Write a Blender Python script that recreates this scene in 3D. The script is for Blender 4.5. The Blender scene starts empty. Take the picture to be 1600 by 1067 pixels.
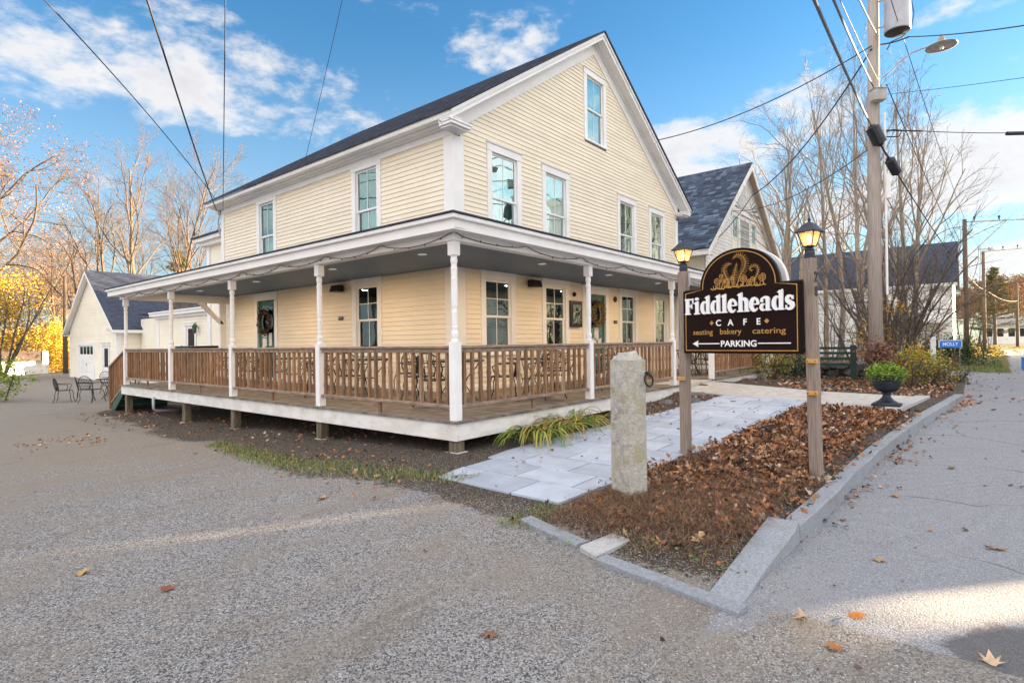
import bpy, bmesh, math, random
import numpy as np
from mathutils import Vector, Matrix
rng = np.random.default_rng(7)
random.seed(7)
SC = bpy.context.scene
COL = SC.collection

# ------------------------------------------------------------------ camera
CAMP = np.array([-5.31498865, -5.35223029, 1.02913415])
CM = np.array([[0.63487315, -0.7724937, -0.01376847],
               [0.0072233, -0.01188522, 0.99990328],
               [0.77258262, 0.63491119, 0.00196566]])      # right, up, forward
FPX = 878.56
cam_d = bpy.data.cameras.new('camera')
cam_d.sensor_width = 36.0
cam_d.lens = FPX / 1600 * 36
cam_d.clip_start = 0.05
cam_d.clip_end = 2000
cam = bpy.data.objects.new('camera', cam_d)
COL.objects.link(cam)
m4 = Matrix.Identity(4)
for r_ in range(3):
    m4[r_][0] = CM[0][r_]; m4[r_][1] = CM[1][r_]; m4[r_][2] = -CM[2][r_]; m4[r_][3] = CAMP[r_]
cam.matrix_world = m4
SC.camera = cam

# ------------------------------------------------------------------ light and exposure
SUN_EL = math.radians(5.0)
SUN_H = np.array([0.84, -0.54]); SUN_H /= np.linalg.norm(SUN_H)
sun_dir = Vector((SUN_H[0] * math.cos(SUN_EL), SUN_H[1] * math.cos(SUN_EL), math.sin(SUN_EL)))   # towards the sun
sd = bpy.data.lights.new('sun', 'SUN')
sd.energy = 4.0
sd.angle = math.radians(0.4)
sd.color = (1.0, 0.74, 0.45)
sun = bpy.data.objects.new('sun', sd)
COL.objects.link(sun)
sun.rotation_euler = sun_dir.to_track_quat('Z', 'Y').to_euler()
vs = SC.view_settings
vs.view_transform = 'Standard'
vs.look = 'None'
vs.exposure = 3.3
vs.gamma = 1.0
vs.use_curve_mapping = False

W = bpy.data.worlds.new('World')
SC.world = W
W.use_nodes = True
wn = W.node_tree.nodes; wl = W.node_tree.links
wn.clear()
class NT:
    """tiny node helper"""
    def __init__(s, tree): s.t = tree; s.n = tree.nodes; s.l = tree.links
    def new(s, ty, **kw):
        n = s.n.new(ty)
        for k, v in kw.items(): setattr(n, k, v)
        return n
    def put(s, inp, v):
        if v is None: return
        if isinstance(v, bpy.types.NodeSocket): s.l.new(v, inp)
        else: inp.default_value = v
    def math(s, op, a, b=None, c=None, clamp=False):
        n = s.new('ShaderNodeMath', operation=op, use_clamp=clamp)
        s.put(n.inputs[0], a); s.put(n.inputs[1], b); s.put(n.inputs[2], c)
        return n.outputs[0]
    def vmath(s, op, a, b=None, out=0):
        n = s.new('ShaderNodeVectorMath', operation=op)
        s.put(n.inputs[0], a)
        if b is not None: s.put(n.inputs[1], b)
        return n.outputs[out]
    def noise(s, vec, scale, detail=4, rough=.5, dist=0.0):
        n = s.new('ShaderNodeTexNoise')
        s.put(n.inputs['Vector'], vec)
        n.inputs['Scale'].default_value = scale; n.inputs['Detail'].default_value = detail
        n.inputs['Roughness'].default_value = rough; n.inputs['Distortion'].default_value = dist
        return n.outputs['Fac']
    def mix(s, f, a, b, mode='MIX'):
        n = s.new('ShaderNodeMix', data_type='RGBA', blend_type=mode)
        s.put(n.inputs[0], f); s.put(n.inputs[6], a); s.put(n.inputs[7], b)
        return n.outputs[2]
    def ramp(s, f, lo, hi, a=0.0, b=1.0, smooth=True):
        n = s.new('ShaderNodeMapRange')
        if smooth: n.interpolation_type = 'SMOOTHSTEP'
        s.put(n.inputs[0], f); n.inputs[1].default_value = lo; n.inputs[2].default_value = hi
        n.inputs[3].default_value = a; n.inputs[4].default_value = b
        return n.outputs[0]
w = NT(W.node_tree)
sky = w.new('ShaderNodeTexSky', sky_type='NISHITA')
sky.sun_disc = False
sky.sun_elevation = SUN_EL
sky.sun_rotation = math.atan2(SUN_H[0], SUN_H[1])
sky.air_density = 1.0
sky.dust_density = 0.6
sky.ozone_density = 2.2
tc = w.new('ShaderNodeTexCoord')
D = tc.outputs['Generated']
sp = w.new('ShaderNodeSeparateXYZ'); w.l.new(D, sp.inputs[0])
zc = w.math('MAXIMUM', sp.outputs[2], 0.0)
k = w.math('ADD', zc, 0.12)
cx = w.math('DIVIDE', sp.outputs[0], k); cy = w.math('DIVIDE', sp.outputs[1], k)
cb = w.new('ShaderNodeCombineXYZ'); w.l.new(cx, cb.inputs[0]); w.l.new(cy, cb.inputs[1])
cmap = w.new('ShaderNodeMapping'); w.l.new(D, cmap.inputs[0]); cmap.inputs['Scale'].default_value = (1, 1, 2.0)
n1 = w.noise(cmap.outputs[0], 6.5, 9, .60, .15)
n2 = w.noise(cmap.outputs[0], 19, 7, .62, .1)
def pray(px, py):
    v = CM.T @ np.array([(px - 800) / FPX, (533.5 - py) / FPX, 1.0])
    return v / np.linalg.norm(v)
# big cloud banks: a direction, its angular half width and half height, weight
banks = [(205, 95, .32, .070, .86), (400, 165, .16, .050, .82), (60, 40, .2, .06, .7), (530, 165, .05, .03, .7), (770, 82, .085, .030, .72), (830, 30, .07, .045, .62), (500, 190, .09, .03, .5), (680, 15, .1, .025, .6),
         (285, 14, .07, .02, .7), (1520, 275, .13, .085, 1.15), (1240, 165, .12, .035, .7), (1090, 240, .15, .06, .9),
         (1230, 235, .12, .05, .8), (1440, 20, .12, .03, .5), (1540, 112, .06, .018, .5), (1560, 400, .16, .03, .8), (160, 278, .05, .02, .5), (1350, 330, .2, .05, .7)]
tot = None
for px, py, sx, sy, wt in banks:
    c_ = pray(px, py)
    e1 = np.cross(c_, [0, 0, 1]); e1 /= np.linalg.norm(e1); e2 = np.cross(e1, c_)
    a = w.math('MULTIPLY', w.vmath('DOT_PRODUCT', D, tuple(e1), out=1), 1 / sx)
    b = w.math('MULTIPLY', w.vmath('DOT_PRODUCT', D, tuple(e2), out=1), 1 / sy)
    q = w.math('ADD', w.math('MULTIPLY', a, a), w.math('MULTIPLY', b, b))
    q = w.math('MULTIPLY_ADD', q, -1.0, 1.0)
    q = w.math('MAXIMUM', q, -1.2)
    f = w.math('MULTIPLY', w.math('GREATER_THAN', w.vmath('DOT_PRODUCT', D, tuple(c_), out=1), 0.0), 1.0)
    q = w.math('MULTIPLY', w.math('ADD', q, 1.2), wt / 2.2)
    q = w.math('MULTIPLY', q, f)
    tot = q if tot is None else w.math('MAXIMUM', tot, q)
nz = w.math('ADD', w.math('MULTIPLY', n1, .75), w.math('MULTIPLY', n2, .38))
dens = w.math('ADD', w.math('MULTIPLY', tot, .62), w.math('MULTIPLY', w.math('SUBTRACT', nz, .56), 2.0))
# unseen cloud added overhead and behind the camera to brighten the scene
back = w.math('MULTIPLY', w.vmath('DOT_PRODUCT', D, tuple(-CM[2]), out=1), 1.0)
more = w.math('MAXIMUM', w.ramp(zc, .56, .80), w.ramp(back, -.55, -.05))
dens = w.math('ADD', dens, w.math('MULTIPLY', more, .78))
cl = w.ramp(dens, .26, .66)
soft = w.ramp(zc, 0.0, 0.50, .62, 0.0)         # thin milky air near the horizon
n3 = w.noise(cmap.outputs[0], 9, 6, .6, .2)
shade = w.ramp(w.math('SUBTRACT', dens, w.math('MULTIPLY', w.math('SUBTRACT', n3, .5), .8)), .45, 1.15, 1.0, .80)
cm = w.new('ShaderNodeCombineColor'); 
w.l.new(w.math('MULTIPLY', shade, 1.0), cm.inputs[0]); w.l.new(w.math('MULTIPLY', shade, .99), cm.inputs[1]); w.l.new(w.math('MULTIPLY_ADD', shade, .8, .22), cm.inputs[2])
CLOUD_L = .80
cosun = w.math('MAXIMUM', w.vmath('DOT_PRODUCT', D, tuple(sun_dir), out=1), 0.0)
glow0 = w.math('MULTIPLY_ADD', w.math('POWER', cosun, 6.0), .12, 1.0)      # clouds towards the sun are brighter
glow = w.math('MULTIPLY', glow0, w.math('MULTIPLY_ADD', w.ramp(back, -.70, .0), 1.3, 1.0))   # unseen cloud overhead and behind brightened to light the scene
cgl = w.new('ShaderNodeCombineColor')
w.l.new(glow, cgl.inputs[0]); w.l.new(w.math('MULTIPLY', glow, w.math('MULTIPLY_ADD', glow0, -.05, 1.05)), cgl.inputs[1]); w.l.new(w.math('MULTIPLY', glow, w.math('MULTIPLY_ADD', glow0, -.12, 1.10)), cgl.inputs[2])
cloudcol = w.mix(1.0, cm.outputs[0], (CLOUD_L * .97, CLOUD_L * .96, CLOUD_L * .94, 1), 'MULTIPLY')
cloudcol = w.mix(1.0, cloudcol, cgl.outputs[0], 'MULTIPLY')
SKYMUL = (0.17, .305, .385, 1)
skyc = w.mix(1.0, sky.outputs[0], SKYMUL, 'MULTIPLY')
milk = w.mix(soft, skyc, (CLOUD_L * .70, CLOUD_L * .84, CLOUD_L * .98, 1))
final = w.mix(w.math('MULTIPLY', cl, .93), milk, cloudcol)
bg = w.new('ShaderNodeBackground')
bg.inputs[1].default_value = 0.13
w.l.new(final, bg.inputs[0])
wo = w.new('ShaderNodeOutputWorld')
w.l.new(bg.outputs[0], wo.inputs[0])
SC.cycles.max_bounces = 6
SC.cycles.transparent_max_bounces = 12

# ------------------------------------------------------------------ materials
MATS = {}
def mat(name, c1, c2=None, scale=4.0, rough=.7, bump=0.0, bscale=40.0, stretch=(1, 1, 1), metal=0.0, spec=.5,
        lo=.35, hi=.65, c3=None, s3=1.0, lo3=.55, hi3=.75, rand=0.0, detail=5, attr=None, emit=0.0):
    if name in MATS: return MATS[name]
    m = bpy.data.materials.new(name); m.use_nodes = True
    t = NT(m.node_tree); t.n.clear()
    out = t.new('ShaderNodeOutputMaterial'); p = t.new('ShaderNodeBsdfPrincipled')
    t.l.new(p.outputs[0], out.inputs[0])
    g = t.new('ShaderNodeNewGeometry'); mp = t.new('ShaderNodeMapping')
    t.l.new(g.outputs['Position'], mp.inputs[0]); mp.inputs['Scale'].default_value = stretch
    v = mp.outputs[0]
    c1 = (*c1, 1)
    col = c1
    if attr:
        a = t.new('ShaderNodeAttribute', attribute_name=attr); col = a.outputs['Color']
        if c2: col = t.mix(t.ramp(t.noise(v, scale, detail), lo, hi), col, t.mix(1.0, col, (*c2, 1), 'MULTIPLY'))
    elif c2: col = t.mix(t.ramp(t.noise(v, scale, detail), lo, hi), c1, (*c2, 1))
    if c3: col = t.mix(t.ramp(t.noise(v, s3, 6, .6), lo3, hi3), col, (*c3, 1))
    if rand:
        oi = t.new('ShaderNodeObjectInfo')
        f = t.math('MULTIPLY_ADD', oi.outputs['Random'], 2 * rand, 1 - rand)
        cc = t.new('ShaderNodeCombineColor')
        for i in range(3): t.l.new(f, cc.inputs[i])
        col = t.mix(1.0, col, cc.outputs[0], 'MULTIPLY')
    t.put(p.inputs['Base Color'], col)
    p.inputs['Roughness'].default_value = rough; p.inputs['Metallic'].default_value = metal
    p.inputs['Specular IOR Level'].default_value = spec
    if bump:
        b = t.new('ShaderNodeBump'); b.inputs['Strength'].default_value = 1.0; b.inputs['Distance'].default_value = bump
        t.l.new(t.noise(v, bscale, 4, .6), b.inputs['Height']); t.l.new(b.outputs[0], p.inputs['Normal'])
    if emit:
        t.put(p.inputs['Emission Color'], c1); p.inputs['Emission Strength'].default_value = emit
    MATS[name] = m
    return m
M = {}
M['cream'] = mat('cream_paint', (.88, .795, .635), (.84, .75, .59), 1.5, .55, c3=(.79, .71, .56), s3=4, lo3=.55, hi3=.8, stretch=(1, 1, 3), rand=.035)
M['creamL'] = mat('cream_paint_pale', (.90, .845, .71), (.86, .80, .66), 1.5, .6, rand=.03)
M['white'] = mat('white_paint', (.88, .87, .87), (.83, .82, .81), 2.2, .5, c3=(.62, .60, .56), s3=9, lo3=.66, hi3=.85)
M['skirt'] = mat('white_skirt_paint', (.82, .80, .77), (.68, .66, .62), 3, .6, c3=(.36, .36, .25), s3=5, lo3=.62, hi3=.82, stretch=(1, 1, 2.5))
M['ceil'] = mat('blue_grey_ceiling', (.12, .19, .29), (.10, .165, .255), .8, .6)
M['roof'] = mat('dark_shingles', (.055, .07, .11), (.03, .035, .055), 3.5, .9, .01, 20, stretch=(1, 1, 6))
M['wood'] = mat('weathered_brown_wood', (.31, .17, .085), (.19, .10, .052), 14, .8, .003, 60, stretch=(3, 3, .35), rand=.28, c3=(.40, .31, .23), s3=3, lo3=.5, hi3=.8)
M['railw'] = mat('grey_brown_rail', (.36, .26, .19), (.22, .16, .12), 9, .8, .003, 50, stretch=(.6, .6, 3), rand=.1)
M['deck'] = mat('deck_boards', (.24, .21, .18), (.14, .12, .10), 5, .75, .003, 40, rand=.2, c3=(.13, .14, .07), s3=2.5, lo3=.55, hi3=.75)
M['pier'] = mat('old_timber_pier', (.22, .17, .11), (.12, .10, .06), 8, .9, .006, 30, stretch=(2, 2, .4))
M['postw'] = mat('grey_weathered_post', (.34, .27, .225), (.22, .17, .14), 22, .85, .006, 60, stretch=(4, 4, .22), c3=(.11, .10, .06), s3=1.6, lo3=.62, hi3=.8)
M['black'] = mat('black_metal', (.018, .019, .023), None, rough=.42, metal=.3)
M['lampm'] = mat('lantern_metal', (.022, .028, .045), (.035, .04, .055), 9, .45, metal=.3)
M['green'] = mat('dark_green_door', (.012, .11, .09), (.01, .09, .075), 3, .4)
M['stairg'] = mat('green_riser_paint', (.03, .12, .09), (.05, .09, .06), 6, .8)
M['granite'] = mat('granite', (.50, .50, .50), (.38, .38, .385), 55, .85, .006, 120, c3=(.36, .34, .29), s3=2.5, lo3=.55, hi3=.8)
M['kerb'] = mat('granite_kerb', (.31, .335, .375), (.22, .24, .27), 60, .8, .006, 90, c3=(.22, .215, .19), s3=4.5, lo3=.5, hi3=.8, rand=.08)
M['grpost'] = mat('rough_granite', (.52, .49, .42), (.40, .385, .36), 26, .9, .02, 45, c3=(.40, .36, .22), s3=5, lo3=.52, hi3=.72, detail=8)
M['paver'] = mat('blue_grey_paver', (.43, .485, .58), (.365, .41, .49), 4, .7, .002, 150, rand=.12, c3=(.38, .41, .45), s3=2.6, lo3=.52, hi3=.8)
M['conc'] = mat('old_concrete', (.52, .50, .47), (.42, .40, .37), 7, .85, .004, 60, c3=(.33, .31, .28), s3=1.7, lo3=.55, hi3=.75)
M['signb'] = mat('dark_brown_sign', (.016, .006, .005), (.011, .0045, .004), 2, .7, spec=.12)
M['gold'] = mat('gold_paint', (.52, .27, .055), (.40, .20, .04), 30, .5)
M['goldl'] = mat('pale_gold_paint', (.62, .36, .12), None, rough=.5)
M['letter'] = mat('white_letter', (.86, .86, .86), None, rough=.5)
M['brk'] = mat('yellow_wood_block', (.62, .32, .08), (.5, .24, .05), 12, .7)
M['barksun'] = mat('sunlit_bark', (.42, .34, .26), (.27, .21, .16), 7, .9, .01, 20, stretch=(2, 2, .5))  # lighter bark: sunlight on the right-hand trees put into the colour
M['bark'] = mat('grey_bark', (.16, .12, .09), (.10, .075, .055), 9, .9, .01, 25, stretch=(2, 2, .5))
M['barkp'] = mat('pale_bark', (.17, .125, .09), (.10, .075, .055), 7, .9, .01, 20, stretch=(2, 2, .5))
M['barkd'] = mat('dark_shrub_bark', (.17, .135, .11), (.10, .08, .065), 9, .9, .006, 30)
M['pole'] = mat('utility_pole_wood', (.46, .40, .36), (.32, .27, .24), 16, .85, .006, 30, stretch=(5, 5, .12), c3=(.24, .19, .15), s3=.9, lo3=.55, hi3=.75)
M['leaf'] = mat('leaf_litter', (1, 1, 1), (.72, .72, .72), 30, .75, attr='Col', spec=.3)
M['grass'] = mat('grass_blades', (1, 1, 1), None, rough=.7, attr='Col', spec=.3)
M['pebble'] = mat('pebbles', (1, 1, 1), None, rough=.8, attr='Col')
M['galv'] = mat('galvanised_grey', (.46, .47, .50), (.38, .39, .42), 3, .45, metal=.25)
M['cableg'] = mat('grey_cable_jacket', (.16, .16, .17), None, rough=.7)
M['cable'] = mat('dark_cable', (.035, .037, .045), None, rough=.7)
M['blue'] = mat('blue_sign_print', (.02, .20, .75), None, rough=.5)
M['stone'] = mat('field_stone', (.17, .16, .155), (.09, .085, .08), 6, .9, .02, 14, rand=.25)
M['dark'] = mat('dark_interior', (.02, .02, .022), (.035, .03, .028), 3, .9)
M['blind'] = mat('pale_teal_blind', (.34, .50, .46), (.48, .60, .55), 2, .8)
M['blindw'] = mat('white_blind', (.72, .73, .74), None, rough=.8)
M['paper'] = mat('paper_notice', (.74, .76, .74), (.45, .47, .47), 55, .8, lo=.55, hi=.6)
M['tan'] = mat('tan_table_top', (.42, .28, .19), (.35, .22, .14), 6, .5)
M['metalseat'] = mat('black_mesh_seat', (.03, .033, .045), None, rough=.5, metal=.3)
M['brick'] = mat('red_brick_wall', (.33, .13, .08), (.24, .09, .06), 8, .9)
M['teal'] = mat('teal_plastic', (.02, .35, .42), None, rough=.5)
M['soffit'] = mat('tan_soffit', (.72, .56, .45), (.64, .49, .39), 3, .7)  # tan boards, colour raised for the sunlight on them
def glass_mat(name, refl, tint, rough=.015, k=.55):
    m = bpy.data.materials.new(name); m.use_nodes = True
    t = NT(m.node_tree); t.n.clear()
    out = t.new('ShaderNodeOutputMaterial'); gl = t.new('ShaderNodeBsdfGlossy'); tr = t.new('ShaderNodeBsdfTransparent')
    mx = t.new('ShaderNodeMixShader')
    gl.inputs['Roughness'].default_value = rough; gl.inputs['Color'].default_value = (.66, .82, .82, 1)
    tr.inputs['Color'].default_value = tint
    lw = t.new('ShaderNodeLayerWeight'); lw.inputs[0].default_value = .35
    f = t.math('MULTIPLY_ADD', lw.outputs['Fresnel'], k, refl, clamp=True)
    g = t.new('ShaderNodeNewGeometry')
    b = t.new('ShaderNodeBump'); b.inputs['Strength'].default_value = 1; b.inputs['Distance'].default_value = .0025
    t.l.new(t.noise(g.outputs['Position'], 2.2, 1), b.inputs['Height']); t.l.new(b.outputs[0], gl.inputs['Normal'])
    t.l.new(f, mx.inputs[0]); t.l.new(tr.outputs[0], mx.inputs[1]); t.l.new(gl.outputs[0], mx.inputs[2])
    t.l.new(mx.outputs[0], out.inputs[0])
    return m
M['glass'] = glass_mat('window_glass', .02, (.45, .48, .48, 1), k=.26)
M['glassu'] = glass_mat('upper_window_glass', .08, (.68, .76, .74, 1), k=.42)
def frosted(name):
    m = bpy.data.materials.new(name); m.use_nodes = True
    t = NT(m.node_tree); t.n.clear(); o = t.new('ShaderNodeOutputMaterial'); a_ = t.new('ShaderNodeBsdfTranslucent'); b_ = t.new('ShaderNodeBsdfTransparent'); c_ = t.new('ShaderNodeBsdfGlossy'); c_.inputs['Roughness'].default_value = .1
    a_.inputs[0].default_value = (.80, .52, .30, 1); b_.inputs[0].default_value = (1, .9, .75, 1)
    x = t.new('ShaderNodeMixShader'); x.inputs[0].default_value = .35; t.l.new(a_.outputs[0], x.inputs[1]); t.l.new(b_.outputs[0], x.inputs[2])
    y = t.new('ShaderNodeMixShader'); y.inputs[0].default_value = .08; t.l.new(x.outputs[0], y.inputs[1]); t.l.new(c_.outputs[0], y.inputs[2]); t.l.new(y.outputs[0], o.inputs[0]); return m
M['lglass'] = frosted('lantern_glass')
def emis(name, c, s):
    m = bpy.data.materials.new(name); m.use_nodes = True
    t = NT(m.node_tree); t.n.clear()
    o = t.new('ShaderNodeOutputMaterial'); e = t.new('ShaderNodeEmission'); e.inputs[0].default_value = (*c, 1); e.inputs[1].default_value = s
    t.l.new(e.outputs[0], o.inputs[0]); return m
M['bulb'] = emis('lamp_glow', (1, .60, .22), 2.0)

# ------------------------------------------------------------------ mesh helpers
class MB:
    def __init__(s): s.v = []; s.f = []
    def add(s, vs_, fs):
        o = len(s.v); s.v.extend([tuple(map(float, p)) for p in vs_]); s.f.extend([tuple(i + o for i in f) for f in fs])
        return s
    def box(s, x0, y0, z0, x1, y1, z1):
        if x0 > x1: x0, x1 = x1, x0
        if y0 > y1: y0, y1 = y1, y0
        if z0 > z1: z0, z1 = z1, z0
        return s.add([(x0, y0, z0), (x1, y0, z0), (x1, y1, z0), (x0, y1, z0), (x0, y0, z1), (x1, y0, z1), (x1, y1, z1), (x0, y1, z1)],
                     [(0, 3, 2, 1), (4, 5, 6, 7), (0, 1, 5, 4), (1, 2, 6, 5), (2, 3, 7, 6), (3, 0, 4, 7)])
    def fb(s, F, u0, u1, n0, n1, z0, z1):
        """box in a wall frame F=(origin, U, N): u along the wall, n outwards, z up"""
        O, U, N = F
        P = [np.array(O) + np.array(U) * u + np.array(N) * n + np.array([0, 0, z]) for z in (z0, z1) for u, n in ((u0, n0), (u1, n0), (u1, n1), (u0, n1))]
        return s.add(P, [(0, 3, 2, 1), (4, 5, 6, 7), (0, 1, 5, 4), (1, 2, 6, 5), (2, 3, 7, 6), (3, 0, 4, 7)])
    def hexa(s, P):
        return s.add(P, [(0, 3, 2, 1), (4, 5, 6, 7), (0, 1, 5, 4), (1, 2, 6, 5), (2, 3, 7, 6), (3, 0, 4, 7)])
    def prism(s, poly, n0, n1, F=None):
        """polygon of (u,z) pushed from n0 to n1 in frame F"""
        O, U, N = F; O = np.array(O, float); U = np.array(U, float); N = np.array(N, float); k = len(poly)
        P = [O + U * u + N * n0 + np.array([0, 0, z]) for u, z in poly] + [O + U * u + N * n1 + np.array([0, 0, z]) for u, z in poly]
        fs = [tuple(range(k))[::-1], tuple(range(k, 2 * k))] + [(i, (i + 1) % k, (i + 1) % k + k, i + k) for i in range(k)]
        return s.add(P, fs)
    def ring2d(s, outer, inner, n0, n1, F):
        O, U, N = F; O = np.array(O, float); U = np.array(U, float); N = np.array(N, float); k = len(outer)
        P = []
        for n in (n0, n1):
            for pl in (outer, inner):
                P += [O + U * u + N * n + np.array([0, 0, z]) for u, z in pl]
        fs = []
        for i in range(k):
            j = (i + 1) % k
            fs += [(i, j, k + j, k + i), (2 * k + i, 2 * k + j, 3 * k + j, 3 * k + i)[::-1], (i, j, 2 * k + j, 2 * k + i), (k + i, k + j, 3 * k + j, 3 * k + i)[::-1]]
        return s.add(P, fs)
    def tube(s, pts, r, n=6, caps=True):
        pts = np.array(pts, float); m = len(pts)
        rr = np.full(m, r, float) if np.isscalar(r) else np.array(r, float)
        tg = np.gradient(pts, axis=0); tg /= np.linalg.norm(tg, axis=1)[:, None] + 1e-12
        ref = np.array([0, 0, 1.]) if abs(tg[0][2]) < .9 else np.array([1., 0, 0])
        vs_ = []; a = np.cross(tg[0], ref); a /= np.linalg.norm(a)
        for i in range(m):
            a = a - tg[i] * (a @ tg[i]); a /= np.linalg.norm(a) + 1e-12; b = np.cross(tg[i], a)
            for j in range(n):
                t = 2 * math.pi * j / n
                vs_.append(pts[i] + rr[i] * (math.cos(t) * a + math.sin(t) * b))
        fs = [(i * n + j, i * n + (j + 1) % n, (i + 1) * n + (j + 1) % n, (i + 1) * n + j) for i in range(m - 1) for j in range(n)]
        if caps: fs += [tuple(range(n))[::-1], tuple(range((m - 1) * n, m * n))]
        return s.add(vs_, fs)
    def lathe(s, prof, o=(0, 0, 0), n=16):
        vs_ = [(o[0] + r * math.cos(2 * math.pi * j / n), o[1] + r * math.sin(2 * math.pi * j / n), o[2] + z) for r, z in prof for j in range(n)]
        fs = [(i * n + j, i * n + (j + 1) % n, (i + 1) * n + (j + 1) % n, (i + 1) * n + j) for i in range(len(prof) - 1) for j in range(n)]
        fs += [tuple(range(n))[::-1], tuple(range((len(prof) - 1) * n, len(prof) * n))]
        return s.add(vs_, fs)
    def build(s, name, m, parent=None, bevel=0, smooth=False, seg=1):
        me = bpy.data.meshes.new(name)
        off = ORG.get(parent.name, (0, 0, 0)) if parent else (0, 0, 0)
        V = np.array(s.v, float).reshape(-1, 3) - np.array(off)
        me.from_pydata(V.tolist(), [], s.f); me.update()
        if isinstance(m, str): m = M[m]
        me.materials.append(m)
        if smooth: me.polygons.foreach_set('use_smooth', [True] * len(me.polygons))
        o = bpy.data.objects.new(name, me); COL.objects.link(o)
        if parent: o.parent = parent; ORG[o.name] = off
        if bevel:
            b = o.modifiers.new('bevel', 'BEVEL'); b.width = bevel; b.segments = seg; b.limit_method = 'ANGLE'
        return o
ORG = {}
def thing(name, label, cat, loc=(0, 0, 0), group=None, kind=None):
    o = bpy.data.objects.new(name, None); COL.objects.link(o); o.location = loc
    o.empty_display_size = .2
    ORG[o.name] = tuple(loc)
    return tag(o, label, cat, group, kind)
def tag(o, label=None, cat=None, group=None, kind=None):
    if label: o['label'] = label
    if cat: o['category'] = cat
    if group: o['group'] = group
    if kind: o['kind'] = kind
    return o
def inst(src, parent, loc, name=None, rot=None, scale=None):
    """another object on the same mesh data; loc is in world terms"""
    o = bpy.data.objects.new(name or src.name.split('.')[0], src.data); COL.objects.link(o)
    off = (0, 0, 0)
    if parent: o.parent = parent; off = ORG.get(parent.name, (0, 0, 0)); ORG[o.name] = off
    o.location = [loc[i] - off[i] for i in range(3)]
    if rot is not None: o.rotation_euler = rot
    if scale is not None: o.scale = scale
    for md in src.modifiers:
        if md.type == 'BEVEL':
            b = o.modifiers.new('bevel', 'BEVEL'); b.width = md.width; b.segments = md.segments; b.limit_method = 'ANGLE'
    return o
def copy_tree(src, loc, rz=0.0, label=None, scale=1.0, group=None):
    r = src.copy(); COL.objects.link(r); r.location = loc; r.rotation_euler = (0, 0, rz); r.scale = (scale,) * 3 if np.isscalar(scale) else scale
    if label: r['label'] = label
    if group: r['group'] = group
    for ch in src.children:
        c = ch.copy(); COL.objects.link(c); c.parent = r
        for g_ in ch.children:
            d = g_.copy(); COL.objects.link(d); d.parent = c
    return r
def np_mesh(name, V, F, m, parent=None, col=None, smooth=False, loc=None):
    """F: (n,k) int array; col: per-vertex rgb"""
    me = bpy.data.meshes.new(name)
    V = np.asarray(V, np.float32); F = np.asarray(F, np.int32); n, k_ = F.shape
    me.vertices.add(len(V)); me.vertices.foreach_set('co', V.ravel())
    me.loops.add(n * k_); me.loops.foreach_set('vertex_index', F.ravel())
    me.polygons.add(n); me.polygons.foreach_set('loop_start', np.arange(0, n * k_, k_, dtype=np.int32))
    me.polygons.foreach_set('loop_total', np.full(n, k_, np.int32))
    if smooth: me.polygons.foreach_set('use_smooth', np.ones(n, bool))
    me.update(calc_edges=True)
    me.materials.append(M[m] if isinstance(m, str) else m)
    if col is not None:
        a = me.color_attributes.new('Col', 'FLOAT_COLOR', 'POINT')
        c4 = np.ones((len(V), 4), np.float32); c4[:, :3] = col
        a.data.foreach_set('color', c4.ravel())
    o = bpy.data.objects.new(name, me); COL.objects.link(o)
    if parent: o.parent = parent; ORG[o.name] = ORG.get(parent.name, (0, 0, 0))
    if loc is not None: o.location = loc
    return o

# ------------------------------------------------------------------ terrain
CP = np.array([(0,0,-.42),(0,3.24,-.57),(0,6.5,-.67),(0,9,-.75),(0,13,-.83),(3,13,-.83),(3,5,-.6),(3,2,-.42),(3,0,-.33),(5.5,0,-.25),(7,0,-.12),(8.5,0,-.03),(9.5,-.3,-.02),(12,0,-.1),(15,0,-.15),
(-5.3,-5.4,-.58),(-2,-3,-.53),(-2,-7,-.6),(2,-7,-.6),(0,-3.4,-.5),(-3,0,-.55),(-6,0,-.62),(-12,-5,-.68),(-5,6,-.75),(-12,5,-.82),(-8,15,-.9),(0,20,-.92),(-15,20,-.95),(8,25,-.95),
(2.3,-3.3,-.44),(4,-2.6,-.38),(6,-3,-.3),(8,-3,-.25),(4.5,-1.3,-.36),(6.5,-1.5,-.22),(11,-2.5,-.22),(14,-3,-.3),(20,-3,-.3),(30,-3,-.35),(50,-5,-.4),(20,10,-.3),(30,-15,-.5),(60,20,-.4),(40,40,-.5),(-30,30,-1.),(0,50,-1.),(12,20,-.9),(12,14,-.7)])
def G(x, y):
    x = np.asarray(x, float); y = np.asarray(y, float)
    num = np.zeros(x.shape); den = np.zeros(x.shape)
    for a, b, c in CP:
        q = 1 / (np.sqrt((a - x) ** 2 + (b - y) ** 2) + .35) ** 2
        num += q * c; den += q
    return num / den
KX = np.array([-2.1, -1.9, -.4, 1.85, 3.3, 6.05, 8.0, 10.6, 11.2, 19.2, 19.6, 22.6, 23.0, 35, 60, 400])
KY = np.array([-4.27, -4.27, -4.26, -4.33, -4.42, -4.68, -4.90, -5.16, -5.15, -5.2, -5.2, -5.2, -6.4, -6.8, -7.5, -14])
def kerb_y(x): return np.interp(x, KX, KY)
def sst(x, a, b):
    t = np.clip((x - a) / (b - a), 0, 1); return t * t * (3 - 2 * t)
def drop(x): return .135 * sst(x, -2.0, .2) * (1 - .5 * sst(x, 11, 14))
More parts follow.
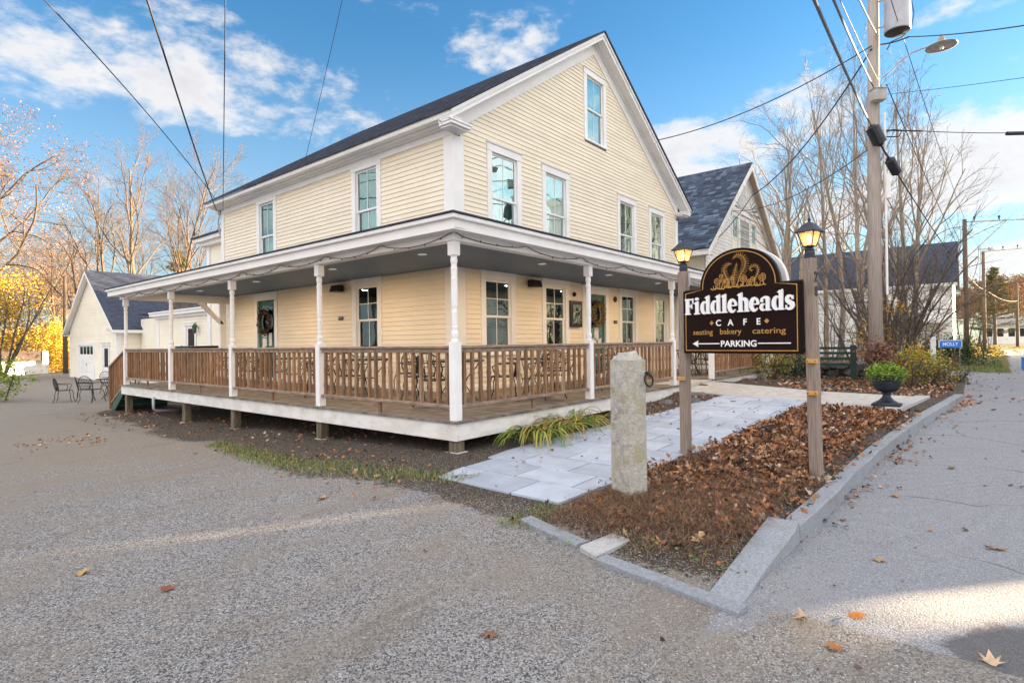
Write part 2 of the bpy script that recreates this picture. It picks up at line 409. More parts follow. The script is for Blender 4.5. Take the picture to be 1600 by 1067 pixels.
def vnoise(x, y, s, seed=0):
    """cheap smooth value noise"""
    x = np.asarray(x, float) * s; y = np.asarray(y, float) * s
    xi = np.floor(x).astype(np.int64); yi = np.floor(y).astype(np.int64); fx = x - xi; fy = y - yi
    fx = fx * fx * (3 - 2 * fx); fy = fy * fy * (3 - 2 * fy)
    def h(a, b):
        n = (a * 374761393 + b * 668265263 + seed * 974711) & 0xffffffff
        n = ((n ^ (n >> 13)) * 1274126177) & 0xffffffff
        return ((n ^ (n >> 16)) & 0xffff) / 65535.0
    return (h(xi, yi) * (1 - fx) + h(xi + 1, yi) * fx) * (1 - fy) + (h(xi, yi + 1) * (1 - fx) + h(xi + 1, yi + 1) * fx) * fy
def fbm(x, y, s, o=4, seed=0):
    r = 0; a = .5
    for i in range(o): r = r + a * vnoise(x, y, s * 2 ** i, seed + i); a *= .5
    return r / (1 - .5 ** o)
# edge of the paver path: (x, left y, right y)
PX = [-1.04, -.9, .66, 3.0, 5.0, 6.6, 7.7]; PL = [-.71, -.72, -.42, -.60, -.80, -1.0, -1.1]; PR = [-2.3, -2.35, -2.52, -2.72, -2.80, -2.86, -2.9]
def bed_amt(x, y):
    r = np.interp(x, [-2.1, -1.0, -.3, 6.6], [-2.5, -2.45, -2.50, -2.9])
    t = np.minimum(r - y, y - kerb_y(x) - .19)
    return sst(t, 0, .14) * sst(x, -1.8, -.9) * (1 - sst(x, 5.9, 6.6))
def H(x, y):
    """finished ground height"""
    z = G(x, y)
    road = sst(kerb_y(x) + .06 - y, -.01, .04)
    z = z - road * drop(x)
    z = z + bed_amt(x, y) * (.07 + .09 * (fbm(x, y, 2.2, 3, 5) - .5))
    soft = (1 - road)
    gr = np.where((x < -1.2), 1., 0.)
    z = z + .012 * (fbm(x, y, 1.3, 3, 9) - .5)
    return z
def Hs(x, y): return float(H(np.array([x]), np.array([y]))[0])
def at(px, dep):
    """ground point under image column px at a given distance"""
    v = CM.T @ np.array([(px - 800) / FPX, 0, 1.0]); p = CAMP + v * dep
    return (float(p[0]), float(p[1]), Hs(p[0], p[1]))
def at3(px, py, dep):
    v = CM.T @ np.array([(px - 800) / FPX, (533.5 - py) / FPX, 1.0]); return tuple(float(q) for q in CAMP + v * dep)

# ---- ground materials: colours mixed by the vertex mask 'Col' (r gravel, g dirt, b asphalt)
def ground_mat():
    m = bpy.data.materials.new('ground_mixed'); m.use_nodes = True
    t = NT(m.node_tree); t.n.clear()
    out = t.new('ShaderNodeOutputMaterial'); p = t.new('ShaderNodeBsdfPrincipled'); t.l.new(p.outputs[0], out.inputs[0])
    g = t.new('ShaderNodeNewGeometry'); v = g.outputs['Position']
    a = t.new('ShaderNodeAttribute', attribute_name='Col'); s = t.new('ShaderNodeSeparateColor'); t.l.new(a.outputs['Color'], s.inputs[0])
    vo = t.new('ShaderNodeTexVoronoi'); t.l.new(v, vo.inputs['Vector']); vo.inputs['Scale'].default_value = 95
    vo2 = t.new('ShaderNodeTexVoronoi'); t.l.new(v, vo2.inputs['Vector']); vo2.inputs['Scale'].default_value = 165
    sc = t.new('ShaderNodeSeparateColor'); t.l.new(vo.outputs['Color'], sc.inputs[0])
    sc2 = t.new('ShaderNodeSeparateColor'); t.l.new(vo2.outputs['Color'], sc2.inputs[0])
    big = t.noise(v, .55, 5, .6); mid = t.noise(v, 3.0, 5, .6); fine = t.noise(v, 60, 3, .6)
    gcol = t.mix(t.ramp(sc.outputs[0], .1, .95), (.06, .066, .08, 1), (.42, .425, .435, 1))
    gcol = t.mix(t.ramp(sc2.outputs[1], .6, 1.0), gcol, (.33, .29, .255, 1))
    gcol = t.mix(t.ramp(sc2.outputs[0], .90, .97), gcol, (.56, .56, .56, 1))
    fines = t.mix(fine, (.245, .21, .172, 1), (.335, .295, .25, 1))
    sxy = t.new('ShaderNodeSeparateXYZ'); t.l.new(v, sxy.inputs[0])
    trk = t.new('ShaderNodeMapping'); t.l.new(v, trk.inputs[0]); trk.inputs['Rotation'].default_value = (0, 0, math.radians(-75)); trk.inputs['Scale'].default_value = (.35, 1.9, 1)
    tn = t.noise(trk.outputs[0], .9, 5, .6)
    packed = t.ramp(t.math('ADD', t.math('ADD', t.math('MULTIPLY', big, .5), t.math('MULTIPLY', tn, .5)), t.math('ADD', t.math('MULTIPLY', mid, .35), t.ramp(sxy.outputs[1], .5, 6, 0, .16))), .56, .86)
    gcol = t.mix(t.math('MULTIPLY', packed, .85), gcol, fines)
    gcol = t.mix(t.math('MULTIPLY', t.ramp(t.noise(trk.outputs[0], 1.7, 5, .65), .54, .72), .5), gcol, (.185, .155, .13, 1))
    acol = t.mix(t.ramp(sc2.outputs[2], .15, .95), (.185, .195, .22, 1), (.395, .405, .43, 1))
    acol = t.mix(t.ramp(mid, .5, .8), acol, (.29, .29, .31, 1))
    # thin wandering cracks in the asphalt
    cn = t.new('ShaderNodeTexNoise'); t.l.new(v, cn.inputs['Vector']); cn.inputs['Scale'].default_value = 1.6; cn.inputs['Detail'].default_value = 5
    cv = t.new('ShaderNodeVectorMath', operation='MULTIPLY_ADD'); t.l.new(cn.outputs['Color'], cv.inputs[0]); cv.inputs[1].default_value = (.55, .55, .55); t.l.new(v, cv.inputs[2])
    vc = t.new('ShaderNodeTexVoronoi', feature='DISTANCE_TO_EDGE'); t.l.new(cv.outputs[0], vc.inputs['Vector']); vc.inputs['Scale'].default_value = .42
    crack = t.math('MULTIPLY', t.ramp(vc.outputs['Distance'], .0025, .0075, 1, 0), t.ramp(t.noise(v, .7, 2), .45, .55))
    acol = t.mix(t.math('MULTIPLY', crack, .7), acol, (.09, .085, .08, 1))
    acol = t.mix(t.math('MULTIPLY', t.ramp(t.noise(v, 1.1, 6, .65), .56, .76), .5), acol, (.22, .215, .21, 1))
    # the dark seal-coat patch at the near edge
    sx = t.new('ShaderNodeSeparateXYZ'); t.l.new(v, sx.inputs[0])
    dx = t.math('SUBTRACT', sx.outputs[0], -2.05); dy = t.math('SUBTRACT', sx.outputs[1], -5.62)
    dd = t.math('SQRT', t.math('ADD', t.math('MULTIPLY', dx, t.math('MULTIPLY', dx, .55)), t.math('MULTIPLY', dy, t.math('MULTIPLY', dy, 2.3))))
    dd = t.math('ADD', dd, t.math('MULTIPLY', t.math('SUBTRACT', t.noise(v, 2.3, 5, .6), .5), .9))
    pat = t.ramp(dd, .56, .64, 1, 0)
    acol = t.mix(t.math('MULTIPLY', pat, .75), acol, (.10, .095, .095, 1))
    dcol = t.mix(fine, (.042, .031, .023, 1), (.105, .082, .063, 1))
    dcol = t.mix(t.ramp(sc.outputs[1], .75, .95), dcol, (.30, .27, .24, 1))
    lcol = t.mix(fine, (.07, .085, .03, 1), (.20, .17, .06, 1))
    far = t.math('SUBTRACT', 1.0, t.math('ADD', s.outputs[0], t.math('ADD', s.outputs[1], s.outputs[2])), clamp=True)
    edge = t.math('ADD', t.math('MULTIPLY', t.math('SUBTRACT', t.noise(v, 14, 5, .75), .5), 1.6), t.math('MULTIPLY', t.math('SUBTRACT', t.noise(v, 2.5, 4, .6), .5), .8))
    c = t.mix(t.ramp(t.math('ADD', s.outputs[2], edge), .35, .65), gcol, acol)
    c = t.mix(t.ramp(t.math('ADD', s.outputs[1], edge), .35, .65), c, dcol)
    c = t.mix(t.ramp(t.math('ADD', far, edge), .35, .65), c, lcol)
    t.l.new(c, p.inputs['Base Color']); p.inputs['Roughness'].default_value = .9; p.inputs['Specular IOR Level'].default_value = .25
    b = t.new('ShaderNodeBump'); b.inputs['Strength'].default_value = .9; b.inputs['Distance'].default_value = .016
    h = t.math('ADD', t.math('MULTIPLY', vo.outputs['Distance'], -.9), t.math('MULTIPLY', t.noise(v, 130, 4, .7), .6))
    h = t.math('MULTIPLY', h, t.ramp(s.outputs[2], .3, .8, 1.0, .55))
    t.l.new(h, b.inputs['Height']); t.l.new(b.outputs[0], p.inputs['Normal'])
    return m
M['ground'] = ground_mat()
def gax(lo, a, b, hi, st):
    f = np.arange(a, b, st)
    def grow(d):
        r = []; s = st; x = 0
        while x < d: s *= 1.16; x += s; r.append(x)
        return np.array(r)
    return np.concatenate([(a - grow(a - lo))[::-1], f, b + grow(hi - b)])
gx = gax(-420, -6.2, 12.5, 500, .055); gy = gax(-420, -6.6, 14.5, 500, .055)
XX, YY = np.meshgrid(gx, gy)
ZZ = H(XX.ravel(), YY.ravel()).reshape(XX.shape)
ky = kerb_y(XX); wob = (fbm(XX, YY, 1.1, 4, 21) - .5)
asp = sst(ky - YY + .05, 0, .02) * sst(XX + .9 * (YY + 4.3) + wob * 1.2, -2.9, -1.9) * (1 - 0 * XX)
asp = np.where(XX > -1.9, np.where(YY < ky, 1., 0.), asp * (YY < -4.2))
street = 1 - sst(np.abs(YY + 9.5 + .02 * XX), 0, .01)
inw = (YY < kerb_y(XX) + .02) & (YY > -16)
asp = np.maximum(asp, (inw & (XX > -1.9)) * 1.)
asp = np.maximum(asp, ((XX > 19.3) & (XX < 22.8) & (YY > -5.6) & (YY < 2)) * 1.)
asp = np.where((XX > 75) , asp * .0, asp)
# dirt: bed, strip round the porch, under the house
edge_x = np.interp(YY, [-.75, -.3, 1.6, 3.0, 5.9, 9.0, 13.3, 15.2], [-.85, -1.65, -1.9, -1.6, -1.42, -1.0, -.7, .4])
d1 = sst(XX - edge_x + wob * .7, -.30, .45) * (YY > -1.3) * (1 - sst(YY, 15.0, 15.6)) * (XX < 16)
d2 = ((YY > ky) & (XX > -2.1) & (YY < -.3) & (XX < 15)) * sst(XX + .0 + wob * .6, -1.95, -1.3)
d3 = ((XX > 11) & (XX < 19) & (YY > ky) & (YY < 8)) * 1.
dirt = np.clip(np.maximum(np.maximum(d1, d2), d3), 0, 1) * (1 - asp)
lawn = np.zeros_like(XX)
lawn = np.where(((XX > 15.5) & (YY > ky)) & ~((XX > 19.3) & (XX < 22.8) & (YY < 2)) & (dirt < .5), 1., lawn)
lawn = np.where((YY > 46) | (XX < -60) | (XX > 8) & (YY > 20) | (YY < -16) | (XX > 75), 1., lawn)
dirt = dirt * (1 - (lawn > .5))
asp = asp * (1 - (lawn > .5))
grav = np.clip(1 - dirt - asp - lawn, 0, 1)
mask = np.stack([grav, dirt, asp], -1).reshape(-1, 3)
ny, nx = XX.shape
idx = np.arange(nx * ny).reshape(ny, nx)
Fq = np.stack([idx[:-1, :-1], idx[:-1, 1:], idx[1:, 1:], idx[1:, :-1]], -1).reshape(-1, 4)
fcx = (XX[:-1, :-1] + XX[1:, 1:]).ravel() / 2; fcy = (YY[:-1, :-1] + YY[1:, 1:]).ravel() / 2
mk = mask[Fq].mean(1)
zone = np.where(mk[:, 2] > .5, 1, np.where(mk[:, 1] > .5, 2, np.where(mk.sum(1) < .5, 3, 0)))
zone = np.where((zone == 2) & (fcy < -2) & (fcx < 6.8), 4, zone)
P3 = np.stack([XX.ravel(), YY.ravel(), ZZ.ravel()], -1)
for zi, nm in ((0, 'gravel_driveway'), (1, 'sidewalk'), (2, 'soil_strip'), (3, 'lawn'), (4, 'planting_bed')):
    fz = Fq[zone == zi]
    u, inv = np.unique(fz, return_inverse=True)
    o = np_mesh(nm, P3[u], inv.reshape(-1, 4), 'ground', col=mask[u], smooth=True)
    tag(o, kind='structure')
# ================================================================== main house
WX, WY = 2.97, 2.97          # wall planes of the side and the front
HX1, HY1 = 14.35, 13.75
APX, APZ = 8.62, 9.72        # ridge
EZ = 5.68                    # eave height at the drip edge
FS = ((WX, 0, 0), (0, 1, 0), (-1, 0, 0))      # side wall frame: u = Y, outwards -X
FF = ((0, WY, 0), (1, 0, 0), (0, -1, 0))      # front wall frame: u = X, outwards -Y
house = thing('cafe_house', 'large two storey cream clapboard house with white trim and wraparound porch', 'house', (WX, WY, -.4))
def window(root, F, uc, w, z0, z1, style='u', cas=.155, glass='glassu', blind=None, head=.17, sill=True, floor_cut=False):
    """casing > sashes, panes, muntins, blind.  w,z0,z1: clear opening"""
    mb = MB(); a, b = uc - w / 2, uc + w / 2
    mb.fb(F, a - cas, a, -.06, .042, z0, z1); mb.fb(F, b, b + cas, -.06, .042, z0, z1)
    mb.fb(F, a - cas - .012, b + cas + .012, -.06, .05, z1, z1 + head)
    if head > .12: mb.fb(F, a - cas - .03, b + cas + .03, -.002, .075, z1 + head, z1 + head + .025)
    if sill: mb.fb(F, a - cas - .015, b + cas + .015, -.06, .065, z0 - .055, z0)
    wnd = mb.build('window', 'white', root, bevel=.004)
    zm = z0 + (z1 - z0) * .5; f = .048
    for k_, (q0, q1, n) in enumerate(((zm - .02, z1, -.012), (z0, zm + .02, -.04))):
        s = MB(); s.fb(F, a, a + f, n - .03, n, q0, q1); s.fb(F, b - f, b, n - .03, n, q0, q1)
        s.fb(F, a + f, b - f, n - .03, n - .001, q0, q0 + f * .95); s.fb(F, a + f, b - f, n - .03, n - .001, q1 - f, q1)
        s.build('sash', 'white', wnd)
        p = MB(); p.fb(F, a + f - .005, b - f + .005, n - .018, n - .014, q0 + .03, q1 - .03); p.build('pane', glass, wnd)
        m_ = MB(); m_.fb(F, uc - .009, uc + .009, n - .026, n - .006, q0 + f * .9, q1 - f * .95)
        if style == 'x' and k_ == 0: m_.fb(F, a + f, b - f, n - .025, n - .007, (q0 + q1) / 2 - .009, (q0 + q1) / 2 + .009)
        m_.build('muntin', 'white', wnd)
    if blind:
        c_ = MB(); u0, u1, v0, v1 = blind[1] if len(blind) > 1 else (0, 1, 0, 1)
        n_ = 14; ua = a + (b - a) * u0; ub = a + (b - a) * u1
        for i in range(n_):     # a softly pleated cloth
            t0, t1 = i / n_, (i + 1) / n_; d = .012 if i % 2 else -.012
            O, U, N = [np.array(q, float) for q in F]
            q = [O + U * (ua + (ub - ua) * t) + N * (-.16 + s_ * d) + np.array([0, 0, z]) for t, s_, z in ((t0, -1, z0 + (z1 - z0) * v0), (t1, 1, z0 + (z1 - z0) * v0), (t1, 1, z0 + (z1 - z0) * v1), (t0, -1, z0 + (z1 - z0) * v1))]
            c_.add(q, [(0, 1, 2, 3)])
        c_.build('curtain', blind[0], wnd)
    return wnd
# openings: (u centre, clear width, z0, z1)
op_side_up = [(5.93, .84, 3.30, 5.26), (10.78, .84, 3.30, 5.26)]
op_side_lo = [(5.96, .84, .80, 2.44)]
op_front_up = [(4.60, .90, 3.30, 5.31), (6.66, .90, 3.30, 5.31), (10.50, .90, 3.30, 5.31), (12.64, .90, 3.30, 5.31)]
op_gable = [(8.68, .90, 6.70, 8.50)]
op_front_lo = [(4.33, .88, .80, 2.44), (6.58, .88, .80, 2.44), (10.52, .88, .80, 2.44), (12.84, .88, .80, 2.44)]
for o_ in op_side_up: window(house, FS, *o_, style='v', head=.099, blind=('blindw', (0, 1, 0, .5)))
blinds = [('blind',), ('blind', (.35, 1, 0, 1)), ('blind', (0, 1, 0, 1)), ('blindw', (0, 1, .1, 1))]
for o_, bl in zip(op_front_up, blinds): window(house, FF, *o_, style='v', blind=bl)
window(house, FF, *op_gable[0], style='v', blind=('blindw', (0, 1, .62, 1)))
for o_ in op_side_lo: window(house, FS, *o_, style='x', glass='glass')
for o_ in op_front_lo: window(house, FF, *o_, style='x', glass='glass')
# doors
def door(root, F, uc, w, z0, z1, m, cas=.16, head=.2, glass=True, n=0.0, name='door', small=False):
    a, b = uc - w / 2, uc + w / 2
    mb = MB(); mb.fb(F, a, b, n - .05, n - .012, z0, z1)
    d = mb.build(name, m, root, bevel=.003)
    c_ = MB(); c_.fb(F, a - cas, a, n - .06, n + .045, z0, z1); c_.fb(F, b, b + cas, n - .06, n + .045, z0, z1)
    c_.fb(F, a - cas - .02, b + cas + .02, n - .06, n + .055, z1, z1 + head); c_.fb(F, a - cas - .04, b + cas + .04, n, n + .085, z1 + head, z1 + head + .03)
    c_.build('door_frame', 'white', d, bevel=.004)
    r = MB()
    for x0, x1, y0, y1 in ((.10, .9, .06, .09), (.10, .9, .36, .39)):
        r.fb(F, a + w * x0, a + w * x1, n - .011, n - .002, z0 + (z1 - z0) * y0, z0 + (z1 - z0) * y1)
    for x0, x1 in ((.08, .12), (.88, .92), (.48, .52)): r.fb(F, a + w * x0, a + w * x1, n - .0125, n - .001, z0 + (z1 - z0) * .05, z0 + (z1 - z0) * .40)
    r.build('door_moulding', m, d)
    if glass:
        g_ = MB(); g_.fb(F, a + w * .16, b - w * .16, n - .011, n - .006, z0 + (z1 - z0) * .46, z0 + (z1 - z0) * .93); g_.build('pane', 'glass' if not small else 'dark', d)
    h = MB(); O, U, N = [np.array(q, float) for q in F]
    p = O + U * (b - .07) + N * n + np.array([0, 0, z0 + 1.0])
    h.tube([p, p + N * .05, p + N * .055 - U * .09], .012, 6); h.build('door_handle', 'galv', d)
    return d
door(house, FF, 8.56, 1.06, .01, 2.36, 'green', cas=.17)
door(house, FS, 10.87, 1.02, .01, 2.38, 'green', cas=.16)
# corner boards, frieze, water table
def trim(root, name, F, *boxes, m='white', bevel=.004):
    mb = MB()
    for b in boxes: mb.fb(F, *b)
    return mb.build(name, m, root, bevel=bevel)
CBW = .27
trim(house, 'corner_board', FS, (WY - .02, WY + CBW - .02, -.02, .045, -.02, 5.36))
trim(house, 'corner_board', FF, (WX - .0449, WX + CBW, -.02, .045, -.02, 5.36))
trim(house, 'corner_board', FS, (HY1 - .2, HY1, -.02, .045, -.4, 5.36))
trim(house, 'corner_board', FF, (HX1 - .22, HX1, -.02, .045, -.02, 5.36))
trim(house, 'frieze_board', FS, (WY - .05, HY1, -.02, .05, 5.36, 5.62))
trim(house, 'water_table', FS, (WY - .05, HY1, -.02, .06, -.05, .10))
trim(house, 'water_table', FF, (WX - .05, HX1, -.02, .0605, -.05, .10))
# cornice along the side eave
mb = MB(); mb.fb(FS, 2.63, HY1 + .25, .05, .42, 5.56, 5.585); mb.fb(FS, 2.62, HY1 + .25, .385, .425, 5.585, 5.68); mb.fb(FS, 2.64, HY1 + .25, .05, .14, 5.50, 5.56); mb.fb(FS, 2.64, HY1 + .25, .14, .26, 5.53, 5.559)
mb.build('eave_cornice', 'white', house, bevel=.006)
# rake trims on the gable, both slopes
sl = (APZ - EZ) / (APX - 2.55); sr = (APZ - 5.80) / (14.78 - APX)
def zrake(x): return EZ + (x - 2.55) * sl if x <= APX else APZ - (x - APX) * sr
for side in (0, 1):
    xa, xb = (2.55, APX) if side == 0 else (14.78, APX)
    za = zrake(xa); zb = APZ
    def band(name, n0, n1, top, bot, m='white', xs=xa):
        mb = MB(); z_s = zrake(xs)
        poly = [(xs, z_s - bot), (xb, zb - bot), (xb, zb - top), (xs, z_s - top)]
        if side: poly = poly[::-1]
        mb.prism(poly, n0, n1, FF); return mb.build(name, m, house)
    band('rake_board', .31, .35, .012, .19)
    band('rake_crown', .351, .385, .010, .085)
    band('rake_soffit', .046, .31, .13, .155)
    band('rake_frieze', -.01, .045, .155, .52, xs=xa + (.42 if side == 0 else -.43))
    band('rake_moulding', .0455, .10, .156, .22)
    # cornice return
    mb = MB(); s_ = 1 if side == 0 else -1; x0 = xa; x1 = xa + s_ * .62
    mb.box(x0, WY - .38, za - .20, x1, WY - .0, za - .16); mb.box(x0 + s_ * .02, WY - .36, za - .26, x1 - s_ * .02, WY - .0, za - .2); mb.box(x0 + s_ * .06, WY - .30, za - .30, x1 - s_ * .06, WY, za - .26)
    mb.build('cornice_return', 'white', house, bevel=.005)
# roof slabs
for side in (0, 1):
    xe = 2.50 if side == 0 else 14.83
    ze = zrake(2.55) - .02 if side == 0 else zrake(14.78) - .02
    mb = MB(); y0, y1 = WY - .42, HY1 + .32
    P = [(xe, y0, ze), (xe, y1, ze), (APX, y1, APZ), (APX, y0, APZ)]
    Q = [(x, y, z + .035) for x, y, z in P]
    mb.hexa(P + Q if side == 0 else P[::-1] + Q[::-1])
    mb.build('roof', 'roof', house)
    # shingle courses
    mb = MB(); L = 34
    for i in range(L):
        t0 = i / L; t1 = (i + 1.15) / L
        xx0 = xe + (APX - xe) * t0; zz0 = ze + (APZ - ze) * t0 + .036; xx1 = xe + (APX - xe) * min(1, t1); zz1 = ze + (APZ - ze) * min(1, t1) + .036
        Pq = [(xx0, y0, zz0), (xx0, y1, zz0), (xx1, y1, zz1), (xx1, y0, zz1), (xx0, y0, zz0 + .016), (xx0, y1, zz0 + .016), (xx1, y1, zz1 + .003), (xx1, y0, zz1 + .003)]
        mb.hexa(Pq if side == 0 else [Pq[j] for j in (3, 2, 1, 0, 7, 6, 5, 4)])
    tag(mb.build('shingle_courses', 'roof', house), kind='stuff')
# closing walls that keep the inside dark
mb = MB(); mb.box(HX1 - .02, WY + .05, -.4, HX1, HY1, 5.8); mb.box(WX + .05, HY1 - .02, -.4, HX1 - .03, HY1, 5.9)
mb.add([(WX + .02, HY1 - .01, 5.9), (HX1 - .02, HY1 - .01, 5.9), (APX, HY1 - .01, APZ - .1)], [(0, 1, 2)])
mb.build('rear_walls', 'cream', house)
mb = MB(); mb.box(WX + .1, WY + .1, -.06, HX1 - .1, HY1 - .1, -.03); mb.box(WX + .1, WY + .1, 2.9, HX1 - .1, HY1 - .1, 2.95); mb.box(WX + .1, WY + .1, 5.7, HX1 - .1, HY1 - .1, 5.75); mb.box(WX + .1, 7.3, 0, HX1 - .1, 7.35, 5.6)
mb.box(7.5, WY + .1, .0, 7.55, 7.2, 5.6)
mb.build('inner_floor', 'dark', house)
# clapboards: one object per board, the largest in view; the rest joined
EXPO = .105
bd = MB()   # unit board along +u: local x = u (0..1), y = outward (-y is outwards), z up
bd.add([(0, 0, 0), (1, 0, 0), (1, -.024, 0), (0, -.024, 0), (0, 0, EXPO + .02), (1, 0, EXPO + .02), (1, -.004, EXPO + .02), (0, -.004, EXPO + .02)],
       [(0, 1, 2, 3), (4, 7, 6, 5), (3, 2, 6, 7), (0, 4, 5, 1), (1, 5, 6, 2), (0, 3, 7, 4)])
def rows(F, u0, u1, z0, z1, ops, u_at=None):
    out = []; z = z0
    while z < z1 - .01:
        a, b = (u0, u1) if u_at is None else u_at(z + EXPO / 2)
        if b - a < .15: z += EXPO; continue
        cuts = []
        for uc, w, q0, q1, cs, hd in ops:
            if z + EXPO * .6 > q0 - .05 and z + .02 < q1 + hd: cuts.append((uc - w / 2 - cs + .03, uc + w / 2 + cs - .03))
        cuts.sort(); c0 = a
        for p, q in cuts:
            if p > c0 + .02: out.append((F, c0, p, z))
            c0 = max(c0, q)
        if b > c0 + .02: out.append((F, c0, b, z))
        z += EXPO
    return out
def butt(out):
    r = []
    for F, a, c_, z in out:
        while c_ - a > 3.4:
            m_ = a + random.uniform(1.6, 3.2); r.append((F, a, m_ - .003, z)); a = m_
        r.append((F, a, c_, z))
    return r
oc = lambda L, hd=.17: [(*o, .155, hd) for o in L]
B_ = []
B_ += rows(FS, WY + .2, HY1 - .1, 3.02, 5.40, oc(op_side_up))
B_ += rows(FF, WX + .2, HX1 - .1, 3.02, 5.44, oc(op_front_up))
def gspan(z):
    return (2.55 + (z + .40 - EZ) / sl + .0, APX + (APZ - z - .40) / sr)
B_ += rows(FF, 0, 0, 5.4 + .035, 9.3, oc(op_front_up) + oc(op_gable), lambda z: (max(WX + .05, gspan(z)[0]), min(HX1 - .05, gspan(z)[1])))
B_ += rows(FS, WY + .2, HY1 - .1, .08, 2.66, oc(op_side_lo) + [(10.87, 1.02, 0, 2.38, .16, .2)])
B_ += rows(FF, WX + .2, HX1 - .1, .08, 2.66, oc(op_front_lo) + [(8.56, 1.06, 0, 2.36, .17, .2)])
B_ = butt(B_)
def bsize(b):
    F, a, c_, z = b; O, U, N = F
    pa = np.array(O) + np.array(U) * a - CAMP; pb = np.array(O) + np.array(U) * c_ - CAMP
    A = CM @ pa; Bq = CM @ pb; d = (A[2] + Bq[2]) / 2
    lo = -.5 if (.9 > z) else 0
    return abs(A[0] / A[2] - Bq[0] / Bq[2]) * 1.0 / d + lo
order = sorted(range(len(B_)), key=lambda i: -bsize(B_[i]))
first = bd.build('clapboard', 'cream', None)
me_board = first.data; bpy.data.objects.remove(first)
rest = MB(); cnt = 0
for i in order:
    F, a, c_, z = B_[i]
    ang = 0 if F is FF else math.pi / 2
    if cnt < 300:
        cnt += 1
        o = bpy.data.objects.new('clapboard', me_board); COL.objects.link(o); o.parent = house; ORG[o.name] = ORG[house.name]
        if F is FF: o.location = (a - WX, 0, z + .4); o.scale = (c_ - a, 1, 1)
        else: o.location = (0, c_ - WY, z + .4); o.rotation_euler = (0, 0, -math.pi / 2); o.scale = (c_ - a, 1, 1)
    else:
        O, U, N = [np.array(q, float) for q in F]
        P = [O + U * u + N * n + np.array([0, 0, zz]) for u, n, zz in ((a, 0, z), (c_, 0, z), (c_, .024, z), (a, .024, z), (a, 0, z + EXPO + .02), (c_, 0, z + EXPO + .02), (c_, .004, z + EXPO + .02), (a, .004, z + EXPO + .02))]
        rest.hexa(P)
tag(rest.build('clapboards', 'cream', house), kind='stuff')
# rear ell seen past the corner
mb = MB(); mb.box(4.0, HY1, -.8, 12, 17.35, 5.0); mb.build('rear_ell', 'creamL', house)
mb = MB(); mb.box(3.95, 17.15, -.8, 4.2, 17.4, 5.0); mb.box(3.62, HY1 + .01, 5.0, 12.2, 17.75, 5.14); mb.box(3.78, HY1 + .01, 4.86, 12.2, 17.6, 5.0); mb.build('ell_trim', 'white', house)
mb = MB(); mb.box(3.55, HY1 + .02, 5.14, 12.3, 17.85, 5.19); mb.build('ell_roof', 'roof', house)

# ================================================================== porch
PY = [0, 3.24, 6.49, 9.75, 13.03]; PXF = [0, 3.38, 7.0, 9.46, 14.1]
PEY, PEX = 13.16, 14.42
porch = thing('porch', 'wraparound porch with turned white posts and brown baluster railing', 'porch', (0, 0, -.42))
# deck boards
dk = MB(); dk.box(0, -.066, -.032, 1, .066, 0); d0 = dk.build('deck_board', 'deck', None); dme = d0.data; bpy.data.objects.remove(d0)
def deck_board(x, y, ln, rz, z=0.0):
    o = bpy.data.objects.new('deck_board', dme); COL.objects.link(o); o.parent = porch; o.location = (x, y, z + .42); o.rotation_euler = (0, 0, rz); o.scale = (ln, 1, 1)
y = 3.05
while y < PEY:
    deck_board(-.125 + random.uniform(-.006, .006), y, 3.05, 0, random.uniform(-.001, .001)); y += .138
x = -.055
while x < 7.15:
    deck_board(x, -.125 + random.uniform(-.006, .006), 3.1, math.pi / 2, random.uniform(-.001, .001)); x += .138
while x < PEX:
    yy0 = -.125 if x > 9.35 else .75
    deck_board(x, yy0, 2.975 - yy0, math.pi / 2, 0); x += .138
mb = MB(); mb.box(-.095, -.095, -.26, -.055, PEY, -.034); mb.build('skirt_board', 'skirt', porch, bevel=.004)
mb = MB(); mb.box(-.055, -.095, -.26, 7.12, -.055, -.034); mb.build('skirt_board', 'skirt', porch, bevel=.004)
mb = MB(); mb.box(9.36, -.095, -.30, PEX, -.055, -.034); mb.box(PEX - .04, -.055, -.30, PEX, 2.9, -.034); mb.build('skirt_board', 'skirt', porch, bevel=.004)
mb = MB(); mb.box(-.05, PEY - .04, -.26, 2.9, PEY, -.034); mb.build('skirt_board', 'skirt', porch)
for i in range(6):
    mb = MB(); 
    if i < 3: mb.box(.3 + i * 1.0, 0, -.20, .34 + i * 1.0, PEY - .06, -.035)
    else: mb.box(1, .3 + (i - 3), -.20, 7.0, .34 + (i - 3), -.036)
    mb.build('joist', 'pier', porch)
mb = MB(); mb.box(7.13, 0.72, -.26, 9.35, .76, -.03); mb.build('threshold_board', 'deck', porch)
mb = MB(); mb.box(7.2, -.06, -.16, 9.3, .71, -.012); mb.build('entry_landing', 'conc', porch)
for yy in (.02, 3.24, 6.45, 8.95, 12.95):
    mb = MB(); zz = Hs(.05, yy)
    mb.box(-.045, yy - .07, zz - .25, .105, yy + .08, -.262 if yy > .1 else -.262); mb.build('pier', 'pier', porch, bevel=.006)
    mb = MB(); mb.box(-.09, yy - .13, zz - .25, .16, yy + .14, zz + .008); mb.build('pier_footing', 'conc', porch, bevel=.03)
for yy in (3.24, 6.45, 9.6, 12.9):
    mb = MB(); mb.box(2.7, yy - .07, Hs(2.8, yy) - .2, 2.84, yy + .07, -.21); mb.build('pier', 'pier', porch)
mb = MB(); mb.tube([(-.13, 10.6, -.22), (-.13, 10.6, -.50), (-.08, 10.6, -.56), (.4, 10.45, -.58)], .035, 8); mb.build('drain_pipe', 'galv', porch, smooth=True)
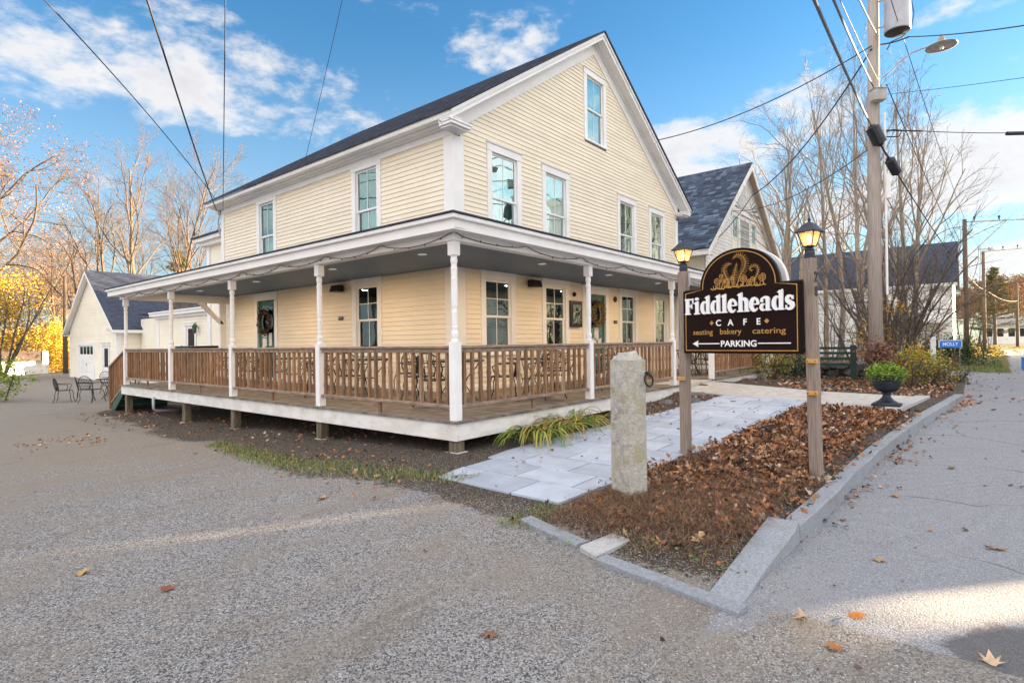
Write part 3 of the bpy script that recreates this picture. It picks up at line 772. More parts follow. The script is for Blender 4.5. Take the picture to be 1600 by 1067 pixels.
# foundation
mb = MB(); mb.box(WX - .02, WY - .0, -1.1, WX + .1, HY1, -.06); mb.box(WX, WY - .02, -.9, HX1, WY + .1, -.06); mb.build('foundation', 'stone', house)
# posts
def post_mesh():
    mb = MB(); mb.box(-.060, -.060, 0, .060, .060, 1.05)
    prof = [(.066, 1.05), (.066, 1.07), (.05, 1.085), (.058, 1.12), (.06, 1.16), (.046, 1.19), (.044, 1.22), (.05, 1.24), (.044, 1.26), (.046, 1.3), (.05, 1.42), (.051, 1.45), (.045, 1.47), (.045, 1.5), (.051, 1.52),
            (.052, 1.7), (.05, 1.86), (.053, 1.87), (.053, 1.9), (.048, 1.91), (.049, 2.0), (.054, 2.01), (.054, 2.035), (.046, 2.05), (.045, 2.09), (.054, 2.11), (.056, 2.15), (.046, 2.175), (.058, 2.19), (.058, 2.20)]
    prof = [(r * .86, z) for r, z in prof]; mb.lathe(prof, (0, 0, 0), 14); mb.box(-.060, -.060, 2.20, .060, .060, 2.388)
    return mb
pm = post_mesh().build('porch_post', 'white', None, bevel=.003); 
posts = [(0, y_) for y_ in PY] + [(x_, 0) for x_ in PXF[1:]]
pm.parent = porch; pm.location = (0, 0, .42); ORG[pm.name] = ORG[porch.name]
for x_, y_ in posts[1:]: inst(pm, porch, (x_, y_, 0))
# rails and balusters
def bal_mesh():
    mb = MB(); pr = [(.022, .155), (.022, .30), (.026, .36), (.022, .42), (.021, .55), (.025, .62), (.021, .7), (.022, .8), (.022, .962)]
    P = [];
    for r, z in pr: P += [(-r, -r, z), (r, -r, z), (r, r, z), (-r, r, z)]
    fs = [(i * 4 + j, i * 4 + (j + 1) % 4, (i + 1) * 4 + (j + 1) % 4, (i + 1) * 4 + j) for i in range(len(pr) - 1) for j in range(4)]
    mb.add(P, fs + [(3, 2, 1, 0), tuple(range(len(P) - 4, len(P)))]); return mb
b0 = bal_mesh().build('baluster', 'wood', None); bme = b0.data; bpy.data.objects.remove(b0)
def rail_run(p, q, parent=None, zlift=0.0, n=None, mat_='railw'):
    parent = parent or porch
    p = np.array(p, float); q = np.array(q, float); d = q - p; L = np.linalg.norm(d); d /= L; nrm = np.array([d[1], -d[0]])
    a = p + d * .07; b = q - d * .07; ang = math.atan2(d[1], d[0])
    def bar(w, z0, z1, nm, m, off=0.0):
        mb = MB(); pts = [a - nrm * (w / 2) + nrm * off, b - nrm * (w / 2) + nrm * off, b + nrm * (w / 2) + nrm * off, a + nrm * (w / 2) + nrm * off]
        mb.hexa([(x, y, z0 + zlift) for x, y in pts[::1]] + [(x, y, z1 + zlift) for x, y in pts]); mb.build(nm, m, parent, bevel=.012, seg=2)
    bar(.095, .962, 1.0, 'top_rail', mat_); bar(.042, .90, .961, 'upper_rail', mat_); bar(.085, .155, .205, 'bottom_rail', mat_)
    n = n or max(2, int(round(L / .182)))
    for i in range(n):
        t = (i + .5) / n; c_ = a + (b - a) * t
        c_ = c_ + nrm * .0
        o = bpy.data.objects.new('baluster', bme); COL.objects.link(o); o.parent = parent; off = ORG[parent.name]
        o.location = (c_[0] - off[0], c_[1] - off[1], zlift - off[2] - .003); o.rotation_euler = (random.uniform(-.008, .008), random.uniform(-.008, .008), ang + random.uniform(-.06, .06))
    mid = (a + b) / 2; mb = MB(); mb.box(mid[0] - .02, mid[1] - .02, zlift, mid[0] + .02, mid[1] + .02, .155 + zlift); mb.build('rail_foot', 'wood', parent)
for i in range(4): rail_run((0, PY[i + 1]), (0, PY[i]))
rail_run((PXF[0], 0), (PXF[1], 0)); rail_run((PXF[1], 0), (PXF[2], 0)); rail_run((PXF[3], 0), (PXF[4], 0))
rail_run((14.1, 0), (14.1, 2.9))
# ceiling, beam, fascia, roof
mb = MB(); mb.box(-.02, -.02, 2.622, WX - .03, PEY + .1, 2.64); mb.box(WX - .03, -.02, 2.6221, PEX, WY - .03, 2.64); mb.build('porch_ceiling', 'ceil', porch)
mb = MB(); mb.box(-.085, -.085, 2.39, .075, PEY + .1, 2.62); mb.build('porch_beam', 'white', porch, bevel=.004)
mb = MB(); mb.box(.075, -.085, 2.39, PEX, .075, 2.62); mb.build('porch_beam', 'white', porch, bevel=.004)
mb = MB(); mb.box(.075, PEY - .06, 2.39, WX - .03, PEY + .1, 2.62); mb.build('porch_beam', 'white', porch, bevel=.004)
EO = .30
mb = MB(); mb.box(-EO, -EO, 2.475, -EO + .03, PEY + .35, 2.605); mb.box(-EO + .03, -EO, 2.49, -.085, PEY + .35, 2.505)
mb.build('fascia', 'white', porch, bevel=.004)
mb = MB(); mb.box(-EO - .055, -EO - .055, 2.605, -EO + .05, PEY + .38, 2.665); mb.build('gutter_moulding', 'white', porch, bevel=.012, seg=2)
mb = MB(); mb.box(-EO + .03, -EO, 2.475, PEX + .25, -EO + .03, 2.605); mb.box(-.085, -EO + .03, 2.49, PEX + .25, -.085, 2.505)
mb.build('fascia', 'white', porch, bevel=.004)
mb = MB(); mb.box(-EO + .05, -EO - .055, 2.605, PEX + .28, -EO + .05, 2.665); mb.build('gutter_moulding', 'white', porch, bevel=.012, seg=2)
mb = MB(); mb.box(-EO + .03, PEY + .32, 2.475, WX - .03, PEY + .35, 2.66); mb.build('fascia', 'white', porch)
ro = MB(); e = -EO - .075; zr = 2.667; zw = 3.10; y1 = PEY + .42; x1 = PEX + .32
P = [(e, e, zr), (x1, e, zr), (x1, WY - .03, zw), (WX - .03, WY - .03, zw), (WX - .03, y1, zw), (e, y1, zr)]
P2 = [(a, b, c_ + .022) for a, b, c_ in P]
ro.add(P + P2, [(0, 3, 2, 1), (0, 5, 4, 3), (6, 7, 8, 9), (6, 9, 10, 11), (0, 1, 7, 6), (5, 0, 6, 11), (1, 2, 8, 7), (4, 5, 11, 10)])
ro.build('porch_roof', 'roof', porch)
M['discl'] = emis('ceiling_lamp_cover', (1, .93, .85), .035)  # fixture covers, with a faint glow added
for (x_, y_) in ((1.4, 2.2), (1.4, 5.0), (1.4, 8.3), (1.4, 11.6), (12.2, 1.4), (3.9, 1.4), (6.6, 1.4), (9.3, 1.4)):
    mb = MB(); mb.lathe([(.09, 2.612), (.075, 2.606), (.07, 2.621)], (x_, y_, 0), 12); mb.build('ceiling_light', 'discl', porch, smooth=True)
    ld = bpy.data.lights.new('porch_fill', 'AREA'); ld.shape = 'DISK'; ld.size = .14; ld.energy = 3.8; ld.color = (1, .68, .38)  # warm fill lamp added at each ceiling fixture to brighten the porch
    lo_ = bpy.data.objects.new('porch_fill', ld); COL.objects.link(lo_); lo_.location = (x_, y_, 2.598)
# bracket brace at the far end
mb = MB(); mb.hexa([(2.62, PEY + .0, 1.75), (2.74, PEY, 1.75), (2.74, PEY + .1, 1.75), (2.62, PEY + .1, 1.75), (1.95, PEY, 2.4), (2.15, PEY, 2.4), (2.15, PEY + .1, 2.4), (1.95, PEY + .1, 2.4)])
mb.box(2.62, PEY, 0.0, 2.8, PEY + .1, 2.4); mb.build('corner_brace', 'white', porch)
# steps at the far end
mb = MB(); zs = Hs(.8, 14.6)
for i, (ty, tz) in enumerate(((13.32, -.21), (13.62, -.42), (13.92, -.62))):
    m1 = MB(); m1.box(-.05, ty - .15, tz - .035, 1.4, ty + .17, tz); m1.build('stair_tread', 'deck', porch)
    m1 = MB(); m1.box(-.02, ty + .13, tz - .21, 1.38, ty + .15, tz - .036); m1.build('stair_riser', 'stairg', porch)
m1 = MB(); m1.hexa([(-.06, 13.17, -.3), (-.02, 13.17, -.3), (-.02, 14.15, -.95), (-.06, 14.15, -.95), (-.06, 13.17, -.05), (-.02, 13.17, -.05), (-.02, 14.15, -.70), (-.06, 14.15, -.70)]); m1.build('stair_stringer', 'stairg', porch)
m1 = MB(); m1.box(-.06, 14.33, -.95, .03, 14.42, .50); m1.build('stair_newel', 'wood', porch, bevel=.008)
m1 = MB(); m1.hexa([(-.05, 13.1, .93), (.04, 13.1, .93), (.04, 14.42, .45), (-.05, 14.42, .45), (-.05, 13.1, .97), (.04, 13.1, .97), (.04, 14.42, .50), (-.05, 14.42, .50)]); m1.build('stair_rail', 'wood', porch)
m1 = MB(); m1.hexa([(-.03, 13.1, .0), (.02, 13.1, .0), (.02, 14.36, -.62), (-.03, 14.36, -.62), (-.03, 13.1, .05), (.02, 13.1, .05), (.02, 14.36, -.57), (-.03, 14.36, -.57)]); m1.build('stair_rail', 'wood', porch)
for i in range(7):
    yy = 13.22 + i * .16; t = (yy - 13.1) / 1.3
    m1 = MB(); m1.box(-.02, yy - .018, .02 - .62 * t, .018, yy + .018, .94 - .48 * t); m1.build('baluster', 'wood', porch)

# string lights along the beam
sl_ = thing('string_lights', 'dark string of small lights swagged along the porch beam', 'string lights', (-.1, -.1, 2.5))
pts = []
def swag(p, q, n, dip):
    r = []
    for i in range(n + 1):
        t = i / n; r.append(tuple(p[j] + (q[j] - p[j]) * t for j in range(2)) + (2.475 + (0.02 if i in (0, n) else 0) - dip * 4 * t * (1 - t),))
    return r
for i in range(9):
    a = 13.1 - i * 1.46; b = a - 1.46
    pts += swag((-.105, a), (-.105, max(b, -.105)), 9, .07 + .01 * (i % 3))[:-1]
for i in range(8):
    a = -.1 + i * 1.55
    pts += swag((a, -.105), (a + 1.55, -.105), 9, .06 + .012 * (i % 3))[:-1]
mb = MB(); mb.tube(pts, .0055, 4); mb.build('light_wire', 'cable', sl_)
bb = MB(); bb.lathe([(.002, -.03), (.007, -.02), (.006, 0), (.004, .012)], (0, 0, 0), 5); b1 = bb.build('bulb', 'cable', None); b1.parent = sl_; b1.location = (0, 0, 0); bm_ = b1.data
for i in range(0, len(pts), 2):
    o = bpy.data.objects.new('bulb', bm_) if i else b1
    if i: COL.objects.link(o); o.parent = sl_
    p = pts[i]; o.location = (p[0] + .1 - .006, p[1] + .1 - .006, p[2] - 2.5 + random.choice((-.006, .014))); o.rotation_euler = (random.uniform(-.9, .9), random.uniform(-.9, .9), 0)

# ---- small things on the walls
def speaker(loc, face, label):
    t = thing('speaker', label, 'speaker', loc, 'small black speakers under the porch ceiling')
    mb = MB(); x, y, z = loc
    ax = np.array(face, float); s = np.array([-ax[1], ax[0], 0])
    c = np.array(loc); P = []
    for dz, dd in ((-.085, .26), (.085, .20)):
        for u, n in ((-.17, .05), (.17, .05), (.17, dd), (-.17, dd)): P.append(c + s * u + ax * n + np.array([0, 0, dz]))
    mb.hexa(P); mb.build('cabinet', 'black', t, bevel=.015, seg=2)
    mb = MB(); mb.tube([c, c + ax * .06], .02, 6); mb.build('bracket', 'black', t)
speaker((WX - .03, 6.98, 2.44), (-1, 0, 0), 'black speaker on the side wall left of the window')
speaker((5.5, WY - .03, 2.44), (0, -1, 0), 'black speaker on the front wall between two windows')
def plate(loc, F, label, w=.19, h=.085):
    mb = MB(); mb.fb(F, -w / 2, w / 2, 0, .02, -h / 2, h / 2); o = mb.build('sign_plate', 'black', None, bevel=.003)
    mb = MB(); 
    for i in range(3): mb.fb(F, -w * .32 + i * w * .23, -w * .32 + i * w * .23 + w * .14, .0201, .0225, -h * .05, h * .2)
    q = mb.build('gold_strip', 'goldl', o)
    o.location = loc; return tag(o, label, 'sign')
plate((WX - .03, 7.02, 1.70), ((0, 0, 0), (0, 1, 0), (-1, 0, 0)), 'small black plate on the cream side wall beside the window')
plate((9.66, WY - .03, 1.60), ((0, 0, 0), (1, 0, 0), (0, -1, 0)), 'small black plate right of the green front door')
mb = MB(); mb.lathe([(.07, 0), (.09, .02), (.06, .05), (.02, .06)], (0, 0, 0), 12); o = mb.build('fire_bell', mat('red_brown', (.10, .02, .015), None, rough=.5), None, smooth=True)
o.location = (9.66, WY - .02, 2.28); o.rotation_euler = (math.pi / 2, 0, 0); tag(o, 'dark red alarm bell high on wall right of front door', 'alarm')
mb = MB(); mb.lathe([(.05, 0), (.065, .02), (.05, .06), (.02, .08)], (0, 0, 0), 12); o = mb.build('wall_lamp', 'black', None, smooth=True)
o.location = (7.42, WY - .02, 2.30); o.rotation_euler = (math.pi / 2, 0, 0); tag(o, 'small round black fitting above the framed menu board', 'light fitting')
t = thing('menu_board', 'black framed menu case on the front wall left of the door', 'menu board', (7.44, WY - .05, 1.42))
mb = MB(); mb.fb(FF, 7.16, 7.72, .04, .10, 1.42, 2.12); mb.build('case', 'black', t, bevel=.008)
mb = MB(); mb.fb(FF, 7.26, 7.62, .1001, .104, 1.53, 2.01); mb.build('menu_sheet', mat('menu_paper', (.45, .38, .20), (.18, .15, .08), 26, .4, lo=.5, hi=.56), t)
mb = MB(); mb.fb(FF, 7.25, 7.63, .106, .109, 1.52, 2.02); mb.build('pane', 'glass', t)
def wreath(c, F, label, col, r=.27):
    O, U, N = [np.array(q, float) for q in F]; c = np.array(c, float)
    t = thing('wreath', label, 'wreath', tuple(c))
    mb = MB(); mb.tube([c + U * r * math.cos(a) + np.array([0, 0, r * math.sin(a)]) + N * .04 for a in np.linspace(0, 2 * math.pi, 25)], .04, 6); mb.build('ring', 'barkd', t)
    V = []; Fc = []; C = []
    for i in range(420):
        a = random.uniform(0, 2 * math.pi); rr = r + random.gauss(0, .055)
        p = c + U * rr * math.cos(a) + np.array([0, 0, rr * 1.1 * math.sin(a)]) + N * (.05 + random.uniform(0, .07))
        d1_ = rng.normal(size=3); d1_ /= np.linalg.norm(d1_); d2_ = np.cross(d1_, rng.normal(size=3)); d2_ /= np.linalg.norm(d2_); s = random.uniform(.02, .045)
        k_ = len(V); V += [p - d1_ * s, p + d2_ * s * .5, p + d1_ * s, p - d2_ * s * .5]; Fc.append((k_, k_ + 1, k_ + 2, k_ + 3)); cc = random.choice(col); C += [cc] * 4
    np_mesh('wreath_leaves', np.array(V) - c, Fc, 'leaf', t, np.array(C)); 
wreath((8.60, WY - .02, 1.80), FF, 'golden leaf wreath hanging on the green front door', [(.38, .22, .03), (.5, .33, .05), (.22, .12, .02), (.12, .10, .02)])
wreath((WX - .02, 10.87, 1.74), FS, 'dark twiggy wreath hanging on the green side door', [(.06, .025, .015), (.10, .05, .02), (.03, .04, .015), (.2, .06, .03)], .3)
def notice(F, u, z, w, h, label):
    mb = MB(); mb.fb(F, -w / 2, w / 2, 0, .003, -h / 2, h / 2); o = mb.build('paper_notice', 'paper', None)
    O, U, N = [np.array(q, float) for q in F]; o.location = tuple(O * 1.0 + U * u + N * .004 + np.array([0, 0, z])); 
    return tag(o, label, 'notice')
FF0 = ((0, 0, 0), FF[1], FF[2]); FS0 = ((0, 0, 0), FS[1], FS[2])
for F0, base, lst in ((FF0, 'f', ((8.62, 1.25, .22, .36, 'tall white notice under the wreath on front door'), (8.50, 1.02, .2, .2, 'small white notice low left on the front door'), (8.78, 1.0, .2, .22, 'small white notice low right on the front door'))),
                      (FS0, 's', ((11.02, 1.2, .26, .38, 'larger white notice under the wreath on side door'), (10.68, 1.22, .17, .38, 'narrow white notice on right half of side door'), (11.1, .95, .2, .12, 'small white card below the notices on side door')))):
    for u, z, w_, h_, lb in lst:
        mb = MB(); mb.fb(F0, -w_ / 2, w_ / 2, 0, .003, -h_ / 2, h_ / 2); o = mb.build('paper_notice', 'paper', None)
        o.location = (u, WY + .005, z) if base == 'f' else (WX + .005, u, z)
        tag(o, lb, 'notice')

# ================================================================== furniture
def chair_proto(loc, rz, label, group, seatm='metalseat'):
    t = thing('metal_chair', label, 'chair', (0, 0, 0), group)
    ang = np.linspace(0, 2 * math.pi, 17)[:-1]
    mb = MB(); pr = [(.235 * np.sign(math.cos(a)) * abs(math.cos(a)) ** .7, .225 * np.sign(math.sin(a)) * abs(math.sin(a)) ** .7) for a in ang]
    k_ = len(pr); mb.add([(x, y, .425) for x, y in pr] + [(x, y, .445) for x, y in pr], [tuple(range(k_))[::-1], tuple(range(k_, 2 * k_))] + [(i, (i + 1) % k_, (i + 1) % k_ + k_, i + k_) for i in range(k_)])
    mb.build('seat', seatm, t)
    for s in (-1, 1):
        for fr in (-1, 1):
            mb = MB(); mb.tube([(s * .20, fr * -.19, .43), (s * .235, fr * -.225, .30), (s * .215, fr * -.225, .15), (s * .25, fr * -.28, 0.01)], .0105, 5); mb.build('leg', 'black', t)
        mb = MB(); mb.tube([(s * .255, .235, .66), (s * .285, .08, .665), (s * .29, -.12, .65), (s * .275, -.17, .61), (s * .24, -.14, .52), (s * .225, -.11, .44)], .0105, 5); mb.build('arm', 'black', t)
    bk = [(-.20, .19, .43), (-.235, .22, .55)] + [(-.255 * math.cos(a), .235 + .06 * math.sin(a), .62 + .26 * math.sin(a)) for a in np.linspace(0, math.pi, 11)] + [(.235, .22, .55), (.20, .19, .43)]
    mb = MB(); mb.tube(bk, .012, 6); mb.build('back_frame', 'black', t)
    for i in range(7):
        u = -.18 + i * .06; zt = .62 + .26 * math.sqrt(max(0, 1 - (u / .255) ** 2)); yt = .235 + .06 * math.sqrt(max(0, 1 - (u / .255) ** 2))
        mb = MB(); mb.tube([(u * .8, .20, .44), (u, .22, .6), (u, yt, zt)], .0055, 4); mb.build('back_slat', 'black', t)
    for z_ in (.56, .66, .75):
        mb = MB(); mb.tube([(-.24 if z_ < .7 else -.215, .235, z_), (0, .25, z_), (.24 if z_ < .7 else .215, .235, z_)], .005, 4); mb.build('back_bar', 'black', t)
    return t
ch = chair_proto(None, 0, '', 'black metal chairs on the porch')
def face(p, q): return math.atan2(q[1] - p[1], q[0] - p[0]) - (-math.pi / 2)   # chair front (-y) turned from p towards q
def table_proto():
    t = thing('metal_table', '', 'table', (0, 0, 0), 'round black metal tables')
    mb = MB(); mb.lathe([(.50, .705), (.515, .715), (.515, .73), (.49, .735)], (0, 0, 0), 24); mb.build('table_top', 'metalseat', t)
    for i in range(4):
        a = math.pi / 4 + i * math.pi / 2; c_, s_ = math.cos(a), math.sin(a)
        mb = MB(); mb.tube([(c_ * r, s_ * r, z) for r, z in ((.42, .70), (.36, .6), (.2, .42), (.16, .3), (.26, .14), (.38, .01))], .011, 5); mb.build('leg', 'black', t)
    mb = MB(); mb.tube([(.17 * math.cos(a), .17 * math.sin(a), .34) for a in np.linspace(0, 2 * math.pi, 15)], .007, 4); mb.build('brace_ring', 'black', t)
    return t
tb = table_proto()
def wood_table(loc, rz, label, L=1.5, Wd=.75):
    t = thing('wood_table', label, 'table', (0, 0, 0))
    for i in range(5):
        mb = MB(); y = -Wd / 2 + i * Wd / 5; mb.box(-L / 2, y + .003, .70, L / 2, y + Wd / 5 - .003, .735); mb.build('plank', 'tan', t, bevel=.003)
    for sx in (-1, 1):
        for sy in (-1, 1):
            mb = MB(); mb.box(sx * (L / 2 - .1) - .03, sy * (Wd / 2 - .07) - .03, 0, sx * (L / 2 - .1) + .03, sy * (Wd / 2 - .07) + .03, .70); mb.build('leg', 'black', t)
    t.location = loc; t.rotation_euler = (0, 0, rz); return t
first_c = [True]; first_t = [True]
def put_chair(p, q, z, label, group, jit=.15):
    rz = face(p, q) + random.uniform(-jit, jit)
    if first_c[0]:
        first_c[0] = False; ch.location = (p[0], p[1], z); ch.rotation_euler = (0, 0, rz); ch['label'] = label; ch['group'] = group; return ch
    return copy_tree(ch, (p[0], p[1], z), rz, label, group=group)
def put_table(p, z, label, sc=1.0):
    if first_t[0]:
        first_t[0] = False; tb.location = (p[0], p[1], z); tb['label'] = label; tb.scale = (sc, sc, 1); return tb
    return copy_tree(tb, (p[0], p[1], z), random.uniform(0, 1), label, (sc, sc, 1))
GP = 'black metal chairs on the porch'
sets = [((1.75, 1.75), 'porch corner nearest the camera', ((1.0, 1.5), (1.6, 2.5), (2.3, 1.1))),
        ((1.75, 4.35), 'table below the side window', ((1.05, 3.9), (1.0, 4.9), (2.2, 3.6))),
        ((1.8, 7.4), 'third railing bay of the side porch', ((1.1, 6.9), (1.15, 8.0), (1.9, 6.5))),
        ((1.8, 10.4), 'side porch table before the side door', ((1.1, 9.8), (1.1, 11.0)))]
ordn = ['left', 'right', 'far', 'near']
for (c_, nm, cs) in sets:
    put_table(c_, 0, 'round black table at the ' + nm)
    for j, p in enumerate(cs): put_chair(p, c_, 0, 'black metal chair on %s side of the %s' % (('street', 'rear', 'house')[j], nm), GP)
wood_table((5.6, 1.35, 0), .05, 'long brown topped table behind the front railing')
for j, (p, q) in enumerate((((4.95, .75), (5.0, 1.4)), ((5.85, .72), (5.8, 1.4)), ((5.3, 2.1), (5.3, 1.4)), ((4.35, 1.35), (5.5, 1.35)), ((6.75, 1.3), (5.5, 1.3)))):
    put_chair(p, q, 0, ('black chair on railing side of brown table, nearer the corner', 'black chair on railing side of brown table, nearer the door', 'black chair between brown table and the front wall', 'black chair at the corner end of brown table', 'black chair at the door end of brown table')[j], GP)
put_table((3.15, 1.2), 0, 'small round black table on front porch near the corner post', .8)
put_chair((2.9, .62), (3.1, 1.2), 0, 'black chair beside small round table near the corner post', GP)
put_table((11.3, 1.3), 0, 'round black table on the porch right of the entry')
for j, p in enumerate(((10.6, 1.1), (12.0, 1.2), (11.2, .6))): put_chair(p, (11.3, 1.3), 0, 'black chair %s the table right of the entry' % ('left of', 'right of', 'in front of')[j], GP)
# patio set on the drive
GPT = 'black metal chairs out on the gravel'
def zz(p): return Hs(*p) + .004
pc = [((0.1, 20.1), (1.6, 19.6), 'leftmost patio chair, standing apart on the gravel'), ((.45, 18.9), (1.2, 18.6), 'patio chair left of the nearer patio table'),
      ((.15, 16.9), (1.0, 17.6), 'nearest patio chair, turned to the stair rail'), ((1.5, 19.6), (1.2, 18.5), 'patio chair behind the nearer patio table')]
put_table((1.15, 18.4), zz((1.15, 18.4)), 'round black patio table on the gravel, the nearer one'); put_table((2.4, 20.6), zz((2.4, 20.6)), 'round black patio table farther back by the garage')
for p, q, lb in pc: put_chair(p, q, zz(p), lb, GPT)
put_chair((1.9, 21.5), (2.4, 20.6), zz((1.9, 21.5)), 'patio chair at the farther table by the garage', GPT)
put_chair((.9, 16.0), (1.4, 17.0), zz((.9, 16.0)), 'patio chair partly hidden behind the stair rail', GPT)
# covered grill on the porch
t = thing('serving_cart', 'low dark cart standing above the side railing near the far end', 'cart', (1.6, 12.3, 0))
mb = MB(); mb.box(1.1, 11.6, .98, 1.9, 12.9, 1.06); mb.build('lid', 'black', t, bevel=.02)
mb = MB(); mb.box(1.2, 11.7, .12, 1.8, 12.8, .98); mb.build('body', 'deck', t, bevel=.01)
mb = MB(); mb.box(1.22, 11.72, 0, 1.3, 11.8, .12); mb.box(1.7, 12.7, 0, 1.78, 12.78, .12); mb.box(1.22, 12.7, 0, 1.3, 12.78, .12); mb.box(1.7, 11.72, 0, 1.78, 11.8, .12); mb.build('feet', 'black', t)

# ================================================================== garage and wing
def siding(root, F, u0, u1, z0, z1, ops=(), expo=.13, m='creamL', name='clapboard', span=None, cap=300, sub=None):
    z = z0; k_ = 0; mb_rest = MB(); parent = sub or root
    while z < z1 - .02:
        a, b = (u0, u1) if span is None else span(z + expo * .5)
        cuts = sorted([(p, q) for p, q, r0, r1 in ops if z + expo * .6 > r0 and z + .02 < r1]); c0 = a; segs = []
        for p, q in cuts:
            if p > c0 + .02: segs.append((c0, p))
            c0 = max(c0, q)
        if b > c0 + .02: segs.append((c0, b))
        for p, q in segs:
            O, U, N = [np.array(v, float) for v in F]; e_ = min(expo, z1 - z) 
            P = [O + U * u + N * n + np.array([0, 0, w_]) for u, n, w_ in ((p, 0, z), (q, 0, z), (q, .026, z), (p, .026, z), (p, 0, z + e_ + .01), (q, 0, z + e_ + .01), (q, .005, z + e_ + .01), (p, .005, z + e_ + .01))]
            if k_ < cap: mb = MB(); mb.hexa(P); mb.build(name, m, parent)
            else: mb_rest.hexa(P)
            k_ += 1
        z += expo
    if mb_rest.v: tag(mb_rest.build(name + 's', m, parent), kind='stuff')
gar = thing('garage', 'cream garage with steep dark roof and white doors behind the patio', 'garage', (4, 28.2, -.95))
GX, GY0, GY1, GE, GA, GXB = 4.0, 28.2, 36.9, 1.98, 5.30, 11.5
GM = (GY0 + GY1) / 2
FG = ((GX, 0, 0), (0, 1, 0), (-1, 0, 0))
mb = MB(); mb.prism([(GY0, -1.2), (GY1, -1.2), (GY1, GE), (GM, GA - .12), (GY0, GE)], -(GXB - GX), -.03, FG); mb.build('wall', 'creamL', gar)
gsl = (GA - GE) / (GM - GY0 + .35)
gops = [(31.95, 35.05, -1.3, 1.32), (29.3, 30.75, -1.3, 1.3)]
siding(gar, FG, GY0, GY1, -.92, 5.0, gops, .15, span=lambda z: (GY0 + .02 + max(0, (z - GE - .12) / gsl), GY1 - .02 - max(0, (z - GE - .12) / gsl)), m='creamL')
FGs = ((0, GY0, 0), (1, 0, 0), (0, -1, 0))
siding(gar, FGs, GX, GXB, -.92, GE - .16, (), .15)
for side in (0, 1):
    ye = GY0 - .38 if side == 0 else GY1 + .38; ze = GE - .05
    P = [(GX - .3, ye, ze), (GXB, ye, ze), (GXB, GM, GA), (GX - .3, GM, GA)]
    Q = [(a, b, c_ + .05) for a, b, c_ in P]
    mb = MB(); mb.hexa(P + Q if side == 0 else P[::-1] + Q[::-1]); mb.build('roof', 'roof', gar)
    mb = MB(); d_ = .05
    poly = [(ye, ze - .16), (GM, GA - .18), (GM, GA - .0), (ye, ze + .02)]
    if side: poly = poly[::-1]
    mb.prism(poly, .27, .31, FG); mb.build('rake_board', 'white', gar)
    poly = [(ye, ze - .07), (GM, GA - .09), (GM, GA - .02), (ye, ze - .005)]
    if side: poly = poly[::-1]
    mb = MB(); mb.prism(poly, 0.01, .268, FG); mb.build('rake_soffit', 'white', gar)
    mb = MB(); mb.box(GX - .3, ye - (.03 if side == 0 else -.0), ze - .14, GXB, ye + (.0 if side == 0 else .03), ze + .01); mb.build('fascia', 'white', gar)
mb = MB(); mb.box(GX - .28, GY0 - .38, GE - .20, GXB, GY0, GE - .17); mb.box(GX - .28, GY1, GE - .20, GXB, GY1 + .38, GE - .17); mb.build('soffit', 'white', gar)
for y0_ in (GY0, GY1 - .16):
    mb = MB(); mb.fb(FG, y0_ - .01, y0_ + .17, 0, .04, -.95, GE - .1); mb.build('corner_board', 'white', gar)
mb = MB(); mb.fb(FGs, GX + .01, GX + .17, 0, .041, -.95, GE - .18); mb.build('corner_board', 'white', gar)
# garage door: panels and a row of panes
gd = MB(); gd.fb(FG, 32.15, 34.85, -.02, .0, -.93, 1.2); gd = gd.build('garage_door', 'white', gar)
for i in range(4):
    for j in range(4):
        u0 = 32.2 + i * .66; z0_ = -.88 + j * .52
        mb = MB()
        if j < 3: mb.fb(FG, u0 + .05, u0 + .6, .0005, .02, z0_ + .05, z0_ + .46); mb.build('door_panel', 'white', gd, bevel=.01)
        else: mb.fb(FG, u0 + .07, u0 + .58, .001, .012, z0_ + .02, z0_ + .45); mb.build('pane', 'glass', gd)
        if j == 3: mb = MB(); mb.fb(FG, u0 + .08, u0 + .57, .0002, .0009, z0_ + .03, z0_ + .44); mb.build('pane_backing', 'dark', gd)
mb = MB(); mb.fb(FG, 31.95, 32.15, 0, .05, -.95, 1.2); mb.fb(FG, 34.85, 35.05, 0, .05, -.95, 1.2); mb.fb(FG, 31.93, 35.07, 0, .055, 1.2, 1.38); mb.build('door_frame', 'white', gd)
mb = MB(); mb.fb(FG, 33.4, 33.6, .02, .05, .1, .14); mb.build('door_handle', 'black', gd)
dd_ = door(gar, FG, 30.02, 1.0, -.93, 1.16, 'white', cas=.14, head=.12, n=.0, small=True)
for i in range(2):
    for j in range(3): mb = MB(); mb.fb(FG, 29.72 + i * .3, 29.98 + i * .3, .001, .008, .15 + j * .3, .41 + j * .3); mb.build('pane', 'dark', dd_)
mb = MB(); mb.tube([(GX - .05, 29.0, 1.95), (GX - .25, 29.0, 2.0)], .05, 6); mb.tube([(GX - .05, 28.75, 1.95), (GX - .22, 28.7, 1.9)], .05, 6); mb.box(GX - .06, 28.7, 1.88, GX, 29.05, 2.0)
o = mb.build('flood_light', 'white', None); tag(o, 'small twin white floodlight under the garage eave', 'light')
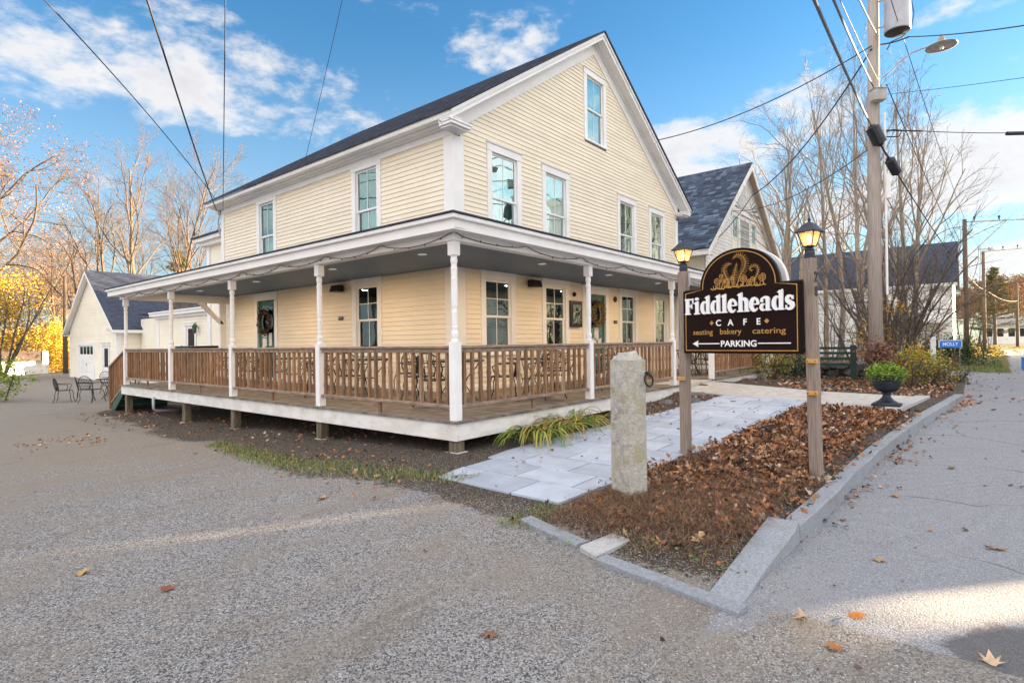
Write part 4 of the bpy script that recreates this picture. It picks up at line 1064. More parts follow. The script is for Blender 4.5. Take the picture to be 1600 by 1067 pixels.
# wing between house and garage
wing = thing('wing', 'low cream wing with flat roof, white door and rooftop railing', 'building', (5, 17.4, -.9))
FW = ((5.0, 0, 0), (0, 1, 0), (-1, 0, 0))
mb = MB(); mb.box(5.03, 17.36, -1.2, 11, 28.1, 2.5); mb.build('wall', 'creamL', wing)
siding(wing, FW, 17.36, 25.6, -.88, 2.5, [(21.05, 22.35, -1, 2.1)], .13)
mb = MB(); mb.fb(FW, 19.0, 19.3, 0, .045, -.9, 2.5); mb.fb(FW, 25.4, 25.65, 0, .045, -.9, 2.5); mb.build('corner_board', 'white', wing)
mb = MB(); mb.fb(FW, 17.37, 25.9, .0, .30, 2.52, 2.66); mb.fb(FW, 17.37, 25.9, .0, .12, 2.40, 2.519); mb.fb(FW, 17.37, 25.85, -.1, .36, 2.661, 2.72); mb.build('eave_cornice', 'white', wing)
mb = MB(); mb.box(4.9, 17.37, 2.721, 11, 28.1, 2.76); mb.build('roof', 'roof', wing)
wd = door(wing, FW, 21.7, .95, -.1, 1.98, 'white', cas=.13, head=.12, small=True)
for i in range(3):
    for j in range(3): mb = MB(); mb.fb(FW, 21.38 + i * .22, 21.57 + i * .22, .001, .008, 1.08 + j * .27, 1.31 + j * .27); mb.build('pane', 'dark', wd)
mb = MB(); mb.fb(FW, 21.38, 22.01, .001, .008, .2, .95); mb.build('pane', 'dark', wd)
for i in range(24):
    mb = MB(); y_ = 19.6 + i * .26; mb.box(5.6, y_, 2.95, 5.63, y_ + .03, 3.75); mb.build('baluster', 'pier', wing)
mb = MB(); mb.box(5.57, 19.4, 3.75, 5.66, 26, 3.81); mb.box(5.58, 19.4, 2.9, 5.65, 26, 2.95)
for y_ in (19.4, 22.2, 25.0): mb.box(5.55, y_, 2.76, 5.65, y_ + .1, 3.85)
mb.build('rooftop_rail', 'pier', wing)
wl_ = thing('wall_lantern', 'dark green wall lantern beside the white wing door', 'lantern', (4.95, 20.85, 1.75))
mb = MB(); mb.lathe([(.03, 1.62), (.08, 1.68), (.10, 1.9), (.12, 1.92), (.02, 2.05)], (4.82, 20.85, 0), 8); mb.build('body', 'stairg', wl_)
mb = MB(); mb.tube([(5.0, 20.85, 1.8), (4.86, 20.85, 2.08), (4.82, 20.85, 2.02)], .012, 5); mb.build('bracket', 'black', wl_)
mb = MB(); mb.box(4.93, 22.6, .95, 4.99, 22.7, 1.1); o = mb.build('door_bell_box', 'black', None); tag(o, 'tiny dark box left of the white wing door', 'box')

# ================================================================== neighbour house (grey-blue roof)
nb = thing('neighbor_house', 'white gabled house with steep blue-grey shingle roof and sunburst gable', 'house', (17.7, 3.6, -.3))
NX0, NX1, NAX, NEZ, NAZ, NY0, NY1 = 17.67, 29.9, 23.75, 4.78, 9.72, 3.0, 15.5
NW0, NW1 = 18.35, 29.2; NWY = 3.42
FN = ((0, NWY, 0), (1, 0, 0), (0, -1, 0))
ns = (NAZ - NEZ) / (NAX - NX0)
mb = MB(); mb.prism([(NW0, -.5), (NW1, -.5), (NW1, NEZ + .3), (NAX, NAZ - .25), (NW0, NEZ + .3)], -10, -.03, FN); mb.build('wall', 'creamL', nb)
nops = [(21.85, 22.75, 4.9, 7.1), (24.72, 25.62, 4.9, 7.1)]
siding(nb, FN, NW0, NW1, 2.6, 7.5, nops, .16, m=M['white'], span=lambda z: (max(NW0, NX0 + (z + .3 - NEZ) / ns), min(NW1, NX1 - (z + .3 - NEZ) / ns)))
mb = MB(); mb.fb(FN, NW0, NW1, 0, .04, -.4, 2.6); mb.build('lower_wall', 'creamL', nb)
for uc in (22.3, 25.17): window(nb, FN, uc, .85, 4.95, 6.92, style='v', cas=.16, blind=('blindw', (0, 1, .0, 1)))
# trellis between windows
mb = MB()
for i in range(7): mb.fb(FN, 23.05 + i * .2, 23.08 + i * .2, .03, .05, 4.8, 6.9)
for i in range(10): mb.fb(FN, 23.0, 24.35, .051, .07, 4.85 + i * .22, 4.88 + i * .22)
mb.build('trellis', 'galv', nb)
# sunburst
mb = MB(); mb.fb(FN, 21.3, 26.4, .034, .10, 7.12, 7.32); mb.fb(FN, NAX - .09, NAX + .09, .034, .09, 7.32, 9.2); mb.build('gable_rail', 'white', nb)
for s in (-1, 1):
    for i in range(9):
        a0 = math.radians(4 + i * 9.6); a1 = a0 + math.radians(5.2)
        def ext(a):
            # length along the ray until the rake
            cx, cz = NAX + s * .12, 7.34; L = 0
            while L < 2.4:
                L += .03; x = cx + s * L * math.cos(a); z = cz + L * math.sin(a)
                if z > NEZ - .38 + (min(x, 2 * NAX - x) - NX0) * ns: break
            return L
        cx, cz = NAX + s * .12, 7.34; L0, L1 = ext(a0), ext(a1)
        poly = [(cx + s * .1 * math.cos(a0), cz + .1 * math.sin(a0)), (cx + s * L0 * math.cos(a0), cz + L0 * math.sin(a0)), (cx + s * L1 * math.cos(a1), cz + L1 * math.sin(a1)), (cx + s * .1 * math.cos(a1), cz + .1 * math.sin(a1))]
        if s < 0: poly = poly[::-1]
        mb = MB(); mb.prism(poly, .034, .08, FN); mb.build('sunburst_ray', 'white', nb)
mb = MB(); mb.prism([(NAX - 2.4, 7.32), (NAX + 2.4, 7.32), (NAX, NAZ - .35)], 0, .03, FN); mb.build('gable_panel', mat('grey_gable', (.26, .28, .31), (.2, .22, .25), 3, .8), nb)
m_nroof = mat('neighbor_shingles', (.11, .16, .25), (.045, .065, .11), 2.2, .85, rand=.16)
for side in (0, 1):
    xe = NX0 if side == 0 else NX1; ze = NEZ
    P = [(xe, NY0, ze), (xe, NY1, ze), (NAX, NY1, NAZ), (NAX, NY0, NAZ)]; Q = [(a, b, c_ + .05) for a, b, c_ in P]
    mb = MB(); mb.hexa(P + Q if side == 0 else P[::-1] + Q[::-1]); mb.build('roof', 'roof', nb)
    poly = [(xe, ze - .3), (NAX, NAZ - .36), (NAX, NAZ - .0), (xe, ze + .03)]
    if side: poly = poly[::-1]
    mb = MB(); mb.prism(poly, NWY - NY0 - .04, NWY - NY0 + .0, FN); mb.build('rake_board', 'white', nb)
    poly = [(xe, ze - .06), (NAX, NAZ - .07), (NAX, NAZ - .02), (xe, ze - .01)]
    if side: poly = poly[::-1]
    mb = MB(); mb.prism(poly, 0, NWY - NY0 - .045, FN); mb.build('soffit', 'soffit', nb)
    poly = [(xe + (.5 if side == 0 else -.5), zz_ := ze - .3 + .5 * ns), (NAX, NAZ - .50), (NAX, NAZ - .08), (xe + (.5 if side == 0 else -.5), ze - .07 + .5 * ns)]
    if side: poly = poly[::-1]
    mb = MB(); mb.prism(poly, .03, .075, FN); mb.build('rake_frieze', 'white', nb)
mb = MB(); mb.box(NX0 + .02, NY0 + .05, NEZ - .22, NX0 + .06, NY1, NEZ - .01); mb.box(NX0 + .06, NY0 + .05, NEZ - .2, NW0, NY1, NEZ - .17); mb.build('eave_fascia', 'white', nb)
# individual shingle tabs on the visible slope: 300 largest as parts, the rest joined
tabs = []
L = math.hypot(NAX - NX0, NAZ - NEZ); nrows = 36; rh = L / nrows
ux = np.array([(NAX - NX0) / L, 0, (NAZ - NEZ) / L]); nn = np.array([-(NAZ - NEZ) / L, 0, (NAX - NX0) / L])
cols_ = [np.array(c_) * .8 for c_ in ((.085, .12, .19), (.06, .085, .14), (.13, .18, .27), (.045, .06, .10), (.19, .25, .35), (.10, .14, .21), (.07, .10, .16), (.07, .10, .16))]
V = []; Fc = []; C = []
for r in range(nrows):
    y = NY0 - random.random() * .3
    while y < NY1:
        w_ = random.uniform(.18, .42); y2 = min(NY1, y + w_ - .012); ya = max(NY0, y)
        if y2 > ya + .02:
            o0 = np.array([NX0, 0, NEZ + .05]) + ux * (r * rh - .015); o1 = o0 + ux * (rh + .03); th = .012 + random.random() * .014
            k_ = len(V); V += [o0 + [0, ya, 0] + nn * th, o0 + [0, y2, 0] + nn * th, o1 + [0, y2, 0] + nn * .003, o1 + [0, ya, 0] + nn * .003, o0 + [0, ya, 0], o0 + [0, y2, 0]]
            Fc += [(k_ + 3, k_ + 2, k_ + 1, k_), (k_, k_ + 1, k_ + 5, k_ + 4)]; cc = random.choice(cols_) * random.uniform(.85, 1.15); C += [cc] * 6
        y += w_
o = np_mesh('shingles', np.array(V) - np.array(ORG[nb.name]), Fc, mat('shingle_tabs', (1, 1, 1), (.8, .8, .8), 30, .85, attr='Col'), nb, np.array(C)); tag(o, kind='stuff')

# ================================================================== far white house
fh = thing('far_white_house', 'long white house with dark roof behind the bare shrubs', 'house', (45, -4.2, -.35))
FX0, FY0, FY1, FE, FR = 45.0, -4.2, 16.0, 4.9, 8.15
FFH = ((FX0, 0, 0), (0, 1, 0), (-1, 0, 0))
mb = MB(); mb.box(FX0, FY0, -.6, FX0 + 8, FY1, FE); mb.add([(FX0, FY0, FE), (FX0 + 8, FY0, FE), (FX0 + 4, FY0, FR)], [(0, 1, 2)]); mb.build('wall', 'white', fh)
siding(fh, FFH, FY0, FY1, -.3, FE - .1, [(y_ - .62, y_ + .62, a, b) for y_ in (-2.4, .2, 3.0, 6.2) for a, b in ((2.35, 4.3), (-.2, 1.9))], .17, m=M['white'])
for y_ in (-2.4, .2, 3.0, 6.2):
    for z0_, z1_ in ((2.6, 4.05), (.25, 1.75)): window(fh, FFH, y_, .8, z0_, z1_, style='x', cas=.14, glass='glass', blind=('dark',))
P = [(FX0 - .35, FY0 - .3, FE - .1), (FX0 - .35, FY1, FE - .1), (FX0 + 4, FY1, FR), (FX0 + 4, FY0 - .3, FR)]
mb = MB(); mb.hexa(P + [(a, b, c_ + .08) for a, b, c_ in P]); mb.build('roof', 'roof', fh)
P = [(FX0 + 4, FY0 - .3, FR), (FX0 + 4, FY1, FR), (FX0 + 8.3, FY1, FE - .1), (FX0 + 8.3, FY0 - .3, FE - .1)]
mb = MB(); mb.hexa(P + [(a, b, c_ + .08) for a, b, c_ in P]); mb.build('roof', 'roof', fh)
mb = MB(); mb.box(FX0 - .36, FY0 - .3, FE - .32, FX0 - .30, FY1, FE - .09); mb.box(FX0 - .3, FY0 - .3, FE - .3, FX0, FY1, FE - .26); mb.build('eave_fascia', 'white', fh)
# side porch of the far house
mb = MB(); mb.box(41.6, 7.2, 1.95, 45, 13.5, 2.1); mb.box(41.75, 7.3, 1.65, 45, 13.4, 1.95); mb.box(41.5, 7.1, -.3, 45, 13.6, .05); mb.build('side_porch', 'white', fh)
for y_ in (7.5, 9.4, 11.3, 13.2): mb = MB(); mb.box(41.8, y_ - .1, .05, 42.0, y_ + .1, 1.65); mb.build('porch_column', 'white', fh)
# front porch pieces on the near end
mb = MB(); mb.box(43.4, -3.6, 2.0, 45, -.6, 2.15); mb.build('porch_hood', 'white', fh)
for y_ in (-3.4, -.8): mb = MB(); mb.box(43.5, y_ - .1, -.3, 43.7, y_ + .1, 2.0); mb.build('porch_column', 'tan', fh)

# a small house at the end of the lawn
sh = thing('distant_house', 'small pale house far off beyond the sunlit lawn', 'house', (100, -10, -.5))
c0 = at(1572, 105); x_, y_ = c0[0], c0[1]
mb = MB(); mb.box(x_, y_ - 3.5, -.6, x_ + 6, y_ + 3.5, 3.0); mb.build('wall', 'white', sh)
mb = MB(); mb.prism([(y_ - 4.2, 2.9), (y_ + 4.2, 2.9), (y_, 5.6)], -6.5, .5, ((x_, 0, 0), (0, 1, 0), (-1, 0, 0))); mb.build('roof', 'galv', sh)
for d in (-2.4, -.8, .8, 2.4): mb = MB(); mb.box(x_ - .04, y_ + d - .45, .9, x_ - .01, y_ + d + .45, 2.4); mb.build('window', 'dark', sh)

# small shed far left
sd_ = at(20, 42); x_, y_ = sd_[0], sd_[1]
sdn = thing('shed', 'low white shed with dark flat roof at far left', 'shed', (x_, y_, sd_[2]))
mb = MB(); mb.box(x_ - 1.4, y_ - .9, -1.2, x_ + 1.6, y_ + 4.5, .15); mb.build('wall', 'white', sdn)
mb = MB(); mb.box(x_ - 1.6, y_ - 1.1, .151, x_ + 1.8, y_ + 4.7, .9); mb.build('roof', mat('brown_tarp', (.10, .07, .06), (.07, .05, .045), 2, .8), sdn)
mb = MB(); mb.box(x_ - 1.44, y_ - .95, -1.2, x_ - 1.1, y_ - .9, .8); mb.box(x_ + 1.5, y_ - 1.15, -1.2, x_ + 1.85, y_ - 1.1, .85); mb.build('corner_post', 'white', sdn)

# ---- unseen blocks across the road, added to shade the cafe; windows mirror them
def block(n0, n1, d, h, name, label, m='brick'):
    """an unseen mass added for shade; n0..n1 measured across the sun's direction"""
    s = SUN_H; n = np.array([-s[1], s[0]])
    c_ = thing(name, label, 'building', (0, 0, 0))
    A = s * d + n * n0; Bq = s * d + n * n1; Cq = s * (d + 8) + n * n1; Dq = s * (d + 8) + n * n0
    mb = MB(); mb.hexa([(*A, -1), (*Bq, -1), (*Cq, -1), (*Dq, -1), (*A, h), (*Bq, h), (*Cq, h), (*Dq, h)][::1]); mb.build('wall', m, c_)
    mb = MB(); A2, B2, C2, D2 = [p_ + q_ for p_, q_ in zip((A, Bq, Cq, Dq), (-s * .3 , -s * .3, s * .3, s * .3))]
    mb.hexa([(*A2, h + .002), (*B2, h + .002), (*C2, h + .002), (*D2, h + .002), (*A2, h + .4), (*B2, h + .4), (*C2, h + .4), (*D2, h + .4)]); mb.build('cornice', 'white', c_)
    k_ = max(1, int((n1 - n0) / 3))
    for fl in range(int(h / 3.2)):
        for i in range(k_):
            t = n0 + (n1 - n0) * (i + .5) / k_; q = s * (d - .03) + n * t
            mb = MB(); P = [q - n * .5, q + n * .5, q + n * .5 - s * .05, q - n * .5 - s * .05]
            z0_ = fl * 3.2 + .8; mb.hexa([(*p_, z0_) for p_ in P] + [(*p_, z0_ + 1.6) for p_ in P]); mb.build('window', 'blindw', c_)
SUN_T = math.tan(SUN_EL)
nrmv = np.array([-SUN_H[1], SUN_H[0]])
block(-16, -5.25, 25, 5.6, 'shade_block', 'unseen low cream building behind the camera, added for shade', 'creamL')
block(-4.85, -2.24, 25, 6.2, 'shade_block', 'unseen narrow white building between two light gaps, added for shade', 'white')
block(-2.07, 3.2, 25.5, 7.0, 'shade_block', 'unseen low pale building across from the cafe sign, added for shade', 'creamL')
block(3.1, 4.7, 38, 9.6, 'shade_wing', 'unseen lowest pale wing across from the cafe front, added for shade', 'creamL')
block(4.3, 6.2, 38.2, 12.9, 'shade_wing', 'unseen middle pale wing across from the cafe front, added for shade', 'white')
block(6.19, 11.0, 38, 13.8, 'shade_wing', 'unseen wide pale block across from the cafe front, added for shade', 'creamL')
block(10.9, 21.5, 52, 15.4, 'tall_shade_block', 'unseen tallest pale block farther down the street, added for shade', 'creamL')
# unseen pieces added in the gaps to trim the sun streaks
def alley(n0, n1, d, z0, z1, label):
    s = SUN_H; n = nrmv; A = s * d + n * n0; Bq = s * d + n * n1; Cq = s * (d + 1) + n * n1; Dq = s * (d + 1) + n * n0
    mb = MB(); mb.hexa([(*p_, z0) for p_ in (A, Bq, Cq, Dq)] + [(*p_, z1) for p_ in (A, Bq, Cq, Dq)]); tag(mb.build('streak_trim', 'brick', None), label, 'wall')
d_ = 25.6
alley(-2.24, -2.07, d_, -1, (d_ + 1.1) * SUN_T - .52, 'unseen low brick piece added in the narrow gap to trim the sun streak')
alley(-2.24, -2.07, d_, (d_ + 3.6) * SUN_T - .50, 6.2, 'unseen brick piece added over the narrow gap to trim the sun streak')
alley(-5.25, -4.85, d_, (d_ - .3) * SUN_T - .50, 5.6, 'unseen brick piece added over the wider gap to trim the sun patch')

# ================================================================== paver path
path = thing('paver_walkway', 'pale blue grey paver walkway', None, (2, -1.5, -.4), kind='structure')
if 'category' in path: del path['category']
def clip_poly(poly, edge_pts):
    """Sutherland-Hodgman against a convex polygon (ccw)"""
    out = poly
    for i in range(len(edge_pts)):
        a = np.array(edge_pts[i]); b = np.array(edge_pts[(i + 1) % len(edge_pts)]); nn_ = []
        if not out: return []
        for j in range(len(out)):
            p, q = np.array(out[j]), np.array(out[(j + 1) % len(out)])
            sp_ = (b[0] - a[0]) * (p[1] - a[1]) - (b[1] - a[1]) * (p[0] - a[0]); sq = (b[0] - a[0]) * (q[1] - a[1]) - (b[1] - a[1]) * (q[0] - a[0])
            if sp_ >= 0: nn_.append(tuple(p))
            if sp_ * sq < 0: nn_.append(tuple(p + (q - p) * (sp_ / (sp_ - sq))))
        out = nn_
    return out
def path_l(x): return float(np.interp(x, [-1.04, .66, 3, 5, 6.6, 7.7], [-.71, -.45, -.62, -.82, -1.0, -1.1]))
def path_r(x): return float(np.interp(x, [-1.04, -.6, .66, 3, 6.6, 7.7], [-2.35, -2.37, -2.5, -2.70, -2.86, -2.9]))
x = -1.02; row = 0
while x < 7.4:
    x2 = x + .515; yy = -3.3 + (row % 2) * .38 + random.uniform(-.03, .03)
    while yy < 0:
        y2 = yy + .76
        xl, xr = x + .010, min(x2, 7.45) - .010
        lo = max(yy + .010, (path_r(xl) + path_r(xr)) / 2); hi = min(y2 - .010, (path_l(xl) + path_l(xr)) / 2)
        if hi - lo > .06:
            # slightly slanted first row follows the gravel edge
            sk = (lambda t_: .10 * (t_ + 1.5)) if row == 0 else (lambda t_: 0)
            lo0 = lo if yy + .004 >= path_r(xl) else path_r(xl); lo1 = lo if yy + .004 >= path_r(xr) else path_r(xr)
            hi0 = hi if y2 - .004 <= path_l(xl) else path_l(xl); hi1 = hi if y2 - .004 <= path_l(xr) else path_l(xr)
            P = [(xl, lo0), (xr, lo1), (xr, hi1), (xl, hi0)]
            dz = random.uniform(-.003, .003)
            zt = [Hs(px_, py_) for px_, py_ in ((xl, -.9), (xr, -.9))] ; zc = [Hs(px_, -2.2) for px_ in (xl, xr)]
            top = [(a, b, float(np.interp(b, [-2.6, -.9], [float(G(a, -2.3)), float(G(a, -.9))])) + .02 + dz) for a, b in P]
            mb = MB(); mb.hexa([(a, b, c_ - .07) for a, b, c_ in top] + top); mb.build('paver', 'paver', path, bevel=.004)
        yy = y2
    x = x2; row += 1
# concrete apron, step and landing
def slab(name, poly, th, lift, m, label, kind='structure', bevel=.008, cat=None, flat=None):
    V = [(a, b, (flat if flat is not None else float(G(a, b))) + lift) for a, b in poly]; k_ = len(V)
    mb = MB(); mb.add([(a, b, c_ - th) for a, b, c_ in V] + V, [tuple(range(k_))[::-1], tuple(range(k_, 2 * k_))] + [(i, (i + 1) % k_, (i + 1) % k_ + k_, i + k_) for i in range(k_)])
    o = mb.build(name, m, None, bevel=bevel); return tag(o, label, cat, kind=kind)
zl = float(G(8, -2))
slab('concrete_walk', [(7.46, -2.9), (9.4, -2.6), (9.3, -.07), (7.15, -.07), (7.3, -1.05)], .2, .03, 'conc', 'old concrete walk from pavers to the porch entry')
slab('concrete_walk', [(6.9, -4.15), (9.5, -4.35), (9.42, -2.605), (7.46, -2.905), (6.7, -2.92)], .2, .028, 'conc', 'old concrete walk between granite step and pavers')
st = slab('granite_step', [(6.2, -4.28), (9.55, -4.62), (9.5, -4.36), (6.2, -4.02)], .3, .05, 'granite', 'long pale granite step beside the urn planter', None, .012, 'step', flat=zl - .03)
slab('lower_landing', [(6.5, -4.56), (9.7, -4.90), (9.6, -4.63), (6.5, -4.31)], .2, -.10, 'conc', 'low concrete landing between kerb and granite step', flat=-.25)
# kerb stones
kerb = thing('kerb', 'rough granite kerb round the planting bed', None, (0, -4.2, -.5), kind='structure')
def kerb_stone(p0, p1, w0, w1, top0, top1, depth=.35, side=1):
    """outer edge p0->p1, width inwards"""
    p0 = np.array(p0, float); p1 = np.array(p1, float); d = p1 - p0; L = np.linalg.norm(d); d /= L; n = np.array([-d[1], d[0]]) * side
    k_ = max(2, int(L / .22)); V = []; r = np.random.default_rng(int(abs(p0[0] * 971 + p0[1] * 313) * 10))
    for i in range(k_ + 1):
        t = i / k_; c_ = p0 + d * L * t; w_ = w0 + (w1 - w0) * t; z = top0 + (top1 - top0) * t
        j = r.normal(0, .006, 6); g0 = .006 if i in (0, k_) else 0
        cc = c_ + d * (g0 if i == 0 else -g0)
        V += [(*(cc + n * (.0 + j[0])), z - depth), (*(cc + n * (j[1] * .8)), z - .012), (*(cc + n * (.014 + j[2] * .4)), z + j[3] * .3), (*(cc + n * (w_ - .012)), z + j[4] * .3), (*(cc + n * w_), z - .015), (*(cc + n * w_), z - depth)]
    fs = []
    for i in range(k_):
        for q in range(5): fs.append((i * 6 + q, i * 6 + q + 1, (i + 1) * 6 + q + 1, (i + 1) * 6 + q) if side > 0 else (i * 6 + q, (i + 1) * 6 + q, (i + 1) * 6 + q + 1, i * 6 + q + 1))
    fs += [tuple(range(6)) , tuple(range(k_ * 6, k_ * 6 + 6))[::-1]]
    mb = MB(); mb.add(V, fs); return mb.build('kerb_stone', 'kerb', kerb)
def kt(x): return float(G(x, -4.1)) + .015
def ko(x): return (x, float(kerb_y(x)))
xs = [-1.95, -.38, 3.15, 5.0, 6.1, 8.6, 9.55, 10.55]
for i in range(len(xs) - 1):
    a, b = xs[i], xs[i + 1]
    if i == 0: kerb_stone((-2.02, -4.29), (-.40, -4.265), .20, .25, kt(-1.9) - .005, kt(-.3) + .04)
    else: kerb_stone(ko(a), ko(b), .155, .155, kt(a) + (.0 if a > .5 else .005), kt(b))
# left edging, laid in the gravel
def zk(p): return float(G(*p)) + .035
for (p0, p1, w_) in (((-1.60, -2.36), (-1.77, -3.04), .13), ((-1.93, -3.30), (-2.13, -4.33), .12)):
    kerb_stone(p0, p1, w_, w_, zk(p0) + .01, zk(p1) - .0, side=1)
mb = MB(); zq = zk((-1.7, -3.2)) + .012
mb.hexa([(-1.86, -3.26, zq - .2), (-1.80, -3.08, zq - .2), (-1.42, -3.14, zq - .2), (-1.46, -3.32, zq - .2), (-1.88, -3.27, zq - .01), (-1.80, -3.08, zq - .005), (-1.42, -3.14, zq), (-1.46, -3.32, zq)][::1]); mb.build('kerb_stone', 'granite', kerb, bevel=.01)

# ================================================================== granite hitching post
gp = thing('granite_post', 'rough grey granite hitching post with black iron ring', 'post', (-.48, -2.8, -.5))
C0 = np.array([-.62, -2.88]); dl = np.array([.42, .907]); dr = np.array([.907, -.42]); S_ = .285; S2 = .20
nu, nz = 13, 46; V = []; Fc = []
def gface(o_, d_, w_, nrm, amp, seed):
    b0_ = len(V)
    for j in range(nz + 1):
        z = -.75 + 1.60 * j / nz
        for i in range(nu + 1):
            t = i / nu; p = o_ + d_ * w_ * t; a_ = amp * min(1, min(t, 1 - t) * 7) * min(1, (nz - j) / 3)
            q = (fbm(np.array([t * .3 + seed]), np.array([z * 1.0]), 15, 5, seed)[0] - .45) * a_ + (a_ * .35 if fbm(np.array([t * .3 + seed]), np.array([z]), 4.5, 3, seed + 5)[0] > .52 else 0)
            p = p + nrm * q; V.append((p[0], p[1], z))
    for j in range(nz):
        for i in range(nu): k_ = b0_ + j * (nu + 1) + i; Fc.append((k_, k_ + 1, k_ + nu + 2, k_ + nu + 1))
nl = np.array([-dr[0], -dr[1]]); nr = -dl
gface(C0 + dl * S_, -dl, S_, nl, .055, 3); gface(C0, dr, S2, nr, .012, 11)
gface(C0 + dr * S2, dl, S_, -nl, .02, 17); gface(C0 + dr * S2 + dl * S_, -dr, S2, dl, .02, 23)
# rough pyramidal top
k0 = len(V); nt = 8
for j in range(nt + 1):
    for i in range(nt + 1):
        a, b = i / nt, j / nt; p = C0 + dl * S_ * a + dr * S2 * b; e_ = min(a, 1 - a, b, 1 - b)
        V.append((p[0], p[1], .85 + (.07 * min(1, e_ * 4) * (.5 + fbm(np.array([a * .3]), np.array([b * .3]), 10, 3, 31)[0]) if e_ > 0 else 0)))
for j in range(nt):
    for i in range(nt): k_ = k0 + j * (nt + 1) + i; Fc.append((k_, k_ + nt + 1, k_ + nt + 2, k_ + 1))
np_mesh('stone_shaft', np.array(V) - np.array(gp.location), Fc, 'grpost', gp)
rc = np.array([*(C0 + dr * .20 + nr * .035), .68])
mb = MB(); u_ = np.array([*dr, 0]); n_ = np.array([*nr, 0])
mb.tube([rc + u_ * .047 * math.cos(a) + np.array([0, 0, -.02 + .055 * math.sin(a)]) + n_ * (.01 - .012 * math.sin(a)) for a in np.linspace(0, 2 * math.pi, 22)], .0095, 7); mb.build('iron_ring', 'black', gp, smooth=True)
mb = MB(); mb.tube([rc + np.array([0, 0, .045]) - n_ * .05, rc + np.array([0, 0, .05]) + n_ * .012, rc + np.array([0, 0, .025]) + n_ * .03], .014, 6); mb.build('staple', 'black', gp)

# ================================================================== cafe sign
L0 = np.array([1.57, -2.52]); dS = np.array([-.23667, -.97159]); nS = np.array([-.97159, .23667])
R0 = np.array([1.19, -4.08])
sign = thing('cafe_sign', 'dark brown arched cafe sign with gold border hung between two grey posts', 'sign', (1.38, -3.3, -.45))
FSN = ((L0[0], L0[1], 0), (*dS, 0), (*nS, 0))
def post(p, z0, z1, lean, w_=.066):
    mb = MB(); a = dS * w_; b = nS * w_; P = []
    for z, q in ((z0, np.zeros(2)), (z1, lean)):
        for s0, s1 in ((-1, -1), (1, -1), (1, 1), (-1, 1)): c_ = p + q + a * s0 + b * s1; P.append((*c_, z))
    # orient outward
    P = [P[i] for i in (3, 2, 1, 0, 7, 6, 5, 4)]
    mb.hexa(P); return mb.build('post', 'postw', sign, bevel=.008)
poL = post(L0, -1.0, 1.895, np.array([0, 0]), .054); poR = post(R0, -1.0, 1.865, -dS * .045, .052)
def arch(u0, u1, z0, zs, us0, us1, rise, n=28, inset=0.0):
    u0 += inset; u1 -= inset; z0 += inset; zt = zs - inset
    uc = (us0 + us1) / 2; rx = (us1 - us0) / 2 - inset; rz = rise - inset
    P = [(u0, z0), (u1, z0), (u1, zt)]
    for i in range(n + 1):
        a = math.pi * i / n; P.append((uc + rx * math.cos(a), max(zt, zs + rz * math.sin(a) ** .92)))
    P.append((u0, zt)); return P
BA = (.075, 1.515, .868, 1.632, .318, 1.287, .437)
off = .115
mb = MB(); mb.prism(arch(*BA), .080, off, FSN); board = mb.build('sign_board', 'signb', sign)
mb = MB(); mb.prism(arch(BA[0] - .0, BA[1] + .0, *BA[2:]), .045, .0799, FSN); mb.build('board_edge', 'black', board)
mb = MB(); mb.prism(arch(*BA), -.115, -.085, FSN); mb.build('rear_board', 'white', sign)
mb = MB(); mb.prism(arch(BA[0], BA[1], BA[2], BA[3], BA[4], BA[5], BA[6]), -.085, -.06, FSN); mb.build('rear_board_core', 'white', sign)
mb = MB(); mb.ring2d(arch(*BA, inset=.030), arch(*BA, inset=.040), off, off + .003, FSN); mb.build('gold_border', 'gold', board)
for z_ in (.875, 1.60):
    mb = MB(); mb.fb(FSN, .05, 1.55, -.055, .044, z_ + .01, z_ + .05); mb.build('cross_bar', 'black', sign)
# ---- lettering
LN = [0]
def lbox(mb, u0, u1, z0, z1, n1_):
    LN[0] += 1; mb.fb(FSN, u0, u1, off + .0005, off + n1_ + (LN[0] % 7) * .0004, z0, z1)
def lpoly(mb, poly, n1_):
    LN[0] += 1; ar = sum(poly[i][0] * poly[(i + 1) % len(poly)][1] - poly[(i + 1) % len(poly)][0] * poly[i][1] for i in range(len(poly)))
    if ar < 0: poly = poly[::-1]
    mb.prism(poly, off + .0005, off + n1_ + (LN[0] % 7) * .0004, FSN)
def lstroke(mb, pts, wd, n1_):
    """a stroke with changing width as a chain of quads"""
    pts = [np.array(p, float) for p in pts]; k_ = len(pts); wd = wd if hasattr(wd, '__len__') else [wd] * k_
    L_, R_ = [], []
    for i in range(k_):
        t = pts[min(i + 1, k_ - 1)] - pts[max(i - 1, 0)]; t = t / (np.linalg.norm(t) + 1e-9); n_ = np.array([-t[1], t[0]])
        L_.append(pts[i] + n_ * wd[i] / 2); R_.append(pts[i] - n_ * wd[i] / 2)
    O, U, N = [np.array(q, float) for q in FSN]
    LN[0] += 1; zt = off + n1_ + (LN[0] % 7) * .0004; V = []; fs = []
    for lv in (off + .0005, zt):
        for q in L_ + R_: V.append(O + U * q[0] + N * lv + np.array([0, 0, q[1]]))
    for i in range(k_ - 1):
        a, b, c_, d = i, i + 1, k_ + i + 1, k_ + i; o2 = 2 * k_
        fs += [(a, b, c_, d), (a + o2, d + o2, c_ + o2, b + o2), (a, a + o2, b + o2, b), (d, c_, c_ + o2, d + o2)]
    fs += [(0, k_, 3 * k_, 2 * k_), (k_ - 1, 3 * k_ - 1, 4 * k_ - 1, 2 * k_ - 1)]
    mb.add(V, fs)
H_ = .020
